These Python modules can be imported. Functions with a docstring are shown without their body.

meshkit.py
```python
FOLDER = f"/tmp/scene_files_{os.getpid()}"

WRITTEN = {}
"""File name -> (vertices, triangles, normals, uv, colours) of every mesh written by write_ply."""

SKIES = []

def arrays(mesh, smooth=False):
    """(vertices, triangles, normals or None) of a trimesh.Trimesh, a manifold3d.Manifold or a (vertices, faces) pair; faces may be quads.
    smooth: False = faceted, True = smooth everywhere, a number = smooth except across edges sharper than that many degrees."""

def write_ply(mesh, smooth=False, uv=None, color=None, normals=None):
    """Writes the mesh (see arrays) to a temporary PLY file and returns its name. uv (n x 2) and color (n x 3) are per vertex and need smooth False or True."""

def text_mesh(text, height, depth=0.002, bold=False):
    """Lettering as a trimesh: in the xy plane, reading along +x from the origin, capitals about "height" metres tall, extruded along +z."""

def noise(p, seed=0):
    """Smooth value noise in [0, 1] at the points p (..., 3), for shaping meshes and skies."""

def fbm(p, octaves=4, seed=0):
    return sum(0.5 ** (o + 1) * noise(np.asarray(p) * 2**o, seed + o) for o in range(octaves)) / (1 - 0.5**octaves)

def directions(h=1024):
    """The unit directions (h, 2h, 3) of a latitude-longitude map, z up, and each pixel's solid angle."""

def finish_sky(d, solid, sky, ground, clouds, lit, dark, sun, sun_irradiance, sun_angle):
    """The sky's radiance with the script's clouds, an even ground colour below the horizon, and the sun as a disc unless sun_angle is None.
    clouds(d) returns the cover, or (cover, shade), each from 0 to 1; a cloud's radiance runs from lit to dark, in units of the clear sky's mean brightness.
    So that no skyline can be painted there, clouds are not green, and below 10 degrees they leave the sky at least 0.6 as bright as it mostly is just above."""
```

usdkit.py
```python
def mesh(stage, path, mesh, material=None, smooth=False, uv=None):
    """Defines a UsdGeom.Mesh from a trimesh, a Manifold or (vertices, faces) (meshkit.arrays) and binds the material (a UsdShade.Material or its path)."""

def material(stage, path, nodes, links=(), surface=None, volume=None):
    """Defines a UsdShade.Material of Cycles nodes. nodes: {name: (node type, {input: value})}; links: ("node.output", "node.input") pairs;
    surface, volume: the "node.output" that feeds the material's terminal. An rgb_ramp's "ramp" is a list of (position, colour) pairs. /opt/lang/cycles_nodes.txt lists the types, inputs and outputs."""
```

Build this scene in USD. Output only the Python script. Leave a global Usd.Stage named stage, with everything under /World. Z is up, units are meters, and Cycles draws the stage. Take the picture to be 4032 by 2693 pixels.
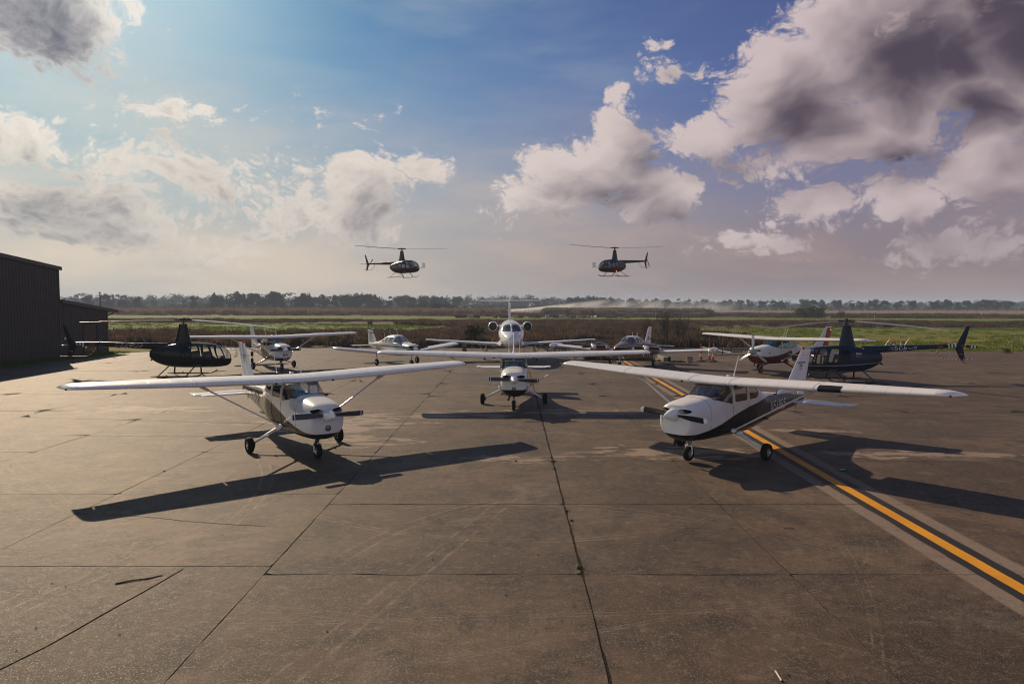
import math, random
import numpy as np
import trimesh
import manifold3d as m3
import shapely.geometry as sg
import shapely.affinity as sa
from shapely.ops import unary_union
from scipy.interpolate import PchipInterpolator
import usdkit, meshkit
from pxr import Usd, UsdGeom, UsdLux, UsdShade, Gf, Vt, Sdf

stage = Usd.Stage.CreateInMemory()
UsdGeom.Xform.Define(stage, '/World')
PI = math.pi

# ------------------------------------------------------------------ camera, sky, sun, exposure
CAM_H = 3.9926
cam = UsdGeom.Camera.Define(stage, '/World/camera')
cam.AddTranslateOp().Set((0, 0, CAM_H))
cam.AddRotateXOp().Set(90 - math.degrees(0.05438))
cam.CreateFocalLengthAttr(24.0)
cam.CreateHorizontalApertureAttr(36.0)
cam.CreateClippingRangeAttr((0.1, 20000.0))
cam.CreateExposureAttr(0.0)
SUN_EL, SUN_AZ = math.radians(29.5), math.radians(-36.5)
SUN = np.array([math.sin(SUN_AZ) * math.cos(SUN_EL), math.cos(SUN_AZ) * math.cos(SUN_EL), math.sin(SUN_EL)])
sun = UsdLux.DistantLight.Define(stage, '/World/sun')
sun.CreateNormalizeAttr(True)
sun.CreateIntensityAttr(1.25)
sun.CreateAngleAttr(0.5)
sun.CreateColorAttr((1.0, 0.78, 0.54))
sun.AddTransformOp().Set(Gf.Matrix4d(Gf.Rotation(Gf.Vec3d(0, 0, 1), Gf.Vec3d(*SUN)), Gf.Vec3d(0)))
SKY_STRENGTH = 0.057


class Graph:
    """Collects nodes and links of one Cycles material."""
    def __init__(self):
        self.n, self.l, self.k = {}, [], 0

    def add(self, kind, links=None, **inputs):
        self.k += 1
        name = f'n{self.k}'
        for k, v in list(inputs.items()):
            if isinstance(v, str) and '.' in v:
                self.l.append((v, f'{name}.{k}'))
                del inputs[k]
        self.n[name] = (kind, inputs)
        return name

    def math(self, t, a, b=0.5, c=None, clamp=False):
        kw = dict(math_type=t, value1=a, value2=b)
        if c is not None:
            kw['value3'] = c
        if clamp:
            kw['use_clamp'] = True
        return self.add('math', **kw) + '.value'

    def smooth(self, v, a, b, lo=0.0, hi=1.0):
        return self.add('map_range', range_type='smoothstep', value=v, from_min=a, from_max=b, to_min=lo, to_max=hi, clamp=True) + '.result'

    def lin(self, v, a, b, lo=0.0, hi=1.0):
        return self.add('map_range', range_type='linear', value=v, from_min=a, from_max=b, to_min=lo, to_max=hi, clamp=True) + '.result'

    def mix(self, fac, a, b, blend='mix'):
        return self.add('mix_color', blend_type=blend, fac=fac, a=a, b=b, use_clamp=False) + '.result'

    def noise(self, vec, scale=1.0, detail=4.0, rough=0.55, dist=0.0, w=None, lac=2.0):
        kw = dict(scale=scale, detail=detail, roughness=rough, distortion=dist, vector=vec, lacunarity=lac)
        return self.add('noise_texture', **kw) + '.fac'

    def xyz(self, x=0.0, y=0.0, z=0.0):
        return self.add('combine_xyz', x=x, y=y, z=z) + '.vector'

    def build(self, path, surface=None, volume=None):
        return usdkit.material(stage, path, self.n, self.l, surface=surface, volume=volume)


# sky: the physical sky with cumulus from noise; clouds are laid out by azimuth and elevation (degrees)
def build_sky():
    g = Graph()
    tc = g.add('texture_coordinate')
    d = tc + '.generated'
    sp = g.add('separate_xyz', vector=d)
    x, y, z = sp + '.x', sp + '.y', sp + '.z'
    az = g.math('multiply', g.math('arctan2', x, y), 180 / PI)
    el = g.math('multiply', g.math('arcsine', z), 180 / PI)
    sky = g.add('sky_texture', sky_type='single_scattering', sun_disc=False, sun_elevation=SUN_EL, sun_rotation=SUN_AZ,
                air_density=1.0, aerosol_density=SKY_AEROSOL, ozone_density=1.6, altitude=0.0)
    base = g.add('hsv', hue=0.5, saturation=SKY_SAT, value=1.0, fac=1.0, color=sky + '.color') + '.color'
    # angle to the sun
    dot = g.add('vector_math', math_type='dot_product', vector1=d, vector2=tuple(SUN)) + '.value'
    ang = g.math('multiply', g.math('arccosine', g.math('minimum', dot, 0.9999)), 180 / PI)
    # cloud space: azimuth, elevation in degrees (elevation stretched)
    P = g.xyz(az, g.math('multiply', el, 1.35), 0.0)
    warp_n = g.add('noise_texture', scale=0.10, detail=3.0, roughness=0.5, vector=P)
    wv = g.add('vector_math', math_type='subtract', vector1=warp_n + '.color', vector2=(0.5, 0.5, 0.5)) + '.vector'
    wv = g.add('vector_math', math_type='scale', vector1=wv, scale=7.0) + '.vector'
    Pw = g.add('vector_math', math_type='add', vector1=P, vector2=wv) + '.vector'

    def blobs(items, Q):
        acc = None
        for (a, e, ra, re, s) in items:
            q = g.add('vector_math', math_type='subtract', vector1=Q, vector2=(a, e * 1.35, 0.0)) + '.vector'
            q = g.add('vector_math', math_type='multiply', vector1=q, vector2=(1.0 / ra, 1.0 / (re * 1.35), 0.0)) + '.vector'
            ln = g.add('vector_math', math_type='length', vector1=q) + '.value'
            v = g.math('multiply', g.math('subtract', 1.0, ln), s)
            acc = v if acc is None else g.math('maximum', acc, v)
        return acc

    off = (-1.6, 3.2, 0.0)                                  # a step towards the sun, seen from under the clouds
    Ps = g.add('vector_math', math_type='add', vector1=Pw, vector2=off) + '.vector'

    def puffs(Q, det):
        a = g.noise(Q, 0.17, det, 0.60, 0.0)
        return g.math('multiply', g.math('subtract', a, 0.5), 3.1)
    bil = g.math('absolute', g.math('subtract', g.noise(Pw, 0.50, 6.0, 0.62), 0.5))
    dens = g.math('add', g.math('add', blobs(CLOUDS, Pw), puffs(Pw, 8.0)), g.math('multiply', g.math('subtract', bil, 0.10), 4.2))
    densS = g.math('add', blobs(CLOUDS, Ps), puffs(Ps, 3.0))
    cover = g.smooth(dens, -0.12, 0.55)
    # how much cloud lies between this point and the sun: thick parts and undersides are grey, edges and sun-facing sides bright
    side = g.smooth(az, -32.0, 28.0)
    thick = g.lin(dens, 0.30, 2.6)
    slope = g.math('subtract', densS, dens)
    shade = g.math('add', g.math('multiply', thick, g.lin(side, 0.0, 1.0, 1.05, 0.74)), g.math('multiply', slope, g.lin(side, 0.0, 1.0, 0.20, 0.30)))
    shade = g.smooth(shade, -0.24, 0.78)
    lit = g.mix(side, CLOUD_LIT_L, CLOUD_LIT_R)
    dark = g.mix(side, CLOUD_DARK_L, CLOUD_DARK_R)
    ccol = g.mix(shade, lit, dark)
    near = g.smooth(ang, 24.0, 4.0)
    ccol = g.mix(near, ccol, g.mix(shade, CLOUD_SUN, dark))
    # clear sky: the physical sky, tinted; thin veil and glow towards the sun
    base = g.mix(1.0, base, g.mix(side, SKY_TINT_L, SKY_TINT_R), 'multiply')
    veil = g.noise(g.add('vector_math', math_type='multiply', vector1=P, vector2=(0.45, 1.3, 1.0)) + '.vector', 0.09, 5.0, 0.55)
    base = g.mix(g.math('multiply', g.smooth(veil, 0.42, 0.74, 0.0, 0.40), g.smooth(az, 35.0, -10.0)), base, (8.5, 9.2, 9.6))
    base = g.mix(g.smooth(ang, 24.0, 5.0, 0.0, 0.60), base, SKY_GLOW)
    # warm milky layer near the horizon
    low = g.noise(g.add('vector_math', math_type='multiply', vector1=P, vector2=(0.35, 1.0, 1.0)) + '.vector', 0.14, 5.0, 0.55)
    milky = g.smooth(g.math('add', el, g.math('multiply', g.math('subtract', low, 0.5), -10.0)), g.lin(side, 0.0, 1.0, MILK_TOP + 6.0, MILK_TOP - 1.0), 2.0)
    hz = g.mix(side, HAZE_L, HAZE_R)
    hz = g.mix(g.smooth(low, 0.38, 0.66), g.mix(1.0, hz, (0.74, 0.80, 0.90), 'multiply'), hz)
    base = g.mix(g.math('multiply', milky, 0.94), base, hz)
    cover = g.math('multiply', cover, g.smooth(el, 0.5, 6.5, 0.30, 1.0))
    col = g.mix(cover, base, ccol)
    # below the horizon: dull ground light
    col = g.mix(g.smooth(el, -0.2, -1.5), col, (0.9, 0.75, 0.62))
    bg = g.add('background_shader', color=col, strength=SKY_STRENGTH)
    mat = g.build('/World/Looks/sky_look', surface=bg + '.background')
    dome = UsdLux.DomeLight.Define(stage, '/World/sky')
    UsdShade.MaterialBindingAPI.Apply(dome.GetPrim()).Bind(mat)
    dome.GetPrim().SetCustomDataByKey('kind', 'structure')


SKY_AEROSOL, SKY_SAT = 0.5, 1.2
SKY_TINT_L, SKY_TINT_R = (0.46, 1.02, 1.10), (0.98, 0.74, 1.02)
SKY_GLOW = (13.0, 13.6, 13.6)
MILK_TOP = 18.5
CLOUD_LIT_L, CLOUD_LIT_R = (15.0, 13.6, 11.8), (10.2, 8.3, 8.5)
CLOUD_DARK_L, CLOUD_DARK_R = (2.9, 3.1, 3.9), (1.35, 1.00, 1.50)
CLOUD_SUN = (18.0, 17.2, 16.0)
HAZE_L, HAZE_R = (13.2, 10.9, 8.9), (5.8, 4.2, 4.1)
# azimuth, elevation, half-width, half-height (degrees), strength
CLOUDS = [
    (-34.8, 19.8, 7.0, 4.6, 2.3), (-40, 24.5, 7, 5, 2.2), (-33.0, 17.5, 5.0, 2.4, 0.8),
    (-35.5, 11.5, 6, 2.4, 1.2), (-29, 10.0, 6.5, 2.6, 1.1), (-23, 8.0, 8, 4.0, 0.9), (-21, 5.5, 7, 2.4, 0.7), (-33.5, 6.6, 7, 2.6, 2.4), (-27, 14.0, 7, 1.2, 0.5), (-19, 10.5, 5, 1.6, 0.5),
    (-12.3, 9.6, 4.4, 3.2, 1.6), (-8.8, 10.8, 4.2, 1.4, 1.1), (-17.5, 7.5, 4.0, 2.2, 0.9), (-12.0, 6.8, 4.5, 2.6, 1.0), (-15.5, 15.0, 2.6, 0.9, 0.35),
    (3.6, 9.0, 6.5, 2.4, 2.0), (6.0, 11.2, 5.6, 2.8, 2.1), (8.4, 13.6, 2.6, 3.4, 1.7), (11.2, 8.8, 4.4, 2.6, 2.0), (8.6, 16.4, 1.7, 1.5, 1.0),
    (15.5, 13.4, 5.6, 2.6, 2.0), (24, 11.0, 8.0, 2.0, 1.5), (21.5, 16.0, 6.6, 4.4, 2.6), (28.5, 19.0, 8.0, 6.6, 3.2), (36, 20.0, 8.0, 8.0, 3.4), (31, 18.5, 5, 4, 3.2), (32.5, 15.2, 4.5, 3.5, 3.4), (27, 12.6, 8.0, 2.8, 2.2), (38, 13, 8, 4.0, 2.2), (35, 27, 9, 5, 2.4), (27.5, 25.0, 5.0, 3.2, 1.7),
    (13.2, 18.5, 2.8, 1.2, 0.8), (11.8, 20.8, 1.6, 0.9, 0.7), (10.2, 25.8, 2.2, 1.2, 0.9),
    (23.5, 7.6, 4.4, 1.7, 1.3), (29, 7.4, 4.6, 2.2, 1.3), (35, 8.6, 5.0, 3.0, 1.5), (33, 4.4, 6.0, 1.4, 0.9), (18.5, 5.0, 6.0, 1.2, 0.8),
    (-3, 7.0, 6.0, 1.0, 0.5),
    # the same broken cumulus goes on all round
    (75, 16, 20, 8, 1.9), (125, 20, 20, 8, 1.8), (175, 16, 20, 8, 1.9), (-80, 17, 20, 8, 1.8), (-130, 19, 20, 8, 1.8),
]
build_sky()

# ------------------------------------------------------------------ naming and placing
TAKEN = {}


def numbered(parent, name):
    k = (parent, name)
    TAKEN[k] = TAKEN.get(k, -1) + 1
    return name if TAKEN[k] == 0 else f'{name}_{TAKEN[k]:03d}'


def tag(prim, label=None, category=None, group=None, kind=None):
    for k, v in (('label', label), ('category', category), ('group', group), ('kind', kind)):
        if v:
            prim.SetCustomDataByKey(k, v)
    return prim


def thing(name, label=None, category=None, loc=(0, 0, 0), rz=0.0, pitch=0.0, roll=0.0, group=None, kind=None):
    path = '/World/' + numbered('/World', name)
    xf = UsdGeom.Xform.Define(stage, path)
    xf.AddTranslateOp().Set(tuple(float(v) for v in loc))
    if rz:
        xf.AddRotateZOp().Set(math.degrees(rz))
    if pitch:
        xf.AddRotateYOp().Set(-math.degrees(pitch))
    if roll:
        xf.AddRotateXOp().Set(math.degrees(roll))
    tag(xf.GetPrim(), label, category, group, kind)
    return path


def part(parent, name, mesh, mat, smooth=35, label=None, kind=None):
    path = parent + '/' + numbered(parent, name)
    p = usdkit.mesh(stage, path, mesh, mat, smooth=smooth)
    if label:
        tag(p.GetPrim(), label)
    if kind:
        tag(p.GetPrim(), kind=kind)
    return path


def top(name, mesh, mat, label=None, category=None, group=None, kind=None, smooth=35, loc=None, rz=None):
    path = '/World/' + numbered('/World', name)
    p = usdkit.mesh(stage, path, mesh, mat, smooth=smooth)
    if loc is not None:
        p.AddTranslateOp().Set(tuple(float(v) for v in loc))
    if rz is not None:
        p.AddRotateZOp().Set(math.degrees(rz))
    tag(p.GetPrim(), label, category, group, kind)
    return path


def copy_of(src, name, label, category, loc, rz=0.0, scale=(1, 1, 1), group=None):
    path = '/World/' + numbered('/World', name)
    xf = UsdGeom.Xform.Define(stage, path)
    xf.GetPrim().GetReferences().AddInternalReference(src)
    xf.ClearXformOpOrder()
    xf.AddTranslateOp().Set(tuple(float(v) for v in loc))
    xf.AddRotateZOp().Set(math.degrees(rz))
    xf.AddScaleOp().Set(tuple(float(v) for v in scale))
    xf.GetPrim().SetInstanceable(True)
    tag(xf.GetPrim(), label, category, group)
    return path


# ------------------------------------------------------------------ mesh helpers
def T(mesh, loc=(0, 0, 0), rz=0.0, ry=0.0, rx=0.0, scale=None):
    m = mesh.copy()
    if scale is not None:
        m.apply_scale(scale)
    for ang, ax in ((rx, [1, 0, 0]), (ry, [0, 1, 0]), (rz, [0, 0, 1])):
        if ang:
            m.apply_transform(trimesh.transformations.rotation_matrix(ang, ax))
    m.apply_translation(loc)
    return m


def cat(*ms):
    return trimesh.util.concatenate([m for m in ms if m is not None])


def outward(m):
    if m.volume < 0:
        m.invert()
    return m


def loft(rings, cap=True):
    """Closed rings of equal length, joined one to the next; the ends closed with fans."""
    R = np.asarray(rings, float)
    k, n = R.shape[:2]
    v = R.reshape(-1, 3)
    i, j = np.meshgrid(np.arange(k - 1), np.arange(n), indexing='ij')
    a, b = i * n + j, i * n + (j + 1) % n
    c, d = (i + 1) * n + (j + 1) % n, (i + 1) * n + j
    f = np.concatenate([np.stack([a, b, c], -1).reshape(-1, 3), np.stack([a, c, d], -1).reshape(-1, 3)])
    if cap:
        v = np.vstack([v, R[0].mean(0), R[-1].mean(0)])
        jj = np.arange(n)
        f = np.vstack([f, np.stack([np.full(n, k * n), (jj + 1) % n, jj], 1),
                       np.stack([np.full(n, k * n + 1), (k - 1) * n + jj, (k - 1) * n + (jj + 1) % n], 1)])
    return outward(trimesh.Trimesh(v, f, process=False))


def tube(pts, r, sides=10, cap=True):
    P = np.asarray(pts, float)
    rr = np.broadcast_to(np.asarray(r, float), (len(P),))
    t = np.gradient(P, axis=0)
    t /= np.linalg.norm(t, axis=1, keepdims=True) + 1e-12
    up = np.array([0, 0, 1.0]) if abs(t[:, 2]).mean() < 0.8 else np.array([1.0, 0, 0])
    a = np.cross(t, up)
    a /= np.linalg.norm(a, axis=1, keepdims=True) + 1e-12
    b = np.cross(t, a)
    th = np.arange(sides) * 2 * PI / sides
    rings = P[:, None] + rr[:, None, None] * (np.cos(th)[None, :, None] * a[:, None] + np.sin(th)[None, :, None] * b[:, None])
    return loft(rings, cap)


def bar(p, q, w, h, up=(0, 0, 1)):
    """A streamlined bar from p to q: elliptical section w by h."""
    p, q = np.asarray(p, float), np.asarray(q, float)
    t = (q - p) / np.linalg.norm(q - p)
    a = np.cross(t, np.asarray(up, float))
    a /= np.linalg.norm(a)
    b = np.cross(t, a)
    th = np.arange(14) * 2 * PI / 14
    ring = np.cos(th)[:, None] * a * w / 2 + np.sin(th)[:, None] * b * h / 2
    return loft([p + ring, q + ring])


def box(sx, sy, sz, loc=(0, 0, 0), bevel=0.0):
    if bevel:
        x, y, z = sx / 2 - bevel, sy / 2 - bevel, sz / 2 - bevel
        pts = []
        for ax in range(3):
            for s in np.ndindex(2, 2, 2):
                e = np.array([x, y, z]) * (np.array(s) * 2 - 1)
                e[ax] += bevel * (s[ax] * 2 - 1)
                pts.append(e)
        m = trimesh.Trimesh(pts).convex_hull
    else:
        m = trimesh.creation.box((sx, sy, sz))
    m.apply_translation(loc)
    return m


def revolve(profile, axis='z', n=32, loc=(0, 0, 0)):
    """profile: (radius, height) pairs."""
    m = trimesh.creation.revolve(np.asarray(profile, float), sections=n)
    outward(m)
    if axis == 'y':
        m.apply_transform(trimesh.transformations.rotation_matrix(-PI / 2, [1, 0, 0]))
    elif axis == 'x':
        m.apply_transform(trimesh.transformations.rotation_matrix(PI / 2, [0, 1, 0]))
    m.apply_translation(loc)
    return m


def ball(r, loc, sub=2, scale=(1, 1, 1)):
    m = trimesh.creation.icosphere(sub, r)
    m.apply_scale(scale)
    m.apply_translation(loc)
    return m


def man(m):
    mm = trimesh.Trimesh(m.vertices, m.faces, process=False)
    mm.merge_vertices()
    return m3.Manifold(m3.Mesh(np.asarray(mm.vertices, np.float32), np.asarray(mm.faces, np.uint32)))


def tm(M):
    r = M.to_mesh()
    m = trimesh.Trimesh(r.vert_properties[:, :3], r.tri_verts, process=False)
    m.merge_vertices()
    return m


def prism(poly, lo, hi, axis='y'):
    """A shapely polygon in (x, z) extruded along y, in (y, z) along x or in (x, y) along z."""
    m = cat(*[trimesh.creation.extrude_polygon(q, hi - lo, engine='earcut') for q in getattr(poly, 'geoms', [poly])])
    v = m.vertices.copy()
    if axis == 'y':
        v = np.stack([v[:, 0], v[:, 2] + lo, v[:, 1]], 1)
    elif axis == 'x':
        v = np.stack([v[:, 2] + lo, v[:, 0], v[:, 1]], 1)
    else:
        v[:, 2] += lo
    return outward(trimesh.Trimesh(v, m.faces, process=False))


def rpoly(pts, r=0.0):
    p = sg.Polygon(pts)
    if r:
        p = p.buffer(-r).buffer(r, quad_segs=5)
    return p


class Body:
    """A fuselage: stations (x, z_bottom, z_top, half_width, z_widest 0..1, exp_top, exp_bottom) joined smoothly."""
    def __init__(self, st):
        st = sorted(st)
        self.x = np.array([s[0] for s in st])
        self.f = [PchipInterpolator(self.x, [s[k] for s in st]) for k in range(1, 7)]

    def at(self, x):
        return [f(x) for f in self.f]

    def ring(self, x, off=0.0, n=56):
        zb, zt, hw, zm, et, eb = self.at(x)
        zb, zt, hw = zb + off, zt - off, max(hw - off, 0.004)
        if zt < zb + 0.008:
            zt = zb + 0.008
        c = zb + (zt - zb) * zm
        th = np.arange(n) * 2 * PI / n
        co, si = np.cos(th), np.sin(th)
        e = np.where(si >= 0, et, eb)
        y = hw * np.sign(co) * np.abs(co) ** (2 / e)
        z = c + np.where(si >= 0, zt - c, c - zb) * np.sign(si) * np.abs(si) ** (2 / e)
        return np.stack([np.full(n, x), y, z], 1)

    def mesh(self, x0=None, x1=None, off=0.0, step=0.06, n=56):
        x0 = self.x[0] if x0 is None else x0
        x1 = self.x[-1] if x1 is None else x1
        xs = np.unique(np.concatenate([np.linspace(x0, x1, max(8, int((x1 - x0) / step))), self.x[(self.x > x0) & (self.x < x1)]]))
        keep = [xs[0]]
        for q in xs[1:]:
            if q - keep[-1] > 0.004:
                keep.append(q)
        return loft([self.ring(q, off, n) for q in keep])

    def side(self, x, z):
        """Half width of the skin at (x, z)."""
        zb, zt, hw, zm, et, eb = self.at(x)
        c = zb + (zt - zb) * zm
        t = np.where(z >= c, (z - c) / (zt - c), (c - z) / (c - zb))
        e = np.where(z >= c, et, eb)
        return hw * np.clip(1 - np.clip(t, 0, 1) ** e, 0, 1) ** (1 / e)


def airfoil(n=15, t=0.12, c0=0.0, c1=1.0, camber=0.02):
    """Closed loop (chord fraction, height) between two chord fractions: upper side back to front, then lower side."""
    x = c0 + (c1 - c0) * (1 - np.cos(np.linspace(0, PI, n))) / 2
    yt = 5 * t * (0.2969 * np.sqrt(x) - 0.126 * x - 0.3516 * x ** 2 + 0.2843 * x ** 3 - 0.1036 * x ** 4)
    yc = camber * 4 * x * (1 - x)
    up = np.stack([x, yc + yt], 1)[::-1]
    dn = np.stack([x, yc - yt], 1)
    if c0 == 0:
        dn = dn[1:]
    if c1 == 1:
        dn = dn[:-1]
    return np.vstack([up, dn])


def wing(sections, t=0.12, c0=0.0, c1=1.0, camber=0.02, vertical=False, n=15, deflect=0.0):
    """sections: (span, x of leading edge, z of chord line, chord, thickness factor, twist). Span runs along y, or along z if vertical."""
    rings = []
    for s in sections:
        sp, xl, zc, ch, tf = s[:5]
        tw = s[5] if len(s) > 5 else 0.0
        a = airfoil(n, t * tf, c0, c1, camber)
        px, pz = -a[:, 0] * ch, a[:, 1] * ch
        if deflect:
            hx, hz = -c0 * ch, pz.mean()
            cd, sd = math.cos(deflect), math.sin(deflect)
            px, pz = hx + (px - hx) * cd + (pz - hz) * sd * -1, hz + (px - hx) * sd + (pz - hz) * cd
        ct, st = math.cos(tw), math.sin(tw)
        qx, qz = px * ct - pz * st, px * st + pz * ct
        if vertical:
            rings.append(np.stack([xl + qx, qz + zc, np.full(len(a), sp)], 1))
        else:
            rings.append(np.stack([xl + qx, np.full(len(a), sp), zc + qz], 1))
    return loft(rings)


def interp(sections, s):
    S = np.array([list(q) + [0] * (6 - len(q)) for q in sections], float)
    o = np.argsort(S[:, 0])
    S = S[o]
    return tuple([s] + [float(np.interp(s, S[:, 0], S[:, k])) for k in range(1, 6)])


def span(sections, lo, hi):
    inside = [q for q in sections if lo + 1e-6 < q[0] < hi - 1e-6]
    out = [interp(sections, lo)] + inside + [interp(sections, hi)]
    return sorted(out)


def mirror(m):
    m = m.copy()
    m.vertices[:, 1] *= -1
    m.invert()
    return m


def text(s, height, bold=False, slant=0.0, squeeze=1.0):
    """Flat lettering as (u, v) vertices and faces, centred on u, standing on v = 0."""
    m = meshkit.text_mesh(s, height, 0.001, bold)
    v = np.array(m.vertices)
    keep = np.all(v[m.faces][:, :, 2] > 0.0005, axis=1)
    f = m.faces[keep]
    u = v[:, 0] * squeeze + v[:, 1] * slant
    u = u - (u.min() + u.max()) / 2
    return u, v[:, 1], f


def lettering(s, height, origin, direction, up, bold=False, slant=0.0, squeeze=1.0, shape=None):
    """Lettering on a surface: each point origin + u*direction + v*up, then moved by shape(points)."""
    u, v, f = text(s, height, bold, slant, squeeze)
    p = np.asarray(origin, float) + u[:, None] * np.asarray(direction, float) + v[:, None] * np.asarray(up, float)
    if shape is not None:
        p = shape(p)
    m = trimesh.Trimesh(p, f, process=False)
    m = trimesh.Trimesh(*trimesh.remesh.subdivide_to_size(m.vertices, m.faces, max(height * 0.8, 0.05)), process=False) if shape is not None and height > 0.2 else m
    if shape is not None and height > 0.2:
        m.vertices = shape(m.vertices)
    return m


# ------------------------------------------------------------------ materials
LOOK = {}


def plain(name, color, rough=0.5, metal=0.0, coat=0.0, vary=0.06, scale=3.0, bump=0.0, bscale=60.0, spec=0.5):
    """A surface of one colour with slight unevenness, grime and fine relief."""
    if name in LOOK:
        return LOOK[name]
    g = Graph()
    tc = g.add('texture_coordinate') + '.object'
    n = g.noise(tc, scale, 5.0, 0.6)
    c = tuple(color)
    col = g.mix(n, tuple(v * (1 - vary * 1.6) for v in c), tuple(min(1, v * (1 + vary)) for v in c))
    r = g.lin(g.noise(tc, scale * 2.3, 4.0, 0.6), 0.3, 0.7, max(0.02, rough - 0.07), min(1, rough + 0.07))
    kw = dict(base_color=col, roughness=r, metallic=metal, coat_weight=coat, coat_roughness=0.05, specular_ior_level=spec)
    if bump:
        b = g.add('bump', height=g.noise(tc, bscale, 3.0, 0.6), strength=bump, distance=0.01)
        kw['normal'] = b + '.normal'
    p = g.add('principled_bsdf', **kw)
    LOOK[name] = g.build('/World/Looks/' + name, surface=p + '.BSDF')
    return LOOK[name]


def glass(name, tint, gloss=1.0, mixdirt=0.06):
    if name in LOOK:
        return LOOK[name]
    g = Graph()
    tr = g.add('transparent_bsdf', color=tint)
    gl = g.add('glossy_bsdf', color=(1, 1, 1), roughness=0.03)
    fr = g.add('fresnel', IOR=1.45)
    fac = g.math('multiply', fr + '.fac', gloss, clamp=True)
    mx = g.add('mix_closure', fac=fac, closure1=tr + '.BSDF', closure2=gl + '.BSDF')
    LOOK[name] = g.build('/World/Looks/' + name, surface=mx + '.closure')
    return LOOK[name]


def paint(name, upper, lower, curve, xlo, xhi, zlo, zhi, stripe=None, rough=0.22, metal=0.0, nose=None):
    """Two colours parted by a line z(x) given as (x, z) points in the thing's own frame; stripe: (colour, below, above) beside the line."""
    if name in LOOK:
        return LOOK[name]
    g = Graph()
    tc = g.add('texture_coordinate') + '.object'
    s = g.add('separate_xyz', vector=tc)
    xn = g.lin(s + '.x', xlo, xhi)
    ramp = g.add('rgb_ramp', ramp=[((x - xlo) / (xhi - xlo), ((z - zlo) / (zhi - zlo),) * 3) for x, z in curve], interpolate=True, fac=xn)
    zc = g.lin(g.add('rgb_to_bw', color=ramp + '.color') + '.val', 0.0, 1.0, zlo, zhi)
    dz = g.math('subtract', s + '.z', zc)
    n = g.noise(tc, 2.2, 6.0, 0.62)
    n2 = g.noise(tc, 0.7, 3.0, 0.5)
    below = g.math('less_than', dz, 0.0)
    up = g.mix(n, tuple(v * 0.88 for v in upper), upper)
    lo = g.mix(n, tuple(v * 0.75 for v in lower), tuple(v * 1.15 for v in lower))
    col = g.mix(below, up, lo)
    if stripe:
        for (c, a, b) in stripe:
            k = g.math('multiply', g.math('greater_than', dz, a), g.math('less_than', dz, b))
            col = g.mix(k, col, c)
    # dust and streaks towards the belly and the tail
    col = g.mix(g.math('multiply', g.smooth(n2, 0.45, 0.75), 0.012), col, (0.30, 0.25, 0.20))
    r = g.lin(n, 0.3, 0.7, rough - 0.05, rough + 0.12)
    # rivet lines and panel waves
    wv = g.noise(g.add('vector_math', math_type='multiply', vector1=tc, vector2=(2.2, 2.2, 2.2)) + '.vector', 1.6, 2.0, 0.5)
    bm = g.add('bump', height=wv, strength=0.10, distance=0.03)
    p = g.add('principled_bsdf', base_color=col, roughness=r, metallic=metal, coat_weight=0.0, specular_ior_level=0.28, normal=bm + '.normal')
    LOOK[name] = g.build('/World/Looks/' + name, surface=p + '.BSDF')
    return LOOK[name]


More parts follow.
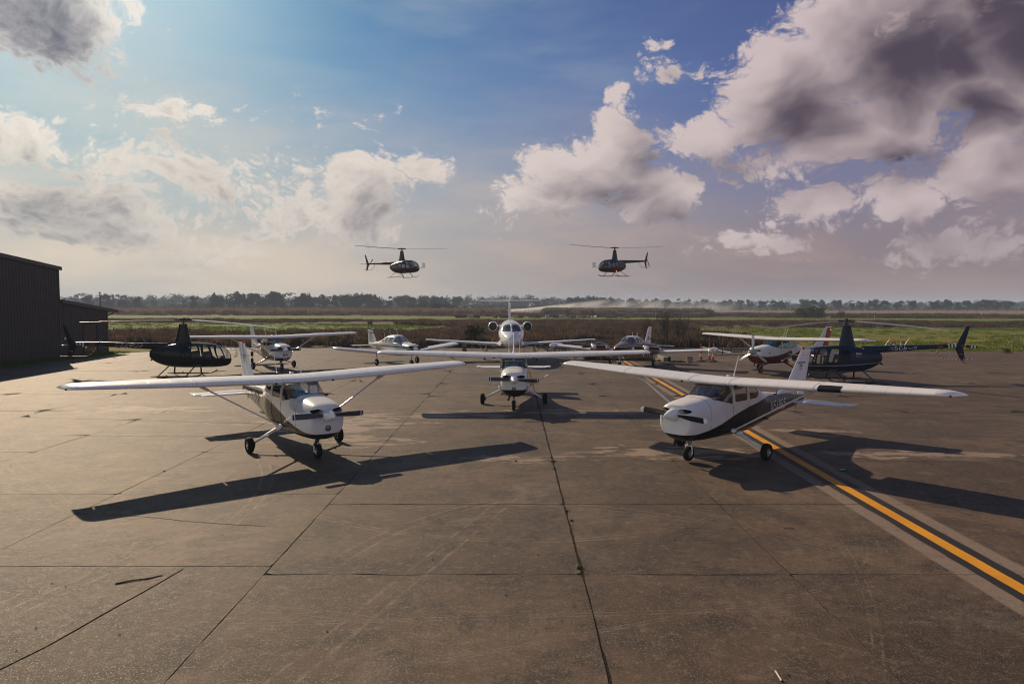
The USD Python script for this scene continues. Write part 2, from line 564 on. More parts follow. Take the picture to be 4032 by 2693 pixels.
def seamed(name, color, rough):
    """White skin with rib seams and rivet rows across the span."""
    g = Graph()
    tc = g.add('texture_coordinate') + '.object'
    s = g.add('separate_xyz', vector=tc)
    fr = g.math('absolute', g.math('subtract', g.math('fract' if False else 'fraction', g.math('multiply', g.math('absolute', s + '.y'), 1 / 0.47)), 0.5))
    seam = g.smooth(fr, 0.484, 0.494)
    n, n2 = g.noise(tc, 0.9, 5.0, 0.6), g.noise(g.add('vector_math', math_type='multiply', vector1=tc, vector2=(0.6, 7.0, 1.0)) + '.vector', 1.3, 5.0, 0.65)
    col = g.mix(n, tuple(v * 0.94 for v in color), color)
    col = g.mix(g.smooth(n2, 0.55, 0.80, 0.0, 0.22), col, (0.42, 0.40, 0.37))
    col = g.mix(g.math('multiply', seam, 0.45), col, (0.25, 0.24, 0.23))
    h = g.math('add', g.math('multiply', seam, -0.5), g.noise(tc, 2.4, 2.0, 0.5))
    b = g.add('bump', height=h, strength=0.20, distance=0.012)
    p = g.add('principled_bsdf', base_color=col, roughness=g.lin(n, 0.3, 0.7, rough - 0.05, rough + 0.09), coat_weight=0.2, coat_roughness=0.08, normal=b + '.normal')
    LOOK[name] = g.build('/World/Looks/' + name, surface=p + '.BSDF')
    return LOOK[name]


wingwhite = seamed('wing_white', (0.78, 0.77, 0.76), 0.27)
white = plain('white_paint', (0.78, 0.77, 0.76), 0.24, coat=0.3, vary=0.02, scale=0.8)
rubber = plain('tyre_rubber', (0.007, 0.0066, 0.0062), 0.8, bump=0.3, bscale=80, spec=0.2)
alu = plain('bare_metal', (0.55, 0.55, 0.55), 0.32, metal=1.0)
chrome = plain('polished_metal', (0.80, 0.79, 0.78), 0.10, metal=1.0, vary=0.03)
dark = plain('black_trim', (0.008, 0.008, 0.0085), 0.5, spec=0.25)
seatm = plain('seat_cloth', (0.045, 0.042, 0.045), 0.85, bump=0.2, bscale=120)
seatl = plain('seat_leather_tan', (0.33, 0.25, 0.18), 0.6)
greyprop = plain('prop_grey', (0.055, 0.056, 0.06), 0.42)
blackprop = plain('prop_black', (0.008, 0.008, 0.0085), 0.40, spec=0.3)
silver = plain('prop_silver', (0.55, 0.55, 0.56), 0.30, metal=0.85)
tipw = plain('prop_tip_white', (0.72, 0.71, 0.70), 0.4)
redlens = plain('red_lens', (0.45, 0.012, 0.006), 0.15, coat=0.5)
amber = plain('amber_lens', (0.55, 0.16, 0.02), 0.15, coat=0.5)
greenlens = plain('green_lens', (0.01, 0.10, 0.09), 0.15, coat=0.5)
lampglass = plain('lamp_lens', (0.22, 0.22, 0.22), 0.12, metal=0.6, vary=0.3, scale=30)
win = glass('window_glass', (0.93, 0.94, 0.94), 0.32)
winsmoke = glass('smoked_glass', (0.76, 0.77, 0.78), 0.30)
wingreen = glass('green_glass', (0.66, 0.84, 0.80), 0.5)
winbrown = glass('brown_glass', (0.80, 0.72, 0.62), 0.8)
decal_dark = plain('dark_lettering', (0.05, 0.05, 0.055), 0.5)
decal_light = plain('light_lettering', (0.62, 0.60, 0.57), 0.4)


# ------------------------------------------------------------------ parts shared by the aircraft
def propeller(t, x, z, radius, angles, blade_mat, tip_mat, chord=0.110, pitch=1.35, spin_mat=None, spin_r=0.155, spin_len=0.40, band=None, cuff=0.10):
    spin_mat = spin_mat or white
    prof = [(0.0, spin_len)] + [(spin_r * (1 - q ** 1.35 * 0.93), spin_len * q ** 0.98) for q in np.linspace(0.985, 0.0, 12)] + [(spin_r * 0.98, -0.05), (0.0, -0.05)]
    part(t, 'spinner', revolve(prof[::-1], 'x', 28, (x, 0, z)), spin_mat, 50)
    for a in angles:
        def rings(r0, r1, n):
            out = []
            for r in np.linspace(r0, r1, n):
                q = r / radius
                ch = chord * (0.70 + 0.62 * math.sin(min(1, q * 1.25) * PI * 0.62)) * (1.0 if q < 0.93 else math.sqrt(max(0.05, 1 - ((q - 0.93) / 0.075) ** 2)))
                be = min(math.atan2(pitch, 2 * PI * r), math.radians(48))
                th = ch * (0.22 - 0.15 * q)
                af = airfoil(9, max(th / ch, 0.05), camber=0.03)
                u, w = (0.45 - af[:, 0]) * ch, af[:, 1] * ch
                # the blade lies in the disc (u towards rotation, w forwards)
                px = w * math.cos(be) + u * math.sin(be)
                pu = u * math.cos(be) - w * math.sin(be)
                out.append(np.stack([x + px, r * math.cos(a) - pu * math.sin(a), z + r * math.sin(a) + pu * math.cos(a)], 1))
            return out
        tip0 = radius * 0.90
        b = part(t, 'propeller_blade', loft(rings(cuff, tip0, 16)), blade_mat, 50)
        if band is None:
            part(b, 'blade_tip', loft(rings(tip0, radius, 7)), tip_mat, 50)
        else:
            part(b, 'tip_band', loft(rings(tip0, radius * 0.925, 3)), tip_mat, 50)
            part(b, 'tip_band', loft(rings(radius * 0.925, radius * 0.965, 3)), band, 50)
            part(b, 'blade_tip', loft(rings(radius * 0.965, radius, 5)), tip_mat, 50)


def wheel(t, x, y, r, w, hub_mat=None, name='wheel', turn=0.0):
    hub_mat = hub_mat or alu
    prof = [(r * 0.50, -w * 0.36), (r * 0.62, -w * 0.46), (r * 0.80, -w * 0.5), (r * 0.93, -w * 0.42), (r * 0.985, -w * 0.26), (r, -w * 0.08), (r * 0.982, -w * 0.06), (r * 0.982, w * 0.06),
            (r, w * 0.08), (r * 0.985, w * 0.26), (r * 0.93, w * 0.42), (r * 0.80, w * 0.5), (r * 0.62, w * 0.46), (r * 0.50, w * 0.36), (r * 0.50, -w * 0.36)]
    place = lambda m: T(m, (x, y, r), rz=turn)
    k = part(t, name, place(revolve(prof, 'y', 30)), rubber, 30)
    hub = [(0.0, -w * 0.34), (r * 0.16, -w * 0.36), (r * 0.2, -w * 0.24), (r * 0.42, -w * 0.26), (r * 0.50, -w * 0.38), (r * 0.505, 0), (r * 0.50, w * 0.38), (r * 0.42, w * 0.26), (r * 0.2, w * 0.24), (r * 0.16, w * 0.36), (0.0, w * 0.34)]
    part(k, 'hub', place(revolve(hub, 'y', 20)), hub_mat, 40)
    bolts = [T(revolve([(0, -w * 0.31), (r * 0.045, -w * 0.31), (r * 0.045, w * 0.31), (0, w * 0.31)], 'y', 6), (r * 0.31 * math.cos(q), 0, r * 0.31 * math.sin(q))) for q in np.arange(6) * PI / 3]
    part(k, 'hub_bolts', place(cat(*bolts)), dark, 30, kind='stuff')


SHELLS = {}


def body_shell(t, B, x0, x1, cuts, mat, off=0.03, extra_cut=None, name='fuselage', smooth=34):
    """The skin from end to end, hollow between x0 and x1, with window openings cut, and the panes with their frames."""
    if id(B) not in SHELLS:
        shell = man(B.mesh()) - man(B.mesh(x0, x1, off, 0.08))
        for _, poly, lo, hi, *_ in cuts:
            shell = shell - man(prism(poly, lo, hi))
        if extra_cut is not None:
            shell = shell - extra_cut
        sheet = man(B.mesh(x0 - 0.2, x1 + 0.3, 0.008, 0.06)) - man(B.mesh(x0 - 0.2, x1 + 0.3, 0.013, 0.06))
        rimsheet = man(B.mesh(x0 - 0.2, x1 + 0.3, -0.004, 0.06)) - man(B.mesh(x0 - 0.2, x1 + 0.3, 0.006, 0.06))
        panes = []
        for nm, poly, lo, hi, gm in cuts:
            pane, fr = sheet ^ man(prism(poly.buffer(0.012), lo, hi)), None
            if nm != 'windshield':
                fr = rimsheet ^ (man(prism(poly.buffer(0.016), lo, hi)) - man(prism(poly.buffer(-0.004), lo, hi)))
                fr = None if fr.is_empty() else tm(fr)
            panes.append((None if pane.is_empty() else tm(pane), fr))
        SHELLS[id(B)] = (tm(shell), panes)
    shell, panes = SHELLS[id(B)]
    f = part(t, name, shell, mat, smooth)
    for (nm, _p, _l, _h, gm), (pane, fr) in zip(cuts, panes):
        if pane is not None:
            w = part(t, nm, pane, gm, 40)
            if fr is not None:
                part(w, 'window_frame', fr, FRAME_MAT[0], 40)
    return f


FRAME_MAT = [white]


def seat(t, x, y, z, mat=None, h=0.42):
    mat = mat or seatm
    a = box(0.46, 0.42, 0.16, (x, y, z), 0.04)
    b = T(box(0.11, 0.42, h, (0, 0, h / 2), 0.04), (x - 0.22, y, z + 0.02), ry=-0.16)
    c = box(0.07, 0.20, 0.10, (x - 0.31, y, z + h + 0.03), 0.03)
    part(t, 'seat', cat(a, b, c), mat, 40)

# ------------------------------------------------------------------ the ground, the apron and its paint
rng = np.random.default_rng(11)


def field_look(name, c1, c2, c3, scale=0.05, rough=0.95, stretch=(1, 1, 1), bump=0.6, fine=3.0):
    g = Graph()
    tc = g.add('texture_coordinate') + '.object'
    v = g.add('vector_math', math_type='multiply', vector1=tc, vector2=stretch) + '.vector'
    n1, n2 = g.noise(v, scale, 6.0, 0.6), g.noise(v, fine, 5.0, 0.65)
    c = g.mix(g.smooth(n1, 0.35, 0.65), c1, c2)
    c = g.mix(g.smooth(n2, 0.45, 0.75), c, c3)
    b = g.add('bump', height=g.noise(tc, fine * 1.7, 4.0, 0.7), strength=bump, distance=0.15)
    p = g.add('principled_bsdf', base_color=c, roughness=rough, specular_ior_level=0.15, normal=b + '.normal')
    LOOK[name] = g.build('/World/Looks/' + name, surface=p + '.BSDF')
    return LOOK[name]


def sheet(poly, z, jag=0.0, seed=0, step=1.5, hump=None):
    """A polygon (x, y) as a flat sheet with an uneven outline."""
    if jag:
        p = sg.Polygon(poly)
        ring = p.exterior
        n = int(ring.length / step)
        pts = np.array([ring.interpolate(q * ring.length / n).coords[0] for q in range(n)])
        d = meshkit.fbm(np.c_[pts / 6.0, np.zeros(n)], 4, seed)
        e = meshkit.fbm(np.c_[pts / 6.0, np.full(n, 9.0)], 4, seed)
        poly = np.c_[pts[:, 0] + (d - 0.5) * 2 * jag, pts[:, 1] + (e - 0.5) * 2 * jag]
    p = sg.Polygon(poly).buffer(0)
    m = cat(*[trimesh.creation.extrude_polygon(q, 0.02, engine='earcut') for q in getattr(p, 'geoms', [p])])
    m.apply_translation((0, 0, z - 0.02))
    return m


dirt = field_look('dry_field', (0.105, 0.072, 0.050), (0.075, 0.053, 0.038), (0.150, 0.110, 0.075), 0.03, fine=0.5)
gx = np.concatenate([[-6000, -2500, -1000, -500], np.linspace(-300, 300, 61), [500, 1000, 2500, 6000]])
gy = np.concatenate([[-1500, -500, -150], np.linspace(-60, 500, 57), [700, 1200, 2500, 6500]])
GX, GY = np.meshgrid(gx, gy, indexing='ij')
nx, ny = GX.shape
ii, jj = np.meshgrid(np.arange(nx - 1), np.arange(ny - 1), indexing='ij')
fa = np.stack([ii * ny + jj, (ii + 1) * ny + jj, (ii + 1) * ny + jj + 1, ii * ny + jj + 1], -1).reshape(-1, 4)
gz = np.where((GY > 160) & (np.abs(GX) < 320), (meshkit.fbm(np.stack([GX / 70, GY / 70, GX * 0], -1), 3, 4) - 0.55) * 0.5, 0.0) - 0.03
top('ground', (np.stack([GX, GY, np.minimum(gz, -0.03)], -1).reshape(-1, 3), fa), dirt, kind='structure', smooth=True)

lawn = field_look('lawn', (0.100, 0.150, 0.012), (0.130, 0.135, 0.022), (0.075, 0.110, 0.010), 0.08, stretch=(0.35, 1.0, 1.0), fine=1.2)
lawn2 = field_look('lawn_dry', (0.150, 0.135, 0.024), (0.110, 0.122, 0.016), (0.160, 0.120, 0.035), 0.10, stretch=(0.3, 1.0, 1.0), fine=1.5)
stubble = field_look('stubble', (0.230, 0.145, 0.092), (0.170, 0.110, 0.072), (0.270, 0.180, 0.115), 0.02, stretch=(0.2, 1.0, 1.0), fine=0.3)
plough = field_look('ploughed_field', (0.140, 0.105, 0.075), (0.170, 0.145, 0.080), (0.120, 0.092, 0.068), 0.02, stretch=(1.0, 0.2, 1.0), fine=0.3)
track = field_look('dirt_track', (0.155, 0.125, 0.098), (0.125, 0.100, 0.078), (0.180, 0.150, 0.118), 0.2, stretch=(0.4, 1, 1), fine=2.0)
LAWN_L = [(-190, 90), (-60, 93), (-18, 98), (-9, 108), (-11, 120), (-24, 138), (-60, 150), (-190, 156)]
LAWN_R = [(25.8, 60.3), (70, 56.0), (190, 40), (190, 116), (80, 117), (31, 119), (27.5, 104), (25.6, 90), (26.2, 72)]
STRIP_F = [(-220, 190), (-60, 182), (-30, 174), (20, 168), (60, 164), (190, 154), (190, 192), (60, 206), (0, 222), (-60, 250), (-220, 264)]
for P_, z_, m_, s_ in ((LAWN_L, 0.005, lawn, 1), (LAWN_R, 0.005, lawn2, 2), (STRIP_F, 0.02, lawn, 3), ([(26.5, 92), (60, 98), (190, 92), (190, 116), (80, 117), (32, 118.5)], 0.013, lawn, 4)):
    top('lawn', sheet(P_, z_, 1.2, s_, 2.0), m_, kind='structure', smooth=False)
top('lawn', sheet([(-40, 57.5), (-31.8, 58.2), (-27.2, 63.6), (-30, 67), (-60, 72), (-60, 60)], 0.004, 0.3, 8, 0.8), lawn2, kind='structure', smooth=False)
top('lawn', sheet([(-34.6, 30), (-32.6, 30), (-32.3, 50), (-32.0, 57.0), (-34.5, 58.3)], 0.006, 0.25, 9, 0.6), lawn, kind='structure', smooth=False)
top('field', sheet([(-420, 292), (-60, 285), (30, 300), (60, 330), (-10, 430), (-420, 470)], 0.03, 3, 5, 8), stubble, kind='structure', smooth=False)
top('field', sheet([(30, 306), (70, 300), (420, 250), (620, 430), (250, 520), (20, 500)], 0.035, 3, 6, 8), plough, kind='structure', smooth=False)
top('field', sheet([(150, 255), (500, 200), (800, 420), (320, 440), (160, 380)], 0.045, 3, 7, 8), stubble, kind='structure', smooth=False)
top('dirt_track', sheet([(1.5, 99.5), (10, 101.5), (20, 101), (20, 107), (9, 109), (1.5, 105.5)], 0.01, 0.7, 12, 1.0), track, kind='structure', smooth=False)

# concrete: worn brown-grey slabs with tyre scuffs, bleached patches and stains
def concrete():
    g = Graph()
    tc = g.add('texture_coordinate') + '.object'
    s = g.add('separate_xyz', vector=tc)
    x, y = s + '.x', s + '.y'
    P2 = g.xyz(x, y, 0.0)
    big = g.noise(P2, 0.22, 4.0, 0.6)
    mid = g.noise(P2, 1.1, 6.0, 0.62)
    fine = g.noise(P2, 26.0, 5.0, 0.75)
    med = g.noise(P2, 6.5, 5.0, 0.7)
    grit = g.noise(P2, 120.0, 2.0, 0.6)
    col = g.mix(g.smooth(big, 0.3, 0.7), (0.060, 0.040, 0.026), (0.124, 0.084, 0.056))
    col = g.mix(g.smooth(mid, 0.42, 0.66, 0.0, 0.85), col, (0.032, 0.023, 0.017))
    mot = g.noise(P2, 0.55, 5.0, 0.7, 0.8)
    col = g.mix(g.smooth(mot, 0.52, 0.68, 0.0, 0.55), col, (0.165, 0.124, 0.093))
    col = g.mix(g.smooth(mot, 0.44, 0.30, 0.0, 0.55), col, (0.036, 0.026, 0.020))
    rnd = g.add('object_info') + '.random'
    col = g.mix(1.0, col, g.add('combine_xyz', x=g.lin(rnd, 0, 1, 0.86, 1.12), y=g.lin(rnd, 0, 1, 0.86, 1.11), z=g.lin(rnd, 0, 1, 0.87, 1.10)) + '.vector', 'multiply')
    # streaks of brushing and tyres in several directions
    for ang, sc, th, amt in ((0.35, 1.3, 0.60, 0.32), (-0.5, 1.1, 0.61, 0.26), (1.15, 1.6, 0.62, 0.22), (0.05, 0.9, 0.60, 0.24)):
        r = g.add('vector_rotate', rotate_type='z_axis', vector=P2, angle=ang) + '.vector'
        r = g.add('vector_math', math_type='multiply', vector1=r, vector2=(0.16 * sc, 3.4 * sc, 1.0)) + '.vector'
        n = g.noise(r, 1.6, 6.0, 0.68)
        col = g.mix(g.smooth(n, th, th + 0.16, 0.0, amt * 1.5), col, (0.235, 0.178, 0.135))
    # bleached, scoured patches
    patches = [(-6.2, 22.8, 3.2, 2.6), (-2.6, 24.6, 3.8, 0.9), (4.6, 18.3, 3.3, 1.0), (2.0, 25.3, 4.5, 0.8), (10.5, 18.1, 5.0, 0.55), (-4.2, 20.0, 2.0, 1.0), (0.3, 17.6, 2.2, 0.5), (6.5, 22.0, 2.0, 1.0), (-14, 26, 3.0, 1.2), (9.2, 21.4, 2.2, 0.7)]
    acc = None
    for (a, b, ra, rb) in patches:
        q = g.add('vector_math', math_type='subtract', vector1=P2, vector2=(a, b, 0)) + '.vector'
        q = g.add('vector_math', math_type='multiply', vector1=q, vector2=(1 / ra, 1 / rb, 0)) + '.vector'
        v = g.math('subtract', 1.0, g.add('vector_math', math_type='length', vector1=q) + '.value')
        acc = v if acc is None else g.math('maximum', acc, v)
    rough_n = g.noise(g.add('vector_math', math_type='multiply', vector1=P2, vector2=(0.6, 1.5, 1)) + '.vector', 1.5, 7.0, 0.68)
    pm = g.smooth(g.math('add', g.math('multiply', acc, 0.75), g.math('multiply', g.math('subtract', rough_n, 0.5), 4.2)), 0.22, 0.50, 0.0, 0.80)
    col = g.mix(pm, col, (0.300, 0.232, 0.180))
    # oil and rubber darkening on the right and far rows
    st = g.noise(g.add('vector_math', math_type='multiply', vector1=P2, vector2=(0.25, 0.9, 1)) + '.vector', 0.75, 6.0, 0.66)
    reg = g.math('multiply', g.smooth(x, 8.5, 13.0), g.math('multiply', g.smooth(y, 17.0, 20.0), g.smooth(y, 33.0, 27.0)))
    col = g.mix(g.math('multiply', reg, g.smooth(st, 0.42, 0.62, 0.0, 0.70)), col, (0.034, 0.028, 0.026))
    st2 = g.noise(g.add('vector_math', math_type='multiply', vector1=P2, vector2=(0.1, 1.2, 1)) + '.vector', 0.6, 5.0, 0.6)
    col = g.mix(g.math('multiply', g.smooth(y, 26.0, 34.0), g.smooth(st2, 0.5, 0.68, 0.0, 0.45)), col, (0.050, 0.040, 0.034))
    # damp, darker edges along the widest joint and some transverse joints
    for (axis, at, w, amt) in ((x, 1.05, 0.8, 0.35), (x, 4.12, 0.5, 0.25), (x, -3.68, 0.5, 0.25), (y, 9.95, 0.9, 0.28)):
        d = g.math('absolute', g.math('subtract', axis, at))
        col = g.mix(g.math('multiply', g.smooth(d, w, 0.0), g.smooth(mid, 0.35, 0.7, 0.0, amt * 1.8)), col, (0.040, 0.031, 0.026))
    # the blasted strips beside the guide line
    dx = g.math('subtract', x, g.math('multiply_add', y, 0.0205, 6.98))
    band = g.math('multiply', g.smooth(dx, -0.62, -0.56), g.smooth(dx, 0.66, 0.58))
    col = g.mix(g.math('multiply', band, g.smooth(mid, 0.2, 0.5, 0.45, 0.75)), col, (0.250, 0.190, 0.148))
    # pale tyre scuffs: straight and curved pairs
    def line(p0, p1, w, gap, amt):
        nonlocal col
        p0, p1 = np.array(p0, float), np.array(p1, float)
        L = np.linalg.norm(p1 - p0)
        t = (p1 - p0) / L
        u = g.math('add', g.math('multiply', x, t[0]), g.math('multiply_add', y, t[1], -float(p0 @ t)))
        v = g.math('add', g.math('multiply', x, -t[1]), g.math('multiply_add', y, t[0], -float(p0[1] * t[0] - p0[0] * t[1])))
        scuff(u, v, L, w, gap, amt)

    def arc(p0, p1, p2, w, gap, amt):
        nonlocal col
        (ax, ay), (bx, by), (cx, cy) = p0, p1, p2
        D = 2 * (ax * (by - cy) + bx * (cy - ay) + cx * (ay - by))
        ux = ((ax * ax + ay * ay) * (by - cy) + (bx * bx + by * by) * (cy - ay) + (cx * cx + cy * cy) * (ay - by)) / D
        uy = ((ax * ax + ay * ay) * (cx - bx) + (bx * bx + by * by) * (ax - cx) + (cx * cx + cy * cy) * (bx - ax)) / D
        R = math.hypot(ax - ux, ay - uy)
        q = g.add('vector_math', math_type='subtract', vector1=P2, vector2=(ux, uy, 0)) + '.vector'
        v = g.math('subtract', g.add('vector_math', math_type='length', vector1=q) + '.value', R)
        mx, my = (ax + cx) / 2, (ay + cy) / 2
        h = math.hypot(ax - cx, ay - cy) / 2 + 0.4
        e = g.add('vector_math', math_type='distance', vector1=P2, vector2=((bx + mx) / 2, (by + my) / 2, 0)) + '.value'
        m = g.smooth(e, h, h * 0.75)
        apply(m, v, w, gap, amt)

    def scuff(u, v, L, w, gap, amt):
        apply(g.math('multiply', g.smooth(u, -0.3, 0.6), g.smooth(u, L + 0.3, L - 0.6)), v, w, gap, amt)

    def apply(m, v, w, gap, amt):
        nonlocal col
        d = g.math('absolute', g.math('subtract', g.math('absolute', v), gap))
        k = g.math('multiply', m, g.smooth(d, w * 0.75, w * 0.2))
        k = g.math('multiply', k, g.smooth(worn, 0.40, 0.66, 0.03, amt * 0.85))
        col = g.mix(k, col, (0.245, 0.188, 0.142))
    worn = g.noise(P2, 3.2, 6.0, 0.72)
    arc((-2.78, 10.23), (-1.09, 13.1), (0.9, 14.4), 0.05, 0.12, 0.75)
    arc((-2.6, 12.9), (0.6, 13.5), (3.3, 12.5), 0.045, 0.10, 0.75)
    arc((3.0, 12.7), (4.6, 11.5), (5.8, 10.2), 0.04, 0.08, 0.5)
    arc((-5.15, 11.9), (-5.55, 15.2), (-6.3, 17.1), 0.055, 0.11, 0.8)
    line((-7.0, 7.0), (-4.4, 16.0), 0.05, 0.13, 0.6)
    arc((-4.3, 13.3), (-0.9, 11.5), (2.2, 11.7), 0.05, 0.06, 0.7)
    line((-2.7, 6.3), (0.1, 14.4), 0.06, 0.15, 0.65)
    arc((1.0, 11.4), (2.6, 11.9), (4.6, 13.5), 0.035, 0.05, 0.65)
    arc((4.6, 12.7), (6.7, 14.7), (7.9, 18.2), 0.02, 0.06, 0.55)
    arc((9.0, 13.9), (10.1, 15.6), (9.6, 18.0), 0.02, 0.09, 0.6)
    arc((10.2, 12.6), (11.9, 14.6), (11.8, 18.0), 0.02, 0.07, 0.6)
    line((-4.0, 8.3), (3.6, 8.8), 0.03, 0.04, 0.5)
    line((-1.0, 7.4), (6.0, 10.0), 0.03, 0.03, 0.5)
    line((1.5, 9.6), (5.0, 6.9), 0.025, 0.03, 0.45)
    arc((-3.0, 17.4), (-1.4, 19.6), (-1.7, 22.5), 0.02, 0.07, 0.5)
    arc((3.6, 18.0), (5.0, 20.0), (4.6, 23.0), 0.02, 0.07, 0.45)
    line((9.0, 30.0), (24.0, 21.0), 0.05, 0.10, 0.5)
    line((10.0, 22.5), (22.0, 15.0), 0.03, 0.05, 0.5)
    arc((2.2, 33.5), (5.0, 31.0), (11.0, 32.3), 0.05, 0.08, 0.7)
    line((-9.0, 36.0), (-2.0, 22.5), 0.05, 0.10, 0.3)
    line((-24.0, 28.0), (-8.5, 13.0), 0.05, 0.14, 0.35)
    R_ = np.random.default_rng(5)
    for _ in range(16):
        a0, b0 = R_.uniform(-8, 8), R_.uniform(6.5, 22)
        th = R_.uniform(0, PI)
        ln = R_.uniform(2.0, 6.0)
        bend = R_.uniform(-0.9, 0.9)
        p0 = (a0 - ln / 2 * math.cos(th), b0 - ln / 2 * math.sin(th))
        p2 = (a0 + ln / 2 * math.cos(th), b0 + ln / 2 * math.sin(th))
        p1 = (a0 - bend * math.sin(th), b0 + bend * math.cos(th))
        arc(p0, p1, p2, R_.uniform(0.012, 0.03), R_.choice([0.0, 0.05, 0.09]), R_.uniform(0.35, 0.7))
    # grain
    col = g.mix(g.smooth(med, 0.50, 0.72, 0.0, 0.45), col, (0.215, 0.165, 0.125))
    col = g.mix(g.smooth(med, 0.48, 0.28, 0.0, 0.50), col, (0.026, 0.019, 0.015))
    col = g.mix(g.smooth(fine, 0.52, 0.70, 0.0, 0.60), col, (0.240, 0.185, 0.142))
    col = g.mix(g.smooth(fine, 0.48, 0.30, 0.0, 0.60), col, (0.030, 0.024, 0.020))
    spk = g.add('white_noise_texture', dimensions='3D', vector=g.add('vector_math', math_type='floor', vector1=g.add('vector_math', math_type='scale', vector1=P2, scale=110.0) + '.vector') + '.vector') + '.value'
    col = g.mix(g.math('multiply', g.smooth(spk, 0.90, 1.0, 0.0, 0.55), g.smooth(mid, 0.3, 0.6)), col, (0.40, 0.33, 0.27))
    h = g.math('add', g.math('multiply', fine, 0.6), g.math('add', g.math('multiply', grit, 0.4), g.math('multiply', mid, 0.8)))
    b = g.add('bump', height=h, strength=0.75, distance=0.014)
    rough = g.math('subtract', g.lin(fine, 0.3, 0.7, 0.62, 0.84), g.math('multiply', g.smooth(spk, 0.85, 1.0), 0.30))
    p = g.add('principled_bsdf', base_color=col, roughness=rough, specular_ior_level=0.24, normal=b + '.normal')
    LOOK['concrete'] = g.build('/World/Looks/concrete', surface=p + '.BSDF')


concrete()
AP = sg.Polygon([(-33.0, -6), (-33.0, 40), (-32.4, 50), (-31.8, 57.2), (-27.0, 63.2), (-14, 62.6), (2.0, 62.4), (4.6, 56.0), (5.4, 49.3), (10.2, 48.4), (11.1, 48.0), (11.6, 59.2), (25.6, 59.8), (40, 57.5), (60, 52.5), (75, 48), (75, -6)])
xs = [-33.0, -27.6, -22.4, -17.6, -13.0, -8.35, -3.68, 1.05, 4.14, 7.35, 10.55, 14.6, 19.0, 23.5, 28.2, 33.0, 38.5, 45.0, 53.0, 63.0, 75.0]
YL = [-6, -1.5, 2.8, 6.7, 10.25, 14.25, 18.35, 20.7, 25.6, 30.4, 35.6, 41.0, 47.0, 53.5, 63.5]
YR = [-6, -1.5, 2.8, 6.4, 9.93, 13.52, 17.25, 25.2, 29.6, 34.4, 39.6, 45.4, 51.6, 63.5]
cracks = [sg.LineString(p).buffer(w, cap_style=2) for p, w in [
    ([(-5.75, 6.6), (-5.62, 7.3), (-5.45, 7.8), (-5.36, 8.2), (-5.27, 8.72), (-5.1, 9.5), (-4.97, 10.2)], 0.016),
    ([(-8.35, 12.85), (-7.6, 12.8), (-6.6, 12.62), (-6.1, 12.45), (-5.2, 12.25), (-4.4, 12.15)], 0.013),
    ([(-8.3, 16.15), (-7.2, 16.0), (-6.3, 15.9), (-5.0, 15.6), (-4.3, 15.45)], 0.011),
    ([(-17.6, 24.2), (-15.8, 23.9), (-13.5, 23.6), (-10.2, 23.0), (-8.35, 22.8)], 0.014),
    ([(-13.0, 37.5), (-12.2, 38.4), (-11.4, 38.0), (-8.5, 37.2)], 0.03), ([(8.9, 33.2), (9.6, 34.6), (9.2, 35.6), (10.0, 37.4)], 0.03)]]
crk = unary_union(cracks)
apron = thing('apron', kind='structure')
concrete_mat = LOOK['concrete']


def jitter(poly, amp, seed):
    ring = sg.Polygon(poly).exterior
    pts = []
    L = ring.length
    near = ring.distance(sg.Point(1, 12)) < 16
    n = max(8, int(L / (0.16 if near else 0.9)))
    q = np.array([ring.interpolate(k * L / n).coords[0] for k in range(n)])
    a = meshkit.fbm(np.c_[q * 2.3, np.full(n, seed * 3.7)], 3, seed) - 0.5
    b = meshkit.fbm(np.c_[q * 2.3, np.full(n, seed * 5.1 + 40)], 3, seed) - 0.5
    return q + np.stack([a, b], 1) * 2 * amp


k = 0
for i in range(len(xs) - 1):
    ys = YL if xs[i] < -3.7 else YR
    for j in range(len(ys) - 1):
        ga = 0.022 if abs(xs[i] - 1.05) < 0.01 else 0.008
        gb = 0.022 if abs(xs[i + 1] - 1.05) < 0.01 else 0.008
        cell = sg.box(xs[i] + ga, ys[j] + 0.010, xs[i + 1] - gb, ys[j + 1] - 0.010).intersection(AP)
        if cell.is_empty:
            continue
        cell = cell.difference(crk)
        for c in getattr(cell, 'geoms', [cell]):
            if c.geom_type != 'Polygon' or c.area < 0.05:
                continue
            k += 1
            wide = abs(xs[i] - 1.05) < 0.01 or abs(xs[i + 1] - 1.05) < 0.01
            q = sg.Polygon(jitter(c.exterior.coords, 0.030 if wide else 0.013, k)).buffer(0)
            for q1 in getattr(q, 'geoms', [q]):
                if q1.area < 0.05:
                    continue
                m = trimesh.creation.extrude_polygon(q1, 0.024, engine='earcut')
                v = m.vertices.copy()
                up = v[:, 2] > 0.012
                tilt = rng.uniform(-1, 1, 3) * np.array([0.0006, 0.0006, 0.0015])
                v[:, 2] = np.where(up, tilt[0] * (v[:, 0] - xs[i]) + tilt[1] * (v[:, 1] - ys[j]) + tilt[2] - 0.002, -0.026)
                part(apron, 'slab', trimesh.Trimesh(v, m.faces, process=False), concrete_mat, False)
joint_dirt = field_look('joint_dirt', (0.020, 0.016, 0.013), (0.035, 0.028, 0.020), (0.060, 0.045, 0.032), 2.0, fine=18.0)
part(apron, 'joint_fill', sheet(np.array(AP.exterior.coords), -0.014), joint_dirt, False)
edge_c = plain('edge_concrete', (0.20, 0.165, 0.135), 0.85, vary=0.25, scale=2.0, bump=0.5, bscale=40)
for a_, b_ in ((11.7, 18.4), (18.5, 25.2)):
    part(apron, 'kerb', box(b_ - a_, 0.26, 0.24, ((a_ + b_) / 2, 59.75, 0.09), 0.03), edge_c)
